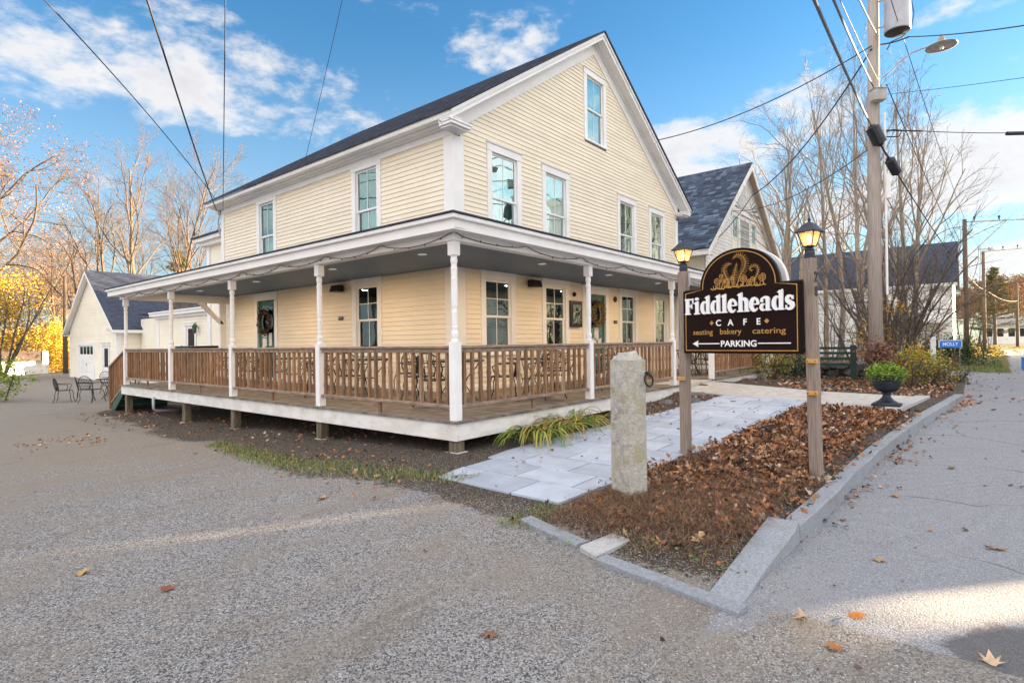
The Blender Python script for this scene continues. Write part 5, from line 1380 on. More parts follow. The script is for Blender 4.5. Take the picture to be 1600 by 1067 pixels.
def earc(cx, cz, rx, rz, a0, a1, n=14):
    return [(cx + rx * math.cos(math.radians(a0 + (a1 - a0) * i / n)), cz + rz * math.sin(math.radians(a0 + (a1 - a0) * i / n))) for i in range(n + 1)]
def glyph(ch_, u, zb, xh, asc):
    """bold slab lettering, returns the advance"""
    mb = MB(); S = .046; sf = .014; t = .017
    def stem(x, z0, z1, w_=S): lbox(mb, x, x + w_, z0, z1, H_)
    def serif(x0, x1, z): lbox(mb, x0, x1, z, z + t, H_)
    def flag(x, z):   # angled top-left serif
        lpoly(mb, [(x - .022, z - .020), (x + .01, z - .034), (x + S * .9, z - .004), (x + S * .9, z + .010), (x + .01, z - .004)], H_)
    if ch_ == 'F':
        stem(u + .012, zb, zb + asc * .93, .050); serif(u, u + .078, zb); serif(u, u + .118, zb + asc * .93 - t - .004)
        lpoly(mb, [(u + .102, zb + asc * .93), (u + .120, zb + asc * .93), (u + .120, zb + asc * .60), (u + .108, zb + asc * .66)], H_)
        lbox(mb, u + .05, u + .098, zb + asc * .44, zb + asc * .53, H_); lpoly(mb, [(u + .088, zb + asc * .60), (u + .102, zb + asc * .62), (u + .102, zb + asc * .34), (u + .088, zb + asc * .38)], H_); a = .132
    elif ch_ == 'i':
        stem(u + .018, zb, zb + xh); flag(u + .018, zb + xh); serif(u, u + .082, zb); lpoly(mb, [(u + .040 + .026 * math.cos(q), zb + xh + .034 + .019 * math.sin(q)) for q in np.linspace(0, 6.0, 12)], H_); a = .090
    elif ch_ == 'l':
        stem(u + .018, zb, zb + asc); flag(u + .018, zb + asc); serif(u + .002, u + .080, zb); a = .086
    elif ch_ == 'd':
        stem(u + .082, zb, zb + asc); flag(u + .082, zb + asc); lbox(mb, u + .12, u + .142, zb, zb + t, H_)
        lstroke(mb, earc(u + .062, zb + xh * .5, .038, xh * .44, 60, 300), [.016, .02, .027, .034, .040, .045, .048, .048, .048, .045, .040, .034, .027, .02, .016], H_); a = .144
    elif ch_ == 'h':
        stem(u + .018, zb, zb + asc); flag(u + .018, zb + asc); serif(u, u + .078, zb)
        lstroke(mb, earc(u + .082, zb + xh * .62, .034, xh * .34, 165, 0) + [(u + .116, zb)], [.014, .018, .022, .026, .03, .032, .034, .036, .038, .04, .042, .043, .044, .045, .045, .045], H_); serif(u + .090, u + .150, zb); a = .152
    elif ch_ == 'e':
        lstroke(mb, earc(u + .062, zb + xh * .5, .042, xh * .445, -38, -360), [.014, .020, .028, .036, .042, .047, .048, .048, .046, .042, .034, .026, .026, .032, .034], H_)
        lbox(mb, u + .045, u + .112, zb + xh * .47, zb + xh * .57, H_); a = .122
    elif ch_ == 'a':
        stem(u + .072, zb, zb + xh * .8, .044); lstroke(mb, earc(u + .060, zb + xh * .76, .038, xh * .20, 165, 0), [.030, .026, .022, .02, .02, .022, .026, .03, .034, .038, .04, .042, .043, .044, .044], H_)
        lpoly(mb, [(u + .026 + .018 * math.cos(q), zb + xh * .73 + .018 * math.sin(q)) for q in np.linspace(0, 6.0, 10)], H_)
        lstroke(mb, earc(u + .050, zb + xh * .27, .032, xh * .215, 75, 305), [.014, .018, .024, .03, .034, .037, .038, .038, .036, .033, .028, .024, .02, .016, .014], H_); lbox(mb, u + .10, u + .134, zb, zb + t, H_); a = .140
    elif ch_ == 's':
        P = earc(u + .058, zb + xh * .735, .030, xh * .205, 25, 250, 9) + earc(u + .050, zb + xh * .265, .036, xh * .215, 60, -160, 9)
        lstroke(mb, P, [.016, .02, .024, .03, .036, .040, .042, .044, .048, .050, .050, .050, .048, .044, .040, .036, .030, .026, .02, .016], H_)
        lbox(mb, u + .078, u + .096, zb + xh * .70, zb + xh * .96, H_); lbox(mb, u + .010, u + .026, zb + .004, zb + xh * .32, H_); a = .11
    return mb, a
word = 'Fiddleheads'; u = 0; adv = []
for c_ in word: adv.append(glyph(c_, 0, 0, .15, .2)[1])
scl = (1.462 - .112) / sum(adv)
u = .112
for c_, a in zip(word, adv):
    zb = 1.338 + .0 * u
    mb, _ = glyph(c_, 0, 0, .152, .212)
    O, U, N = [np.array(q, float) for q in FSN]
    V = np.array(mb.v) - O; uu = V @ U; nn_ = V @ N; zz_ = V[:, 2]
    V2 = O + np.outer(uu * scl + u, U) + np.outer(nn_, N); V2[:, 2] = zz_ + zb
    mb.v = [tuple(q) for q in V2]
    # drop shadow plate behind each letter: a dark-blue outline painted on the board
    mb.build('letter', 'letter', board)
    u += a * scl
def text_obj(s, name, uc, z, h, m, ext=.003, space=1.0, bold=.0, width=None):
    cu = bpy.data.curves.new(name, 'FONT'); cu.body = s; cu.size = 1; cu.extrude = .01; cu.space_character = space; cu.offset = bold; cu.align_x = 'CENTER'
    cu.resolution_u = 3
    o = bpy.data.objects.new(name, cu); COL.objects.link(o)
    dg = bpy.context.evaluated_depsgraph_get(); me = bpy.data.meshes.new_from_object(o.evaluated_get(dg)); bpy.data.objects.remove(o)
    V = np.array([v.co[:] for v in me.vertices]); k_ = h / .72
    w_ = (V[:, 0].max() - V[:, 0].min()); xm = (V[:, 0].max() + V[:, 0].min()) / 2; kx = (width / w_) if width else k_
    O, U, N = [np.array(q, float) for q in FSN]
    W_ = O + np.outer((V[:, 0] - xm) * kx + uc, U) + np.outer(off + .0006 + (V[:, 2] + .01) / .02 * ext, N); W_[:, 2] = z + V[:, 1] * k_
    W_ -= np.array(sign.location)
    me.vertices.foreach_set('co', W_.astype(np.float32).ravel()); me.materials.clear(); me.materials.append(M[m])
    o = bpy.data.objects.new(name, me); COL.objects.link(o); o.parent = board; return o
for c_, uc in zip('CAFE', (.560, .715, .895, 1.055)): text_obj(c_, 'letter', uc, 1.192, .072, 'letter', bold=.022)
for uc in (.470, 1.148):
    mb = MB(); lpoly(mb, [(uc - .028, 1.228), (uc, 1.200), (uc + .028, 1.228), (uc, 1.256)], .003); mb.build('gold_diamond', 'gold', board)
text_obj('seating', 'word', .350, 1.092, .066, 'gold', bold=.004, width=.270)
text_obj('bakery', 'word', .715, 1.092, .066, 'gold', bold=.004, width=.270)
text_obj('catering', 'word', 1.170, 1.092, .066, 'gold', bold=.004, width=.375)
text_obj('PARKING', 'word', .808, .950, .070, 'letter', bold=.022, width=.44)
mb = MB(); lpoly(mb, [(.205, .984), (.285, .945), (.275, .984), (.285, 1.023)], .004); lbox(mb, .27, .570, .978, .990, .003); mb.build('arrow', 'letter', board)
mb = MB(); lbox(mb, 1.045, 1.410, .978, .990, .003); mb.build('arrow_line', 'letter', board)
# gold ferns on the arch
def fern(base, pts, nleaf, ll, name='fern_frond'):
    mb = MB(); P = np.array(pts, float)
    # resample
    seg = np.r_[0, np.cumsum(np.linalg.norm(np.diff(P, axis=0), axis=1))]; tt = np.linspace(0, seg[-1], 26)
    Q = np.stack([np.interp(tt, seg, P[:, 0]), np.interp(tt, seg, P[:, 1])], 1)
    for _ in range(3): Q[1:-1] = (Q[:-2] + 2 * Q[1:-1] + Q[2:]) / 4
    lstroke(mb, Q, list(np.linspace(.009, .004, 26)), .003)
    for i in range(nleaf):
        f = .12 + .86 * i / nleaf; k_ = f * 25; a = int(k_); p = Q[a] + (Q[min(a + 1, 25)] - Q[a]) * (k_ - a); t = Q[min(a + 1, 25)] - Q[a]; t = t / np.linalg.norm(t); n_ = np.array([-t[1], t[0]])
        l = ll * math.sin(math.pi * (.15 + .8 * f)) ** .8
        for s in (-1, 1): lstroke(mb, [p, p + n_ * s * l * .6 + t * l * .25, p + n_ * s * l + t * l * .05], [.0042, .0042, .0015], .0028)
    mb.build(name, 'gold', board)
def spiral(cx, cz, r, turns, stem_to, name='fern_spiral', s=1, w_=.008):
    mb = MB(); P = []
    for i in range(34):
        t = i / 33; a = -math.pi / 2 * s + s * 2 * math.pi * turns * (1 - t); P.append((cx + (r * (.15 + .85 * t)) * math.cos(a), cz + (r * (.15 + .85 * t)) * math.sin(a)))
    P = P[::1] + [((P[-1][0] + stem_to[0]) / 2 + .0, (P[-1][1] + stem_to[1]) / 2), stem_to]
    lstroke(mb, P, [w_] * len(P), .003); mb.build(name, 'gold', board)
zb_ = 1.632
fern(0, [(.80, zb_), (.84, zb_ + .12), (.90, zb_ + .2), (.915, zb_ + .27), (.88, zb_ + .34), (.82, zb_ + .365), (.77, zb_ + .345), (.75, zb_ + .315)], 20, .050)
fern(0, [(.72, zb_), (.68, zb_ + .10), (.64, zb_ + .18), (.64, zb_ + .24), (.69, zb_ + .275), (.745, zb_ + .262)], 15, .042)
fern(0, [(.765, zb_), (.765, zb_ + .10), (.785, zb_ + .20), (.805, zb_ + .27)], 12, .036)
fern(0, [(1.01, zb_), (1.02, zb_ + .07), (1.06, zb_ + .13), (1.065, zb_ + .19), (1.02, zb_ + .225), (.965, zb_ + .21), (.955, zb_ + .17), (.985, zb_ + .15), (1.0, zb_ + .17)], 15, .026)
spiral(.545, zb_ + .08, .045, 2, (.52, zb_ - .02)); spiral(.60, zb_ + .135, .030, 1.5, (.575, zb_)); spiral(.67, zb_ + .07, .042, 2.2, (.64, zb_)); spiral(.88, zb_ + .08, .045, 2.2, (.88, zb_), s=-1)
spiral(1.10, zb_ + .075, .048, 2.2, (1.12, zb_), s=-1); spiral(.99, zb_ + .07, .03, 1.6, (.96, zb_)); spiral(.735, zb_ + .10, .03, 1.6, (.745, zb_), s=-1)
spiral(.625, zb_ + .075, .03, 1.6, (.60, zb_)); spiral(.945, zb_ + .05, .026, 1.5, (.93, zb_))
mb = MB(); P = [(.465 + i * .0235, zb_ - .008 + random.uniform(-.006, .012)) for i in range(30)]; lstroke(mb, P, [random.uniform(.008, .018) for _ in P], .0026)
for i in range(26): x0 = random.uniform(.48, 1.13); lstroke(mb, [(x0, zb_ - .005), (x0 + random.uniform(-.012, .012), zb_ + random.uniform(.02, .045))], [.01, .004], .0025)
mb.build('fern_ground', 'gold', board)
# yellow wood blocks on the posts
for p, lst in ((L0, (.545,)), (R0, (.795, .465))):
    for z_ in lst:
        sgn = nS
        mb = MB(); O_ = (p[0], p[1], 0); mb.fb((O_, (*dS, 0), (*nS, 0)), -.060, .05, .055, .085, z_ - .022, z_ + .022); o = mb.build('wood_block', 'brk', sign, bevel=.004)
        mb = MB()
        for u_s in (-.045, .033): mb.fb((O_, (*dS, 0), (*nS, 0)), u_s - .005, u_s + .005, .085, .088, z_ - .005, z_ + .005)
        mb.build('screw', 'black', o)
# house number on the right post
def text_flat(s, O, U, N, h, m, parent, name):
    cu = bpy.data.curves.new(name, 'FONT'); cu.body = s; cu.size = 1; cu.extrude = .01; cu.resolution_u = 3; cu.align_x = 'CENTER'; cu.offset = .012
    o = bpy.data.objects.new(name, cu); COL.objects.link(o)
    dg = bpy.context.evaluated_depsgraph_get(); me = bpy.data.meshes.new_from_object(o.evaluated_get(dg)); bpy.data.objects.remove(o)
    V = np.array([v.co[:] for v in me.vertices]); k_ = h / .72; xm = (V[:, 0].max() + V[:, 0].min()) / 2
    O, U, N = [np.array(q, float) for q in (O, U, N)]
    W_ = O + np.outer((V[:, 0] - xm) * k_, U) + np.outer((V[:, 2] + .01) * .25, N) + np.outer(V[:, 1] * k_, [0, 0, 1]) - np.array(ORG.get(parent.name, (0, 0, 0)) if parent else (0, 0, 0))
    me.vertices.foreach_set('co', W_.astype(np.float32).ravel()); me.materials.clear(); me.materials.append(M[m])
    o = bpy.data.objects.new(name, me); COL.objects.link(o); o.parent = parent; return o
pr_ = R0 - dS * .04
for s_, z_ in (('2', 1.62), ('8', 1.47)): text_flat(s_, (*(pr_ + dS * .053 + nS * .0), z_), (-nS[0], -nS[1], 0), (*dS, 0), .105, 'black', poR, 'number')
# lanterns on top
def lantern(p, z, sc=1.0):
    x, y = p; ls = z
    b_ = MB(); b_.lathe([(.050, 0), (.052, .055), (.046, .075), (.05, .085), (.04, .10), (.030, .115), (.045, .125)], (x, y, ls), 12); base = b_.build('lantern_base', 'lampm', sign, smooth=False)
    b_ = MB(); z0, z1 = ls + .125, ls + .27; r0, r1 = .045, .082
    cs = lambda r: [(x + r * a * dS[0] + r * b * nS[0], y + r * a * dS[1] + r * b * nS[1]) for a, b in ((-1, -1), (1, -1), (1, 1), (-1, 1))]
    A, Bq = cs(r0), cs(r1)
    for i in range(4): b_.tube([(*A[i], z0), (*Bq[i], z1)], .006, 4)
    for i in range(4):
        j = (i + 1) % 4; b_.tube([(*A[i], z0), (*A[j], z0)], .006, 4); b_.tube([(*Bq[i], z1), (*Bq[j], z1)], .006, 4)
    b_.build('lantern_frame', 'lampm', sign)
    g_ = MB(); A2, B2 = cs(r0 - .003), cs(r1 - .003)
    g_.add([(*q, z0) for q in A2] + [(*q, z1) for q in B2], [(i, (i + 1) % 4, (i + 1) % 4 + 4, i + 4)[::-1] for i in range(4)]); g_.build('lantern_glass', 'lglass', sign)
    c_ = MB(); rr = [(.108, .268), (.112, .275), (.075, .315), (.055, .345), (.035, .365), (.030, .372)]
    V = []; fs = []
    for r, dz in rr: V += [(*q, ls + dz) for q in cs(r)]
    for i in range(len(rr) - 1):
        for j in range(4): fs.append((i * 4 + j, i * 4 + (j + 1) % 4, (i + 1) * 4 + (j + 1) % 4, (i + 1) * 4 + j)[::-1])
    fs += [(0, 1, 2, 3), tuple(range(len(V) - 4, len(V)))[::-1]]
    c_.add(V, fs); cap = c_.build('lantern_cap', 'lampm', sign, bevel=.003)
    f_ = MB(); f_.lathe([(.02, .37), (.012, .39), (.018, .405), (.008, .42), (.003, .46)], (x, y, ls), 8); f_.build('finial', 'lampm', cap)
    e_ = MB(); e_.lathe([(.006, .15), (.020, .175), (.024, .205), (.016, .235), (.004, .25)], (x, y, ls), 10); e_.build('lamp_bulb', 'bulb', sign, smooth=True)
    ld = bpy.data.lights.new('lantern_light', 'POINT'); ld.energy = .7; ld.color = (1, .62, .28); ld.shadow_soft_size = .03
    lo_ = bpy.data.objects.new('lantern_light', ld); COL.objects.link(lo_); lo_.location = (x, y, ls + .205)
lantern(L0, 1.895); lantern(R0 - dS * .045, 1.865)
mb = MB(); mb.tube([(*(L0 + dS * .08), 1.86), (*(L0 + dS * .09), 1.74), (*(L0 + dS * .075), 1.70)], .012, 6); mb.build('conduit', 'galv', sign)

# ================================================================== urn planter with plant
ux_, uy_ = 7.0, -3.95; uz = zl + .02
ux_, uy_ = 7.02, -4.10
urn = thing('urn_planter', 'black fluted urn planter standing on the granite step', 'planter', (ux_, uy_, uz))
mb = MB(); mb.box(ux_ - .22, uy_ - .22, uz, ux_ + .22, uy_ + .22, uz + .035); mb.lathe([(.19, .035), (.18, .06), (.12, .10), (.075, .15), (.06, .20), (.07, .22), (.07, .235)], (ux_, uy_, uz), 20); mb.build('foot', 'lampm', urn)
prof = [(.07, .235), (.16, .27), (.20, .33), (.215, .42), (.225, .50), (.25, .53), (.255, .55), (.225, .55), (.20, .50)]
V = []; fs = []; n = 48
for r, z in prof:
    for j in range(n):
        a = 2 * math.pi * j / n; rr = r * (1 + (.035 * math.cos(24 * a) if .25 < z < .5 else 0)); V.append((ux_ + rr * math.cos(a), uy_ + rr * math.sin(a), uz + z))
for i in range(len(prof) - 1):
    for j in range(n): fs.append((i * n + j, i * n + (j + 1) % n, (i + 1) * n + (j + 1) % n, (i + 1) * n + j))
mb = MB(); mb.add(V, fs); mb.build('bowl', 'lampm', urn, smooth=True)
mb = MB(); mb.lathe([(.20, .50), (.01, .51)], (ux_, uy_, uz), 16); mb.build('soil', 'dark', urn)

# ---- leaf templates and scatter
def tmpl_maple():
    P = []
    lob = [(90, 1.0), (62, .55), (45, .92), (20, .42), (-2, .78), (-35, .35), (-70, .42)]
    for a, r in lob: P.append((r * math.cos(math.radians(a)) * .62, r * math.sin(math.radians(a)) * .62))
    Q = [(-x, y) for x, y in P[1:]][::-1]
    return np.array(P + Q)
def tmpl_oak():
    ys = [-.62, -.40, -.28, -.10, .06, .24, .40, .58, .72]; xs_ = [.02, .14, .09, .34, .12, .40, .14, .22, 0]
    return np.array([(x, y) for x, y in zip(xs_, ys)] + [(-x, y) for x, y in zip(xs_[:-1][::-1], ys[:-1][::-1])])
def tmpl_oval(k_=6):
    return np.array([(.36 * math.cos(a), .62 * math.sin(a)) for a in np.linspace(0, 2 * math.pi, k_ + 1)[:-1]])
def tmpl_quad(): return np.array([(0, -.6), (.35, 0), (0, .6), (-.35, 0)])
def leaves(pos, size, tpl, tilt=.5, curl=.35, palette=None, jit=.18, nrm=None):
    """scatter leaf polygons as triangle fans -> V,F,C"""
    n = len(pos); k_ = len(tpl); pos = np.asarray(pos, float)
    sz = rng.uniform(size[0], size[1], n)
    yaw = rng.uniform(0, 2 * np.pi, n); tx = rng.normal(0, tilt, n); ty = rng.normal(0, tilt, n); cu = rng.normal(curl * .6, curl, n)
    base = np.vstack([tpl, [[0, 0]]]); r2 = (base ** 2).sum(1)
    X = base[:, 0][None] * sz[:, None]; Y = base[:, 1][None] * sz[:, None]; Z = (cu[:, None] * r2[None] + .15 * rng.normal(0, 1, (n, k_ + 1)) * (r2[None] > 0) * abs(curl)) * sz[:, None]
    c, s = np.cos(tx)[:, None], np.sin(tx)[:, None]; Y, Z = Y * c - Z * s, Y * s + Z * c
    c, s = np.cos(ty)[:, None], np.sin(ty)[:, None]; X, Z = X * c - Z * s, X * s + Z * c
    c, s = np.cos(yaw)[:, None], np.sin(yaw)[:, None]; X, Y = X * c - Y * s, X * s + Y * c
    V = np.stack([X + pos[:, 0:1], Y + pos[:, 1:2], Z + pos[:, 2:3]], -1).reshape(-1, 3)
    i = np.arange(n)[:, None] * (k_ + 1); j = np.arange(k_)[None]
    F = np.stack([i + j, i + (j + 1) % k_, np.broadcast_to(i + k_, (n, k_))], -1).reshape(-1, 3)
    pal = np.array(palette); cc = pal[rng.integers(0, len(pal), n)] * rng.uniform(1 - jit, 1 + jit, (n, 1)); C = np.repeat(cc, k_ + 1, axis=0)
    return V, F, C
def cat_(parts):
    V, F, C = [], [], []; o = 0
    for v, f, c in parts: V.append(v); F.append(f + o); C.append(c); o += len(v)
    return np.vstack(V), np.vstack(F), np.vstack(C)
def blades(pos, h, w_, lean, palette, seg=3):
    """grass blades / needles: tapered quads"""
    n = len(pos); pos = np.asarray(pos, float); hh = rng.uniform(h[0], h[1], n); yaw = rng.uniform(0, 2 * np.pi, n); ln = rng.uniform(lean[0], lean[1], n)
    dx, dy = np.cos(yaw), np.sin(yaw); px, py = -dy, dx; V = []
    for i in range(seg + 1):
        t = i / seg; out = ln * t ** 1.6 * hh; up = hh * t * np.sqrt(np.maximum(.02, 1 - (ln * t * .8) ** 2)) if True else 0
        ww = w_ * (1 - t * .85)
        for s in (-1, 1): V.append(np.stack([pos[:, 0] + dx * out + px * ww * s, pos[:, 1] + dy * out + py * ww * s, pos[:, 2] + up], -1))
    V = np.stack(V, 1).reshape(-1, 3); k_ = 2 * (seg + 1); i = np.arange(n)[:, None] * k_; F = []
    for q in range(seg): F.append(np.concatenate([i + 2 * q, i + 2 * q + 1, i + 2 * q + 3, i + 2 * q + 2], 1))
    pal = np.array(palette); C = np.repeat(pal[rng.integers(0, len(pal), n)] * rng.uniform(.75, 1.25, (n, 1)), k_, axis=0)
    return V, np.vstack(F), C
BR = [(.38, .16, .075), (.48, .22, .10), (.27, .11, .055), (.56, .34, .20), (.19, .085, .05), (.40, .19, .10), (.56, .43, .32), (.12, .065, .045), (.46, .20, .08), (.24, .14, .09), (.09, .055, .04)]
def pts_in(n, x0, x1, y0, y1, f=None, zoff=0.01):
    P = np.stack([rng.uniform(x0, x1, n), rng.uniform(y0, y1, n)], 1)
    if f is not None: P = P[rng.uniform(0, 1, len(P)) < f(P[:, 0], P[:, 1])]
    return np.column_stack([P, H(P[:, 0], P[:, 1]) + zoff])
def path_rv(x): return np.interp(x, [-1.04, -.6, .66, 3, 6.6, 7.7], [-2.35, -2.37, -2.5, -2.70, -2.86, -2.9])
# bed litter
fb_ = lambda x, y: np.where((y > kerb_y(x) + .02) & (y < path_rv(x) + .12) & (x > -1.7) & (x < 6.6), np.maximum(bed_amt(x, y), .14), 0) * np.clip(.15 + 2.6 * (fbm(x, y, 1.5, 4, 2) - .30), .04, 1) * np.clip((x + 1.5) / 1.9, .10, 1) * np.where((abs(x + .48) < .3) & (abs(y + 2.8) < .3), 0, 1)
p1 = pts_in(19000, -1.6, 6.6, -4.8, -2.2, fb_, .015); p1[:, 2] += rng.uniform(.0, .07, len(p1)) * np.clip((p1[:, 0] + .8) / 2, .1, 1)
h_ = len(p1) // 2
V, F, C = cat_([leaves(p1[:h_], (.035, .085), tmpl_maple(), .5, .7, BR), leaves(p1[h_:], (.04, .095), tmpl_oak(), .6, .5, BR)])
tag(np_mesh('fallen_leaves', V, F, 'leaf', None, C), 'deep drift of brown fallen leaves on the planting bed', kind='stuff')
fn = lambda x, y: bed_amt(x, y) * np.clip((fbm(x, y, 1.6, 3, 8) - .12) * 4, 0, 1)
p2 = pts_in(80000, -1.6, 5.5, -4.6, -2.4, fn, 0.0)
p2 = p2[(p2[:, 0] < 1.2) | (rng.random(len(p2)) < .25)]
V, F, C = blades(p2, (.04, .15), .0020, (1.25, 1.7), [(.16, .08, .045), (.24, .12, .06), (.10, .055, .035), (.34, .21, .13), (.07, .045, .03)], 4)
tag(np_mesh('dead_stems', V, F, 'grass', None, C), 'tangle of thin dead rust brown stems on the bed', kind='stuff')
gc = pts_in(900, -1.8, 1.5, -4.2, -2.5, lambda x, y: np.clip((fbm(x, y, 3.5, 3, 77) - .58) * 9, 0, 1), .025)
V, F, C = leaves(gc, (.018, .04), tmpl_oval(6), .5, .3, [(.10, .20, .05), (.16, .28, .06), (.30, .34, .06), (.07, .14, .05)])
tag(np_mesh('ground_cover', V, F, 'leaf', None, C), 'small green leaves sprouting in the bare front of the bed', kind='stuff')
gr1 = pts_in(1600, -1.9, -.2, -4.2, -2.3, lambda x, y: np.clip((fbm(x, y, 3.2, 3, 14) - .52) * 7, 0, 1))
gr2 = pts_in(60000, -2.2, 1.0, -1.1, 5.5, lambda x, y: np.clip(1 - abs(x - np.interp(y, [-1.0, -.3, 1.6, 3.0, 5.5], [-.9, -1.2, -1.55, -1.45, -1.2])) / np.interp(y, [-1, 0, 3, 5.5], [.25, .42, .3, .1]), 0, 1) * np.clip((fbm(x, y, 2.2, 3, 4) - .12) * 3, 0, 1) * (y < 4.2), 0)
gr3 = pts_in(420, -1.75, -1.05, -2.5, -2.2, None)
GP_ = [(.12, .21, .05), (.17, .24, .07), (.24, .24, .09), (.09, .15, .04), (.34, .26, .13)]
V, F, C = cat_([blades(gr1, (.015, .05), .003, (.3, 1), GP_), blades(gr2, (.03, .085), .0035, (.4, 1.2), GP_), blades(gr3, (.02, .06), .003, (.4, 1.1), GP_)])
tag(np_mesh('grass_tufts', V, F, 'grass', None, C), 'short grass growing in tufts along the gravel edges', kind='stuff')
# litter under the porch, along the path and kerb
pp = [pts_in(70, -3.3, -2.1, 6.2, 7.9, None), pts_in(2400, -1.2, 2.8, -.1, 13.5, lambda x, y: np.clip((fbm(x, y, 1.1, 3, 3) - .3) * 2.5, 0, 1) * np.where(x < 0, .35, 1)),
      pts_in(420, 3.0, 7.2, -1.0, -.08, lambda x, y: np.clip((x - 2.5) / 3, .1, 1)), pts_in(90, -2.0, -.6, -1.0, 3.5, None), pts_in(700, -1.6, .3, -.5, 13, lambda x, y: np.clip((fbm(x, y, 1.4, 3, 13) - .35) * 3, 0, 1)),
      pts_in(5200, .2, 12, -5.5, -4.2, lambda x, y: np.where((kerb_y(x) - y > .01) & (kerb_y(x) - y < .45), np.clip((fbm(x, y, 1.5, 2, 6) - .3) * 3, 0, 1) * np.exp(-(kerb_y(x) - y) * 8), 0)),
      pts_in(1500, 8.5, 14, -5.1, -1.6, lambda x, y: np.where((y > kerb_y(x) + .25) & ((x > 9.7) | (y < -8)), 1, 0)), pts_in(2200, 10.5, 19, -5.1, .5, lambda x, y: np.where(y > kerb_y(x) + .2, np.clip((fbm(x, y, .6, 3, 3) - .25) * 2, 0, 1), 0)),
      pts_in(2500, 23, 36, -6.2, 3, lambda x, y: np.where(y > kerb_y(x) + .6, np.clip((fbm(x, y, .3, 3, 3) - .35) * 3, 0, 1), 0)),
      pts_in(260, 0, 12, -7.5, -4.4, lambda x, y: np.where(y < kerb_y(x), .3, 0)), pts_in(70, -1, 7, -2.8, -.6, None, .03), pts_in(900, 10.5, 32, -8, -5.0, lambda x, y: np.where((y < kerb_y(x)), np.clip(.05 + np.exp(-(kerb_y(x) - y) * 1.6), 0, 1) * .4, 0))]
pp = np.vstack(pp); pp[:, 2] += rng.uniform(.003, .02, len(pp))
far_ = pp[:, 0] > 9; 
V, F, C = cat_([leaves(pp[~far_], (.035, .075), tmpl_maple(), .35, .5, BR), leaves(pp[far_], (.05, .10), tmpl_quad(), .5, .4, BR)])
tag(np_mesh('leaf_litter', V, F, 'leaf', None, C), 'scattered brown leaves under the porch and along the kerb', kind='stuff')
pg_ = pts_in(900, -7, 9, -6.6, 9, lambda x, y: np.where(((x < -1.5) | (y < kerb_y(x) - .1)) , .28, 0), .006)
V, F, C = leaves(pg_, (.014, .042), tmpl_oval(), .25, .4, [(.16, .10, .06), (.30, .2, .12), (.10, .07, .05), (.42, .27, .14)])
tag(np_mesh('leaf_scraps', V, F, 'leaf', None, C), 'small leaf scraps strewn over gravel and asphalt', kind='stuff')
# single leaves one can point to
single = [((-2.17, -.28), 'o', (.60, .34, .20), 'pale tan leaf lying alone on gravel below the grass strip'), ((-3.93, -1.31), 'm', (.30, .10, .06), 'reddish brown leaf alone on the left gravel'),
          ((-4.21, -.54), 'm', (.50, .33, .12), 'small yellow tan leaf at far left of the gravel'), ((-3.1, -3.37), 'm', (.26, .13, .08), 'dark brown leaf on gravel at the bottom centre'),
          ((-1.93, -4.60), 'o', (.62, .44, .28), 'pale oak leaf in front of the kerb corner'), ((-1.71, -4.83), 'm', (.66, .24, .05), 'bright orange leaf on the sunlit asphalt patch'),
          ((-2.14, -4.80), 'm', (.34, .15, .05), 'curled brown leaf near the dark asphalt patch'), ((-1.83, -5.40), 'm', (.62, .46, .30), 'pale leaf at the lower right corner'),
          ((.39, -5.47), 'o', (.34, .20, .10), 'brown leaf on the sidewalk right of the sign post'), ((-.5, -4.80), 'm', (.44, .28, .14), 'tan leaf on asphalt a step from the kerb end'),
          ((3.22, -5.12), 'o', (.25, .16, .08), 'dark brown leaf on the sidewalk beyond the sign'), ((-1.49, 1.54), 'm', (.62, .42, .05), 'yellow maple leaf on the grass strip'),
          ((-1.35, -.05), 'm', (.68, .45, .06), 'yellow maple leaf at the near end of the grass'), ((-1.45, .7), 'm', (.45, .13, .07), 'red leaf on the middle of the grass strip'),
          ((1.55, -4.72), 'm', (.52, .26, .09), 'orange brown leaf at the kerb foot by the sign'), ((4.2, -3.9), 'm', (.75, .50, .05), 'bright yellow leaf on the brown leaf drift'),
          ((-1.15, -3.15), 'm', (.50, .26, .08), 'orange leaf at the front of the bed'), ((-.85, -3.35), 'm', (.42, .18, .06), 'rust leaf on the dark soil of the bed'), ((-.9, -2.55), 'm', (.5, .28, .16), 'tan leaf left of the granite post'),
          ((-1.25, -3.75), 'o', (.55, .38, .22), 'pale curled leaf on bare soil inside the kerb corner'), ((-.7, -4.0), 'm', (.5, .16, .09), 'pinkish leaf near the kerb end stone')]
for (x_, y_), ty, col_, lb in single:
    V, F, C = leaves([(0, 0, 0)], (.11, .11), tmpl_maple() if ty == 'm' else tmpl_oak(), .12, .3, [col_], 0)
    V[:, 2] -= V[:, 2].min() - .002
    o = np_mesh('fallen_leaf', V, F, 'leaf', None, C, loc=(x_, y_, Hs(x_, y_))); tag(o, lb, 'leaf')
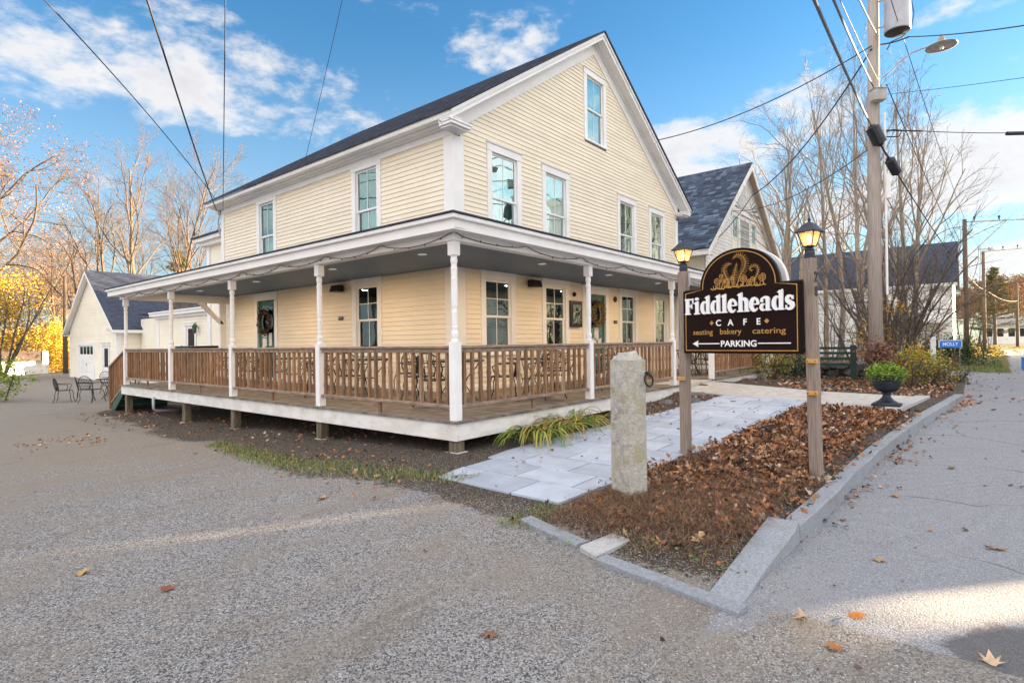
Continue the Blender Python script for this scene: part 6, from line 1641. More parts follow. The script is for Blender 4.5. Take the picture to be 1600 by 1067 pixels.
# pebbles near the camera
def pebbles(n, x0, x1, y0, y1, f, s0, s1, pal):
    P = pts_in(n, x0, x1, y0, y1, f, 0); n = len(P)
    oc_ = np.array([(1, 0, 0), (-1, 0, 0), (0, 1, 0), (0, -1, 0), (0, 0, 1), (0, 0, -1)], float)
    fc = np.array([(0, 2, 4), (2, 1, 4), (1, 3, 4), (3, 0, 4)])
    s = rng.uniform(s0, s1, n)[:, None, None] * rng.uniform(.5, 1.2, (n, 6, 1)) * np.array([1, 1, .7]); a = rng.uniform(0, 6.28, n); c, q = np.cos(a)[:, None], np.sin(a)[:, None]
    V = oc_[None] * s; X = V[..., 0] * c - V[..., 1] * q; Y = V[..., 0] * q + V[..., 1] * c
    V = np.stack([X + P[:, 0:1], Y + P[:, 1:2], V[..., 2] + P[:, 2:3]], -1).reshape(-1, 3)
    F = (np.arange(n)[:, None, None] * 6 + fc[None]).reshape(-1, 3); pal = np.array(pal); C = np.repeat(pal[rng.integers(0, len(pal), n)] * rng.uniform(.7, 1.25, (n, 1)), 6, axis=0)
    return V, F, C
GPAL = [(.30, .30, .32), (.20, .20, .23), (.42, .40, .38), (.11, .11, .13), (.32, .27, .22), (.50, .50, .50)]
V, F, C = cat_([pebbles(130000, -6, -1.2, -5.6, 1.5, lambda x, y: np.where((x < -2.1) | (y > -2.3), np.clip((fbm(x, y, .8, 3, 41) - .25) * 2.2, .1, 1), 0), .0022, .0062, GPAL),
                pebbles(9000, -9, -1.5, 1.5, 9, lambda x, y: np.clip((fbm(x, y, .8, 3, 41) - .3) * 2, 0, 1) * (x < np.interp(y, [1, 6, 9], [-2, -1.6, -1.4])), .005, .011, GPAL),
                pebbles(3500, -2.1, 1.0, -4.25, -2.3, lambda x, y: np.clip(1.1 - (x + 1.9) * .45, .1, 1), .003, .009, GPAL),
                pebbles(2500, -2.2, 4, -4.9, -4.3, lambda x, y: np.where(kerb_y(x) - y > 0, np.exp(-(kerb_y(x) - y) * 6), 0), .004, .010, [(.16, .14, .12), (.3, .28, .26), (.1, .09, .08)])])
tag(np_mesh('gravel_stones', V, F, 'pebble', None, C), 'loose grey gravel stones on the driveway', kind='stuff')

yl_ = pts_in(7000, 46, 100, -11, 4, lambda x, y: np.where(y > kerb_y(x) + .3, 1, .06), .02)
V, F, C = leaves(yl_, (.25, .5), tmpl_quad(), .15, .2, [(.85, .62, .12), (.75, .52, .08), (.6, .5, .12), (.5, .35, .12)])  # bright yellow leaves carry the sunlit tone of the lawn
tag(np_mesh('sunlit_lawn_leaves', V, F, 'leaf', None, C), 'yellow leaves laid on the far lawn for its sunlit tone', kind='stuff')
gl_ = pts_in(16000, 23, 37, -6.4, -1.5, lambda x, y: np.where(y > kerb_y(x) + .1, 1, 0), 0)
V, F, C = blades(gl_, (.05, .12), .012, (.4, 1.2), [(.12, .19, .05), (.18, .22, .07), (.26, .24, .09)], 2)
tag(np_mesh('lawn_grass', V, F, 'grass', None, C), 'short green grass on the lawn beside the sidewalk', kind='stuff')
# ================================================================== trees
def tubes_np(polys, sides=4):
    """polys: list of (pts(n,3), radii(n)) -> V,F, joined; grouped by length"""
    by = {}
    for p, r in polys: by.setdefault(len(p), []).append((p, r))
    Vs, Fs, o = [], [], 0
    for m, L in by.items():
        P = np.array([q[0] for q in L]); R = np.array([q[1] for q in L]); n = len(L)
        T = np.gradient(P, axis=1); T /= np.linalg.norm(T, axis=2, keepdims=True) + 1e-9
        ref = np.where(np.abs(T[:, :1, 2:3]) < .9, np.array([0, 0, 1.]), np.array([1., 0, 0]))
        A = np.cross(T, np.broadcast_to(ref, T.shape)); A /= np.linalg.norm(A, axis=2, keepdims=True) + 1e-9; B = np.cross(T, A)
        V = np.stack([P + R[..., None] * (math.cos(2 * math.pi * j / sides) * A + math.sin(2 * math.pi * j / sides) * B) for j in range(sides)], 2)
        Vs.append(V.reshape(-1, 3)); base = o + np.arange(n)[:, None, None] * (m * sides) + np.arange(m - 1)[None, :, None] * sides; j = np.arange(sides)[None, None]; j2 = (j + 1) % sides
        Fs.append(np.stack([base + j, base + j2, base + j2 + sides, base + j + sides], -1).reshape(-1, 4)); o += n * m * sides
    return np.vstack(Vs), np.vstack(Fs)
def branch(p, d, L, r, n, wob, up, rr):
    pts = [p]; d = d / np.linalg.norm(d)
    for i in range(n):
        d = d + rr.normal(0, wob, 3) + np.array([0, 0, up]); d /= np.linalg.norm(d); pts.append(pts[-1] + d * L / n)
    return np.array(pts), np.linspace(r, r * .35, n + 1)
def bare_tree(seed, h=12.0, r0=.16, lean=(0, 0), style='tall', levels=4, density=1.0, spread=1.0):
    rr = np.random.default_rng(seed); out = {0: [], 1: [], 2: []}; tips = []
    def rec(p, d, L, r, lv):
        n = (9, 6, 5, 3, 2)[lv]; pts, rad = branch(p, d, L, r, n, (.05, .13, .17, .2, .22)[lv], (.015, .06, .05, .03, .02)[lv], rr)
        if lv == 0: rad = np.linspace(r, r * .22, n + 1)
        out[0 if lv == 0 else (1 if lv <= 2 else 2)].append((pts, np.maximum(rad, .0045)))
        if lv >= levels: tips.append(pts[-1]); return
        k_ = int((11, 6, 5, 4)[lv] * density) + rr.integers(0, 2)
        for i in range(k_):
            t = (.28 + .70 * (i + rr.random()) / k_) if lv == 0 else (.2 + .78 * (i + rr.random()) / k_)
            a = t * (len(pts) - 1); i0 = min(int(a), len(pts) - 2); q = pts[i0] + (pts[i0 + 1] - pts[i0]) * (a - i0); td = pts[i0 + 1] - pts[i0]; td /= np.linalg.norm(td)
            az = rr.uniform(0, 2 * math.pi) if lv else i * 2.4 + rr.uniform(-.5, .5); ref = np.array([1., 0, 0]) if abs(td[2]) > .8 else np.array([0, 0, 1.])
            s = np.cross(td, ref); s /= np.linalg.norm(s); s2 = np.cross(td, s); side = math.cos(az) * s + math.sin(az) * s2
            ang = math.radians(rr.uniform(24, 46) if style == 'tall' else rr.uniform(35, 65)) * spread
            nd = td * math.cos(ang) + side * math.sin(ang)
            rl = rad[i0] * rr.uniform(.42, .62)
            l2 = L * ((.52 if style == 'tall' else .62) * (1.1 - .62 * t) if lv == 0 else rr.uniform(.38, .6) * (1.15 - .5 * t))
            rec(q, nd, max(l2, .25), rl, lv + 1)
    rec(np.zeros(3), np.array([lean[0], lean[1], 1.]), h, r0, 0)
    return out, np.array(tips)
def tree_obj(seed, label, loc, bark='bark', group=None, leafp=None, leafn=0, leafs=(.05, .09), name='bare_tree', cat='tree', **kw):
    out, tips = bare_tree(seed, **kw)
    t = thing(name, label, cat, (0, 0, 0), group)
    V, F = tubes_np(out[0], 9); np_mesh('trunk', V, F, bark, t, smooth=True)
    V1, F1 = tubes_np(out[1], 5); V2, F2 = tubes_np(out[2], 3); np_mesh('crown', np.vstack([V1, V2]), np.vstack([F1, F2 + len(V1)]), bark, t, smooth=True)
    if leafn:
        P = tips[rng.integers(0, len(tips), leafn)] + rng.normal(0, .18, (leafn, 3)); V, F, C = leaves(P, leafs, tmpl_quad(), 1.2, .2, leafp); np_mesh('foliage', V, F, 'leaf', t, C)
    t.location = loc; return t
def put(src, loc, rz, sc, label, group=None): return copy_tree(src, loc, rz, label, sc, group)
# --- the tall bare trees behind the garage
GL = 'tall bare trees behind the garage'
tA = tree_obj(11, 'bare tree rising above the garage roof, the left forked one', at(172, 50), 'barkp', GL, h=16, r0=.20, spread=.8)
tB = tree_obj(12, 'tallest bare tree above the garage, straight pale trunk', at(210, 48), 'barkp', GL, h=17.5, r0=.24, spread=.7)
tC = tree_obj(13, 'bare tree with dense upright branches left of the cafe eave', at(263, 46), 'barkp', GL, h=16, r0=.20, density=1.2, spread=.65)
put(tA, at(305, 49), 2.1, .83, 'leaning bare tree touching the corner of the cafe eave', GL)
put(tB, at(130, 54), 1.0, .72, 'short bare tree at left end of the garage ridge', GL)
put(tC, at(238, 56), 3.0, .86, 'thin bare tree between the two tallest ones behind the garage', GL)
put(tA, at(330, 58), 4.0, .72, 'far bare tree low beside the cafe corner', GL)
# wooded backdrop on the left
tW = tree_obj(14, 'slender bare wood tree far left beyond the shed', at(20, 60), 'bark', 'edge of the wood at left', h=15, r0=.17, leafp=[(.42, .20, .08), (.5, .28, .12), (.36, .15, .07)], leafn=1500, leafs=(.08, .16), style='w')
tW2 = tree_obj(15, 'bushy bare wood tree beside the tall wooden pole', at(95, 56), 'bark', 'edge of the wood at left', h=13, r0=.15, density=1.15, style='w', leafp=[(.42, .20, .08), (.5, .28, .12)], leafn=900, leafs=(.08, .15))
wl_lab = ['wood tree behind the yellow maple', 'wood tree just right of the yellow maple', 'wood tree with rusty leaves left of the pole', 'wood tree close behind the pole', 'wood tree left of the garage gable', 'wood tree above the garage gable peak', 'wood tree at the left picture edge', 'second wood tree left of the garage', 'far wood tree behind the shed roof', 'farthest wood tree between shed and garage']
for i, (px, dp, sc) in enumerate(((35, 66, .8), (62, 62, .85), (80, 70, .9), (105, 66, .8), (122, 60, .75), (145, 72, .8), (-10, 62, .9), (112, 74, .85), (48, 76, .9), (90, 80, .95))):
    put((tW, tW2)[i % 2], at(px, dp), i * 1.7, sc, wl_lab[i], 'edge of the wood at left')
# oak with russet leaves reaching in from the left edge
OL = [(.34, .11, .03), (.28, .08, .025), (.40, .18, .05), (.22, .07, .025)]
tO = tree_obj(23, 'spreading tree with russet leaves reaching in from left edge', at(-18, 33), 'bark', None, h=14.0, r0=.26, style='w', spread=1.1, leafp=OL, leafn=3400, leafs=(.05, .12), density=1.25)
# yellow maple and yellow understorey
YL = [(.70, .44, .03), (.60, .34, .03), (.75, .54, .08), (.45, .30, .05), (.60, .28, .03), (.35, .28, .05)]
def leafy(seed, label, loc, h, n, rad, pal, sz, bark='barkd', name='shrub', cat='shrub', group=None, stems=5, base=.0, tpl=None, twig=True, zmin=.12):
    rr = np.random.default_rng(seed); t = thing(name, label, cat, (0, 0, 0), group); polys = []
    for i in range(stems):
        a = rr.uniform(0, 6.28); pts, rd = branch(np.array([.1 * math.cos(a), .1 * math.sin(a), 0]), np.array([math.cos(a) * rad / h * .9, math.sin(a) * rad / h * .9, 1.]), h * rr.uniform(.75, 1), .02 + .008 * h, 6, .12, .02, rr); polys.append((pts, rd))
        for j in range(7):
            q = pts[rr.integers(2, 6)]; b, r2 = branch(q, rr.normal(0, 1, 3) + [0, 0, .7], h * .3, .012, 4, .2, .05, rr); polys.append((b, np.maximum(r2, .004)))
    V, F = tubes_np(polys, 4); np_mesh('stems', V, F, bark, t)
    # foliage in clumps
    k_ = max(6, int(n / 60)); cen = np.stack([rr.normal(0, rad * .5, k_), rr.normal(0, rad * .5, k_), h * (zmin + (1 - zmin) * rr.beta(1.6, 1.5, k_))], 1)
    cen[:, :2] *= (1.1 - .6 * np.abs(cen[:, 2:3] / h - .45))
    P = cen[rr.integers(0, k_, n)] + rr.normal(0, rad * .20, (n, 3)); P[:, 2] = np.maximum(P[:, 2], .02)
    V, F, C = leaves(P, sz, tmpl_quad() if tpl is None else tpl, 1.0, .3, pal); np_mesh('foliage', V, F, 'leaf', t, C)
    t.location = loc; return t
leafy(31, 'bright yellow maple at the left picture edge', at(2, 33), 6.2, 6500, 2.0, YL, (.07, .15), name='yellow_maple', cat='tree', stems=7, zmin=.3)
ym = leafy(32, 'yellow leaved bushes left of the wooden pole', at(70, 44), 3.4, 5200, 2.0, YL, (.08, .16), group='yellow bushes at the wood edge')
put(ym, at(100, 46), 1.5, (.8, .8, .75), 'yellow leaved bush right beside the wooden pole', 'yellow bushes at the wood edge')
put(ym, at(15, 46), 2.5, (1, 1, .95), 'yellow leaved bush behind the low shed', 'yellow bushes at the wood edge')
put(ym, at(113, 44), .5, (.45, .45, .45), 'low yellow bush at the corner of the garage', 'yellow bushes at the wood edge')
put(ym, at(88, 52), 4.5, (.7, .7, 1.2), 'tall yellow tree behind the wooden pole', 'yellow bushes at the wood edge')
leafy(33, 'green and yellow branch tips low at the left picture edge', at(2, 20), 1.35, 1300, .62, [(.20, .34, .05), (.40, .42, .06), (.3, .4, .05)], (.05, .10), stems=4)
dg_ = at(55, 48)
p_ = pts_in(5200, dg_[0] - 8, dg_[0] + 9, dg_[1] - 7, dg_[1] + 6, None, 0)
V, F, C = blades(p_, (.25, .7), .012, (.2, .8), [(.42, .24, .10), (.5, .3, .12), (.34, .2, .09)]); tag(np_mesh('dry_grass', V, F, 'grass', None, C), 'dry orange grass along the far edge of the drive', kind='stuff')
q = at(102, 40)
mb = MB(); mb.tube([(q[0], q[1], q[2] - .4), (q[0], q[1], q[2] + 3), (q[0] + .02, q[1], 6.2)], [.16, .14, .11], 10); o = mb.build('wooden_pole', 'bark', None, smooth=True); tag(o, 'plain wooden pole standing at the wood edge left of the garage', 'pole')
q = at(116, 43); mb = MB(); mb.lathe([(.25, 0), (.3, .5), (.3, .75), (.26, .8)], (0, 0, 0), 12); o = mb.build('teal_bin', 'teal', None, smooth=True); o.location = q; tag(o, 'small teal bin beside the garage corner', 'bin')
# evergreens
def conifer(seed, label, loc, h, rad, pal, n=14000, group=None, name='pine_tree', z0=.15):
    rr = np.random.default_rng(seed); t = thing(name, label, 'tree', (0, 0, 0), group); polys = [(np.array([[0, 0, z] for z in np.linspace(0, h, 8)]), np.linspace(.022 * h, .02, 8))]; tp = []
    for i in range(90):
        z = h * (z0 + (1 - z0) * (i + rr.random()) / 90); L = rad * (1 - (z / h - z0) / (1 - z0)) ** .75 * rr.uniform(.6, 1.1) + .2; a = rr.uniform(0, 6.28)
        b, r2 = branch(np.array([0, 0, z]), np.array([math.cos(a), math.sin(a), .12]), L, .012 * h * .25 + .01, 5, .1, .02, rr); polys.append((b[:6], r2)); tp.append(b)
    V, F = tubes_np(polys[:1], 8); np_mesh('trunk', V, F, 'bark', t); V, F = tubes_np(polys[1:], 4); np_mesh('limbs', V, F, 'bark', t)
    tp = np.array(tp); k_ = rr.integers(0, len(tp), n); s = rr.uniform(.25, 1, n) * 4.99; i0 = s.astype(int); P = tp[k_, i0] + (tp[k_, i0 + 1] - tp[k_, i0]) * (s - i0)[:, None] + rr.normal(0, .16, (n, 3)) * [1, 1, .6]
    V, F, C = leaves(P, (.10, .22), tmpl_quad(), .7, .2, pal); np_mesh('foliage', V, F, 'leaf', t, C); t.location = loc; return t
PG = [(.13, .15, .05), (.09, .12, .04), (.22, .20, .07), (.30, .24, .08)]
conifer(41, 'pine with yellow green needles behind the garage ridge', at(282, 62), 12.2, 3.2, PG)
pr2 = conifer(42, 'pine standing at far right beyond the street poles', at(1555, 95), 13.0, 4.5, [(.16, .17, .07), (.12, .13, .05), (.26, .22, .09)])
# --- right: trees round the neighbour and the far white house
GR = 'bare trees between the neighbor house and the far white house'
R1 = tree_obj(51, 'tall slender bare tree left of the utility pole', at(1398 - 84, 27), 'barksun', GR, h=12.5, r0=.14, spread=.62, density=.8)
R2 = tree_obj(52, 'bare tree with a wide crown above the neighbor gable', at(1232, 36), 'barksun', GR, h=13.5, r0=.22, style='w', spread=.9, density=.85)
R3 = tree_obj(53, 'pale bare tree standing right of the utility pole', at(1425, 30), 'barksun', GR, h=12.0, r0=.16, spread=.6, density=.85)
for px, dp, rz, sc, lb, s in ((1290, 30, 1, .95, 'slim bare tree right above the lantern on the right post', R1), (1350, 34, 3.3, 1.0, 'bare tree directly behind the utility pole', R1),
                          (1255, 44, .4, .98, 'far bare tree right of the neighbor roof', R2), (1205, 46, 4.1, .95, 'bare tree just behind the neighbor gable', R3), (1130, 52, 2.7, .9, 'bare tree top rising over the neighbor ridge', R2),
                          (1085, 55, 5.2, .92, 'bare tree top between cafe roof and neighbor ridge', R1), (1405, 36, 5, .95, 'bare tree in front of the far white house', R1), (1450, 50, 1.3, .85, 'bare tree at the gable end of the far white house', R2), (1320, 52, 1.9, 1.0, 'far bare tree behind the dark long roof', R2)):
    put(s, at(px, dp), rz, sc, lb, GR)
put(R1, at(1345, 22), 4.4, .86, 'slim bare tree close left of the utility pole', GR)
put(R3, at(1388, 21.5), 2.6, .80, 'slim bare tree rising just right of the utility pole', GR)
put(R1, at(1412, 24), .9, .88, 'slim bare tree between the pole and the pale one', GR)
# tree near the kerb at pole 2
put(R3, at(1240, 24), 3.9, (.7, .7, .72), 'small bare tree in front of the neighbor gable', GR)
# background wood at right
GB = 'brown wood at the end of the street'
RW = tree_obj(61, 'russet leaved wood tree behind the far street poles', at(1560, 120), 'bark', GB, h=13, r0=.2, style='w', levels=3, leafp=[(.40, .24, .13), (.34, .19, .10), (.46, .30, .17), (.26, .16, .09)], leafn=3800, leafs=(.2, .42), density=1.2)
for i, (px, dp, sc) in enumerate(((1530, 110, .85), (1578, 112, .8), (1598, 105, .85), (1545, 135, .95), (1590, 140, 1.0), (1515, 130, .85), (1570, 150, 1.05), (1618, 120, .9), (1500, 140, .8), (1480, 150, .8))):
    put(RW, at(px, dp), i * 1.3, sc, ['russet wood tree left of the third street pole', 'russet wood tree above the small distant house', 'russet wood tree at right picture edge', 'tall russet tree behind the distant pine', 'tall russet tree behind the distant house', 'russet tree seen right of far white gable', 'tallest russet tree at the street end', 'russet tree just inside the right edge', 'russet tree behind the hedge end', 'farthest russet tree right of white gable'][i], GB)
for i, (px, dp, sc) in enumerate(((1240, 95, .85), (1290, 100, .9), (1340, 95, .8), (1390, 105, .85), (1195, 90, .8), (1440, 100, .8))):
    put(R2, at(px, dp), i * 2.1, sc, ['bare tree behind the long roof, leftmost', 'bare tree behind the long roof near the lantern', 'bare tree behind the long roof left of pole', 'bare tree behind the long roof right of pole', 'bare tree far behind the neighbor gable', 'bare tree behind the long roof, rightmost'][i], 'bare trees behind the long dark roof')
# trees across the street and across the drive, out of frame (they show in the windows)
for i, (x_, y_, sc) in enumerate(((2, -17, 1.1), (8, -18, 1.0), (14, -17, 1.15), (20, -18, 1.1), (-19, 2, 1.1), (-21, 9, 1.2), (-18, 15, 1.0), (-23, -5, 1.1))):
    put((R2, tO, R3)[i % 3] if i < 4 else (tO if i % 2 else R2), (x_, y_, -.6), i * 1.9, sc, ['street tree across from the sign', 'street tree across from the porch corner', 'street tree across from the front door', 'street tree across from the neighbor', 'tree left of the drive facing the porch', 'tree left of the drive by the side windows', 'tree left of the drive near the patio', 'tree left of the drive behind the camera'][i], 'trees facing the cafe')

# --- multi-stemmed shrub in front of the utility pole
def fan_shrub(seed, label, loc, h, n, rad, bark='barkd', name='bare_shrub', r0=.045, dens=9, group=None):
    rr = np.random.default_rng(seed); t = thing(name, label, 'shrub', (0, 0, 0), group); A, Bq = [], []
    for i in range(n):
        a = i * 2.4 + rr.uniform(-.4, .4); s = rr.uniform(.15, 1.0)
        pts, rd = branch(np.array([.22 * math.cos(a) * s, .22 * math.sin(a) * s, 0]), np.array([math.cos(a) * s * rad / h, math.sin(a) * s * rad / h, 1.]), h * rr.uniform(.7, 1.05), r0 * rr.uniform(.6, 1.1), 9, .09, -.01, rr); A.append((pts, rd))
        for j in range(dens):
            q0 = rr.integers(3, 9); b, r2 = branch(pts[q0], (pts[q0] - pts[q0 - 1]) * 2 + rr.normal(0, h * .12, 3), h * rr.uniform(.2, .42), rd[q0] * .5, 6, .17, .02, rr); Bq.append((b, np.maximum(r2, .004)))
            for m_ in range(6):
                q1 = rr.integers(1, 6); c_, r3 = branch(b[q1], (b[q1] - b[q1 - 1]) * 2 + rr.normal(0, .35, 3), h * rr.uniform(.06, .16), .005, 3, .2, .03, rr); Bq.append((c_, np.maximum(r3, .0028)))
    V, F = tubes_np(A, 6); np_mesh('trunk', V, F, bark, t, smooth=True); V, F = tubes_np(Bq, 3); np_mesh('crown', V, F, bark, t)
    t.location = loc; return t
sb = at(1392, 17.2)
fan_shrub(71, 'large many stemmed bare shrub in front of the utility pole', sb, 5.0, 22, 2.6, 'barkd', r0=.045, dens=10)
s2 = fan_shrub(72, 'bare twiggy shrub left of the utility pole', at(1345, 20), 3.4, 7, 2.0, 'barkd', r0=.035, dens=6, group='bare shrubs beside the bench')
put(s2, at(1372, 22), 3, 1.1, 'bare twiggy shrub directly behind the utility pole', 'bare shrubs beside the bench')
put(s2, at(1428, 19), 2, .95, 'bare twiggy shrub right of the big shrub', 'bare shrubs beside the bench')
put(s2, at(1300, 25), 4, 1.0, 'bare twiggy shrub behind the green bench', 'bare shrubs beside the bench')
put(s2, at(1538, 36), 1, .8, 'bare shrub at the foot of the second street pole', 'bare shrubs beside the bench')
put(s2, at(1215, 26), 5, .9, 'bare twiggy shrub before the neighbor wall', 'bare shrubs beside the bench')
GRN = [(.10, .20, .04), (.16, .28, .05), (.22, .36, .06), (.09, .15, .04)]
YG = [(.62, .46, .04), (.52, .40, .04), (.30, .34, .05), (.22, .30, .06), (.70, .42, .04)]
lf = leafy(81, 'yellow and green leaved bush right of the urn planter', at(1425, 14.8), 1.0, 1500, .62, YG, (.035, .07), stems=8, tpl=tmpl_maple(), group='yellow green bushes by the kerb')
put(lf, at(1452, 15.6), 1.4, (.9, .9, .8), 'green and yellow bush nearest the sidewalk', 'yellow green bushes by the kerb')
leafy(82, 'sprays of yellow leaves on stems above the urn planter', at(1402, 16.2), 2.3, 330, .75, [(.75, .50, .04), (.70, .36, .05), (.6, .42, .05)], (.05, .09), stems=9, tpl=tmpl_maple(), zmin=.2)
leafy(83, 'rusty brown bush in front of the hedge', at(1462, 17.5), .8, 1300, .6, [(.30, .17, .09), (.22, .13, .07), (.2, .2, .08)], (.03, .06), stems=10)
leafy(84, 'low grey green bush at the sidewalk edge', at(1492, 16.6), .5, 900, .5, [(.16, .17, .08), (.25, .2, .1), (.2, .15, .09)], (.025, .05), stems=8)
leafy(85, 'dark evergreen hedge below the blue yard sign', at(1487, 27), 1.15, 6000, 1.3, [(.03, .07, .03), (.05, .10, .04), (.02, .05, .02)], (.05, .09), name='hedge', cat='hedge', stems=8, zmin=.0)
leafy(86, 'yellow and green plants right of the porch end', at(1208, 17.5), 1.1, 1500, .7, [(.55, .42, .06), (.15, .2, .06), (.3, .26, .1), (.4, .3, .1)], (.04, .08), stems=7)
leafy(87, 'dark green plants behind the stone wall', at(1232, 18.8), .9, 1200, .6, [(.05, .11, .05), (.08, .14, .05), (.4, .2, .08)], (.04, .07), stems=6)
leafy(88, 'brown seed heads at the back of the bed behind bench', at(1290, 20), .8, 900, .8, [(.2, .14, .08), (.28, .2, .1)], (.03, .06), stems=10)
leafy(89, 'dried brown hydrangea stalks behind the urn planter', at(1380, 14.6), 1.15, 700, .5, [(.26, .12, .07), (.34, .18, .11), (.2, .09, .06)], (.06, .11), stems=10, zmin=.4)
# urn plant
def urn_plant():
    t = thing('leafy_plant', 'lime green trailing plant filling the black urn', 'plant', (ux_, uy_, uz + .5))
    n = 2600; d = rng.normal(size=(n, 3)); d /= np.linalg.norm(d, axis=1)[:, None]; r = rng.uniform(.75, 1.0, n) ** .5
    P = d * r[:, None] * [.29, .27, .13] + [0, 0, .09]; P = P[P[:, 2] > -.03]
    P += .045 * rng.normal(size=P.shape)
    V, F, C = leaves(P, (.022, .038), tmpl_oval(6), .7, .4, [(.18, .30, .03), (.26, .40, .05), (.12, .20, .02), (.34, .46, .09)]); np_mesh('foliage', V, F, 'leaf', t, C)
    V, F = tubes_np([branch(np.zeros(3), np.array([math.cos(a), math.sin(a), .5]), .34, .006, 5, .1, -.03, rng) for a in np.linspace(0, 6.2, 16)], 4); np_mesh('stems', V, F, 'stairg', t)
urn_plant()
# day lily clumps by the porch
def lily(x_, y_, n, label, r=.42):
    t = thing('daylily_clump', label, 'plant', (x_, y_, Hs(x_, y_)), 'daylily clumps beside the porch')
    P = np.stack([rng.normal(0, r * .38, n), rng.normal(0, r * .22, n), np.zeros(n)], 1); Vs, Fs, Cs = [], [], []; o = 0
    for i in range(n):
        a = math.atan2(P[i, 1], P[i, 0]) + rng.normal(0, .7); L = rng.uniform(.5, .9); seg = 8; up = rng.uniform(.9, 1.35); dx, dy = math.cos(a), math.sin(a); q = P[i].copy(); ph = up; w_ = rng.uniform(.011, .017)
        col = np.array([(.11, .25, .04), (.17, .33, .06), (.26, .38, .08), (.50, .42, .09), (.40, .24, .09), (.10, .20, .04)][rng.integers(0, 6)]); tipc = np.array((.48, .30, .08)) if rng.random() < .5 else col
        for s in range(seg + 1):
            ww = w_ * math.sin(math.pi * (.12 + .86 * s / seg)) * 1.0; 
            for e_ in (-1, 0, 1): Vs.append(q + np.array([-dy, dx, 0]) * ww * e_ + np.array([0, 0, .006 * abs(e_)])); Cs.append(col * (1 - s / seg) ** .6 + tipc * (1 - (1 - s / seg) ** .6))
            q = q + L / seg * np.array([dx * math.cos(ph), dy * math.cos(ph), math.sin(ph)]); ph -= rng.uniform(.26, .40); q[2] = max(q[2], .01)
        for s in range(seg):
            for e_ in (0, 1): b_ = o + s * 3 + e_; Fs.append((b_, b_ + 1, b_ + 4, b_ + 3))
        o += 3 * (seg + 1)
    np_mesh('blades', Vs, Fs, 'grass', t, np.array(Cs), smooth=True)
    V, F, C = blades([(rng.normal(0, .15), rng.normal(0, .1), 0) for _ in range(70)], (.1, .45), .004, (.2, 1.0), [(.38, .24, .12), (.28, .16, .08)]); np_mesh('dead_blades', V, F, 'grass', t, C)
lily(1.35, -.42, 78, 'broad daylily clump with yellowing blades below the front skirt', .5)
lily(2.35, -.34, 70, 'smaller daylily clump nearer the entry under the skirt', .5)
lily(1.85, -.36, 40, 'middle daylily clump between the two larger ones', .35)
# stones in the soil by the entry
for i, (x_, y_, s_, lb) in enumerate(((6.1, -.75, .34, 'flat grey stone in the soil beside the paver path'), (6.9, -.62, .30, 'flat stone nearest the porch entry'), (5.6, -.45, .22, 'half buried stone beside the porch post'))):
    mb = MB(); k_ = 10; r_ = np.random.default_rng(i); V = []
    for z, f in ((-.12, 1.05), (.03, 1.0), (.07, .8)): V += [(s_ * f * (1 + .18 * math.sin(3 * a + i)) * math.cos(a), s_ * .6 * f * math.sin(a), z) for a in np.linspace(0, 2 * math.pi, k_ + 1)[:-1]]
    fs = [(j * k_ + q, j * k_ + (q + 1) % k_, (j + 1) * k_ + (q + 1) % k_, (j + 1) * k_ + q) for j in range(2) for q in range(k_)] + [tuple(range(2 * k_, 3 * k_))]
    mb.add(V, fs); o = mb.build('stone', 'stone', None); o.location = (x_, y_, Hs(x_, y_)); tag(o, lb, 'stone')

# ================================================================== bench, stone wall, yard sign
bp_ = at(1300, 22); 
def bench():
    p0 = np.array(at(1243, 18.6)[:2]); p1 = np.array(at(1339, 17.6)[:2]); d = (p1 - p0); L = np.linalg.norm(d); d /= L; n = np.array([-d[1], d[0]]); 
    if n @ (CAMP[:2] - p0) > 0: n = -n
    z = Hs(*((p0 + p1) / 2)); t = thing('park_bench', 'dark green slatted bench seen from behind below the shrubs', 'bench', (*((p0 + p1) / 2), z))
    F_ = ((*p0, 0), (*d, 0), (*(-n), 0))
    for zz0 in (.50, .68, .86, 1.02):
        mb = MB(); mb.fb(F_, .0, L, 0, .03, z + zz0 - .10, z + zz0 - .0 - .02); mb.build('back_slat', 'stairg2', t)
    for i in range(4): mb = MB(); mb.fb(F_, 0, L, -.12 - i * .11, -.03 - i * .11, z + .40, z + .43); mb.build('seat_slat', 'stairg2', t)
    for u_ in (.02, L - .18):
        mb = MB(); mb.fb(F_, u_, u_ + .16, -.02, .10, z - .05, z + 1.06); mb.build('post', 'stairg2', t)
        mb = MB(); mb.fb(F_, u_ + .02, u_ + .12, -.55, -.02, z + .30, z + .395); mb.fb(F_, u_ + .02, u_ + .12, -.55, -.45, z - .05, z + .30); mb.build('leg', 'stairg2', t)
M['stairg2'] = mat('dark_green_paint', (.012, .045, .038), (.018, .05, .04), 6, .6)
bench()
sw = thing('stone_wall', 'low dry wall of grey field stones beyond the porch end', 'wall', at(1270, 19))
a0 = np.array(at(1194, 19.0)[:2]); a1 = np.array(at(1352, 18.9)[:2]); d = a1 - a0; L = np.linalg.norm(d); d /= L
bm0 = bmesh.new(); bmesh.ops.create_icosphere(bm0, subdivisions=2, radius=1); base_v = np.array([v.co[:] for v in bm0.verts]); base_f = [tuple(v.index for v in f.verts) for f in bm0.faces]; bm0.free()
stone_me = []
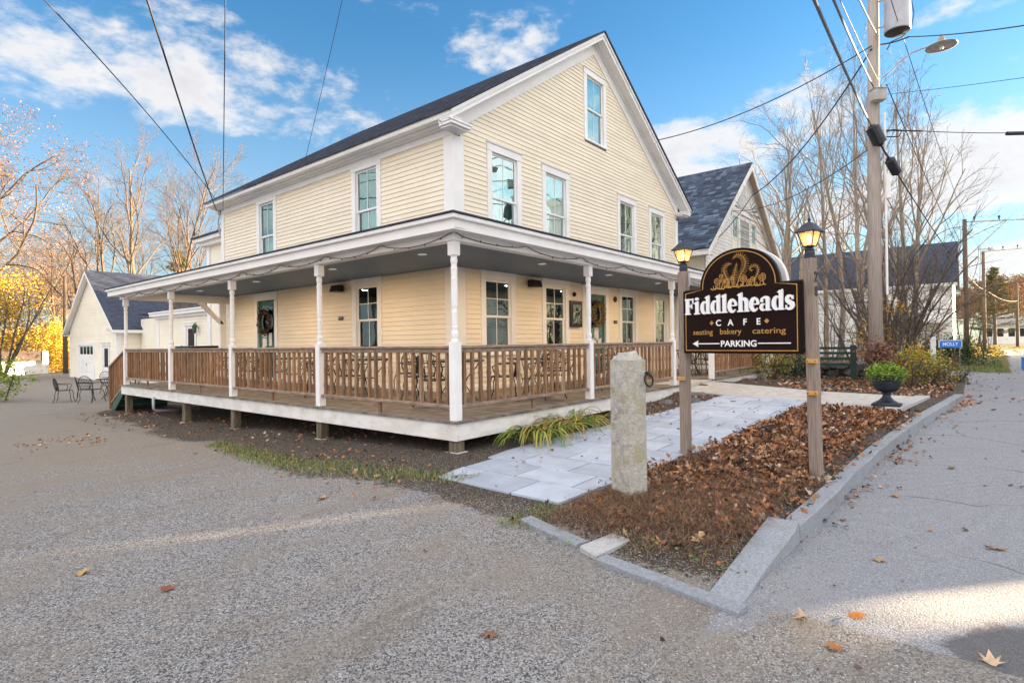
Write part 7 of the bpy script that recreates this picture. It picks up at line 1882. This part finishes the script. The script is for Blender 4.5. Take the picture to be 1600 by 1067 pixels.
for i in range(5):
    r_ = np.random.default_rng(i + 5); V = base_v.copy(); nz_ = sum(np.sin(V @ r_.normal(0, 2.5, 3) + r_.uniform(0, 6)) for _ in range(4)); V *= (1 + .09 * nz_)[:, None]; V = np.clip(V, -.82, .82)
    me = bpy.data.meshes.new('stone'); me.from_pydata(V.tolist(), [], base_f); me.materials.append(M['stone']); stone_me.append(me)
for r in range(2):
    u_ = random.uniform(0, .3)
    while u_ < L:
        w_ = random.uniform(.3, .8); p = a0 + d * (u_ + w_ / 2); z = Hs(*p) + .12 + r * .24
        if not (r == 1 and random.random() < .2):
            o = bpy.data.objects.new('stone', random.choice(stone_me)); COL.objects.link(o); o.parent = sw; o.location = Vector((p[0], p[1], z + random.uniform(-.02, .03))) - sw.location; o.scale = (w_ * .60, .26, .17 * random.uniform(.85, 1.2)); o.rotation_euler = (random.uniform(-.12, .12), random.uniform(-.12, .12), math.atan2(d[1], d[0]))
        u_ += w_
# folded white garden chair glimpsed behind the wall
q = at(1240, 19.6); wc = thing('garden_chair', 'white slatted garden chair tipped behind the stone wall', 'chair', q)
for i in range(5):
    mb = MB(); mb.tube([(q[0] + i * .02, q[1] - i * .09, q[2] + .15), (q[0] - .1 + i * .02, q[1] - i * .09 + .25, q[2] + .85)], .02, 4); mb.build('slat', 'white', wc)
mb = MB(); mb.tube([(q[0] - .05, q[1] + .1, q[2] + .8), (q[0] + .05, q[1] - .3, q[2] + .8)], .02, 4); mb.tube([(q[0], q[1], q[2]), (q[0], q[1], q[2] + .4)], .02, 4); mb.build('frame', 'white', wc)
# yard sign
q = at(1485, 24); up_ = np.array([CM[0][0], CM[0][1], 0]); up_ /= np.linalg.norm(up_); nf = np.array([-CM[2][0], -CM[2][1], 0]); nf /= np.linalg.norm(nf)
ys = thing('yard_sign', 'blue and white yard sign reading MOLLY above the hedge', 'sign', q)
zc_ = 0.74; FY = ((q[0], q[1], 0), tuple(up_), tuple(nf))
mb = MB(); mb.fb(FY, -.50, .50, -.02, .0, zc_ - .18, zc_ + .14); pan = mb.build('sign_panel', 'white', ys)
mb = MB(); mb.fb(FY, -.47, .47, .0005, .004, zc_ - .18, zc_ + .115); mb.build('blue_field', 'blue', pan)
text_flat('MOLLY', (*(np.array(q[:2]) + nf[:2] * .005), zc_ - .10), up_, nf, .15, 'letter', pan, 'letters')
for u_ in (-.4, .4): mb = MB(); mb.fb(FY, u_ - .01, u_ + .01, -.015, -.005, q[2] - .1, zc_ - .18); mb.build('stake', 'galv', ys)
q = at(1458, 23); mb = MB(); mb.box(-.09, -.09, -.2, .09, .09, 1.42); mb.box(-.12, -.12, 1.421, .12, .12, 1.46); mb.lathe([(.08, 1.461), (.02, 1.55)], (0, 0, 0), 4); o = mb.build('white_post', 'white', None, bevel=.01); o.location = q; tag(o, 'square white gate post left of the blue yard sign', 'post')
q = at(1603, 24.0); t = thing('blue_bin', 'blue box cut off by the right picture edge', 'bin', q)
mb = MB(); mb.box(q[0] - .2, q[1] - .3, q[2], q[0] + .3, q[1] + .14, q[2] + .5); mb.build('body', 'blue', t, bevel=.03); mb = MB(); mb.box(q[0] - .23, q[1] - .33, q[2] + .501, q[0] + .33, q[1] + .17, q[2] + .56); mb.build('lid', 'blue', t, bevel=.02)

# ================================================================== utility poles, lamp, cables
def hposts(px0, py0, px1, py1, dep): return at3(px0, py0, dep), at3(px1, py1, dep)
PB = at(1368.5, 15.5); 
pl_ = thing('utility_pole', 'tall weathered utility pole carrying a transformer and street lamp', 'utility pole', PB)
mb = MB(); mb.tube([(PB[0], PB[1], PB[2] - .5), (PB[0], PB[1], 4), (PB[0] + .05, PB[1] - .07, 12.0)], [.18, .165, .125], 14); mb.build('pole', 'pole', pl_, smooth=True)
def P3_(px, py, dep=15.5): return np.array(at3(px, py, dep))
mb = MB(); a = P3_(1384, 300, 15.3); b = P3_(1383, 175, 15.3); mb.tube([(a[0], a[1], 2.2), (a[0], a[1], b[2])], .03, 8); mb.build('conduit', 'white', pl_)
mb = MB(); c_ = P3_(1388, 290, 15.2); mb.box(c_[0] - .05, c_[1] - .05, c_[2] - .35, c_[0] + .05, c_[1] + .05, c_[2] + .3); mb.build('cable_guard', 'white', pl_, bevel=.01)
c_ = P3_(1372, 149, 15.25); mb = MB(); mb.box(-.17, -.11, -.16, .17, .11, .14); mb.box(-.19, -.13, .14, .19, .13, .18); 
V = np.array(mb.v); an = math.atan2(CM[0][1], CM[0][0]); V = np.stack([V[:, 0] * math.cos(an) - V[:, 1] * math.sin(an), V[:, 0] * math.sin(an) + V[:, 1] * math.cos(an), V[:, 2]], 1) + c_; mb.v = [tuple(v) for v in V]; mb.build('junction_box', 'conc', pl_, bevel=.015)
# transformer
tcn = P3_(1402, 50, 15.1)
tr_ = thing('transformer', 'grey transformer drum hung on the utility pole', 'transformer', tuple(tcn))
mb = MB(); mb.lathe([(.10, -.03), (.30, 0), (.31, .02), (.31, 1.25), (.33, 1.27), (.33, 1.32), (.2, 1.42)], tuple(tcn), 28); mb.build('drum', 'galv', tr_, smooth=False)
mb = MB(); mb.lathe([(.13, -.045), (.29, -.012), (.29, -.005)], tuple(tcn), 28); mb.build('drum_base', 'cable', tr_)
for z_ in (.28, 1.0):
    mb = MB(); a = np.array([PB[0] + .04, PB[1] - .05, tcn[2] + z_]); b = tcn + [0, 0, z_]; dd = (a - b); dd /= np.linalg.norm(dd); mb.tube([b + dd * .3, a], .025, 6); mb.build('bracket', 'galv', tr_)
for s in (-1, 1): mb = MB(); mb.lathe([(.03, 1.33), (.05, 1.4), (.03, 1.44), (.05, 1.5), (.03, 1.54), (.04, 1.6), (.01, 1.66)], (tcn[0] + s * .12, tcn[1], tcn[2] + .05), 8); mb.build('insulator', 'cable', tr_)
# street lamp
lh = P3_(1471, 72, 14.6)
lt = thing('street_lamp', 'old street lamp with flat round shade on a curved arm', 'street lamp', tuple(P3_(1381, 118, 15.4)))
mb = MB(); arm = [P3_(1379, 121, 15.45), P3_(1390, 113, 15.4), P3_(1405, 98, 15.2), P3_(1425, 83, 15.0), P3_(1447, 74, 14.8), P3_(1460, 70.5, 14.65), lh + [0, 0, .03]]; mb.tube(arm, .022, 8); mb.build('arm', 'galv', lt, smooth=True)
mb = MB(); mb.lathe([(.345, -.02), (.34, -.005), (.16, .06), (.085, .09), (.075, .18), (.06, .21), (.035, .215), (.03, .28)], tuple(lh), 28); shd = mb.build('lamp_shade', mat('rusty_enamel', (.34, .27, .26), (.26, .2, .19), 8, .5), lt, smooth=True)
mb = MB(); mb.lathe([(.33, -.021), (.10, .03), (.02, .04)], tuple(lh), 28); mb.build('shade_underside', 'conc', shd)
mb = MB(); mb.lathe([(.005, -.10), (.04, -.07), (.05, -.03), (.03, .02), (.028, .05)], tuple(lh), 12); mb.build('lamp_bulb', 'letter', lt, smooth=True)
def sag(a, b, s=.3, n=14):
    a = np.array(a, float); b = np.array(b, float); return [a + (b - a) * t - np.array([0, 0, s * 4 * t * (1 - t)]) for t in np.linspace(0, 1, n + 1)]
def cable(a, b, s, r, label, m='cable', extra=None):
    mb = MB(); pts = sag(a, b, s) if extra is None else extra; mb.tube(pts, r, 5); o = mb.build('cable', m, None, smooth=True); return tag(o, label, 'cable')
# splice cases on the thick cable
mc = mat('splice_plastic', (.012, .014, .02), None, rough=.35)
def case(p0, p1, r, label):
    p0, p1 = np.array(p0), np.array(p1); d = p1 - p0
    mb = MB(); mb.tube([p0, p0 + d * .08, p0 + d * .12, p0 + d * .88, p0 + d * .92, p1], [r * .4, r * .6, r, r, r * .6, r * .35], 12); o = mb.build('splice_case', mc, None); tag(o, label, 'splice case')
s0, s1 = P3_(1361, 196, 15.1), P3_(1377, 228, 15.1); case(s0, s1, .17, 'black cable splice case against the utility pole')
s2_, s3 = P3_(1388, 247, 15.2), P3_(1403, 273, 15.4); case(s2_, s3, .13, 'smaller black splice case right of the pole')
cable(at3(1268, -10, 6.5), s0, .05, .022, 'thick grey cable slanting from top edge to the splice case', 'cableg')
cable(s1, s2_, .0, .025, 'short thick cable joining the two splice cases')
cable(P3_(1298, -10, 7), P3_(1366, 138, 15.3), .05, .017, 'twisted cable from top edge to the pole box', 'cableg')
cable(P3_(1338, -10, 10), P3_(1371, 55, 15.4), .03, .016, 'dark cable from top edge to upper pole')
cable(P3_(1308, -10, 8), P3_(1380, 140, 15.4), .05, .007, 'thin wire from top edge behind the thick cable')
cable(P3_(1362, 72, 15.4), np.array([12.4, 3.0, 7.75]), .35, .016, 'service cable from the pole to the cafe gable')
cable(P3_(1362, 77, 15.4), at3(1176, 305, 25.0), .5, .022, 'service cable from the pole down to the neighbor gable')
cable(at3(1176, 305, 25.0), at3(1122, 372, 24.5), .1, .02, 'service cable running down the neighbor rake')
cable(P3_(1372, 222, 15.4), at3(1145, 330, 26), .5, .014, 'lower thin cable from the pole to the neighbor house')
cable(P3_(1376, 70, 15.4), at3(1420, 58, 14), .03, .02, 'knotted cable leaving the pole to the right')
cable(at3(1420, 58, 14), at3(1640, 34, 9.5), .05, .012, 'service wire running off to the right edge')
cable(P3_(1384, 148, 15.4), at3(1640, 116, 10), .02, .006, 'faint thin wire running right from the pole box')
cable(P3_(1380, 204, 15.4), at3(1440, 205, 15.4), .0, .022, 'black cable bundle leaving the pole at the splice case')
cable(at3(1440, 205, 15.4), at3(1574, 208, 15.4), .02, .011, 'thin black cable with clamps running to the grey bar')
mb = MB(); mb.tube([at3(1573, 209, 15.4), at3(1660, 207, 15.4)], .055, 8); tag(mb.build('grey_bar', 'lampm', None), 'grey bar hung on the cable at right edge', 'bar')
mb = MB(); mb.tube([P3_(1382, 207, 15.3), P3_(1395, 203, 15.3), P3_(1410, 204, 15.3), P3_(1404, 214, 15.3), P3_(1384, 214, 15.3)], .018, 6); tag(mb.build('cable_loop', 'cable', None), 'small loop of spare cable beside the pole', 'cable')
mb = MB(); mb.tube([P3_(1424, 0, 15.1), P3_(1428, 22, 15.1), P3_(1424, 42, 15.1), P3_(1410, 58, 15.2), P3_(1392, 66, 15.3), P3_(1386, 78, 15.3)], .014, 5); tag(mb.build('drop_wire', 'cable', None), 'wire looping down from the transformer drum', 'cable')
# street poles farther on
def spole(px, dep, ytop, label, arm_px=None, arm_y=None, r=.16, rod=None):
    p = at(px, dep); top = at3(px, ytop, dep)[2]; t = thing('street_pole', label, 'utility pole', p, 'utility poles along the street')
    mb = MB(); mb.tube([(p[0], p[1], p[2] - .4), (p[0], p[1], top)], [r, r * .75], 10); mb.build('pole', 'bark', t, smooth=True)
    if arm_px:
        a = at3(px, arm_y, dep); b = at3(arm_px, arm_y - 5, dep); mb = MB(); mb.tube([a, b], .06, 5); mb.build('cross_arm', 'galv', t)
        c_ = at3(px, arm_y + (arm_px - px) * .55, dep); e_ = at3(px + (arm_px - px) * .62, arm_y - 3, dep); mb = MB(); mb.tube([c_, e_], .045, 5); mb.build('brace', 'galv', t)
        for f in (.12, .5, .9): q = at3(px + (arm_px - px) * f, arm_y - 5 * f - 1, dep); mb = MB(); mb.lathe([(.04, 0), (.04, .15), (.09, .18), (.05, .25), (.08, .28), (.02, .33)], q, 8); mb.build('insulator', 'cable', t)
    return t
spole(1510, 40, 343, 'second street pole with a long arm beside the far white house', 1612, 347, .17)
spole(1538.5, 58, 393, 'third street pole with a shorter arm beyond the second', 1596, 393, .18)
spole(1590, 82, 440, 'leaning far street pole near the right edge', None, None, .2)
pz = at3(1512, 398, 40); mb = MB(); mb.tube([at3(1511, 402, 40), at3(1525, 390, 40), at3(1550, 389, 40)], .04, 5); mb.lathe([(.16, 0), (.08, .12), (.02, .2)], at3(1550, 391, 40), 8); tag(mb.build('far_street_lamp', 'galv', None), 'small lamp arm on the second street pole', 'street lamp')
q2 = np.array(at3(1510, 425, 40)); q3 = np.array(at3(1539, 452, 58))
cable(s3, q2, .25, .018, 'thick cable from splice case to the second street pole')
cable(P3_(1385, 132, 15.4), at3(1510, 408, 40), .3, .013, 'cable from pole box to the second street pole')
cable(P3_(1392, 0, 14), at3(1510, 350, 40), .2, .010, 'wire from the top edge to the second street pole')
cable(q2, q3, .3, .02, 'cable between second and third street poles', )
cable(q3, at3(1590, 470, 82), .5, .025, 'cable between third and fourth street poles')
# service drops over the drive
cable(at3(55, -15, 9), at3(344, 322, 21.3), -.2, .012, 'straight wire from top left corner to the cafe eave')
cable(at3(226, -12, 8), (2.75, 13.65, 5.45), .10, .016, 'twisted service drop to the far corner of the cafe eave')
cable(at3(352, -12, 9), (2.80, 13.3, 5.40), .05, .010, 'near vertical wire above the cafe eave')
cable(at3(537, -10, 12), (2.62, 8.2, 5.60), .05, .006, 'faint thin wire from top edge to the middle of the eave')
mb = MB(); mb.tube([(2.90, 13.72, 5.45), (2.85, 13.78, 5.1), (2.92, 13.80, 4.7)], .025, 6); mb.lathe([(.05, 0), (.06, .1), (.03, .16)], (2.88, 13.76, 5.36), 8); tag(mb.build('service_head', 'galv', None), 'service mast head at the far eave corner', 'service head')
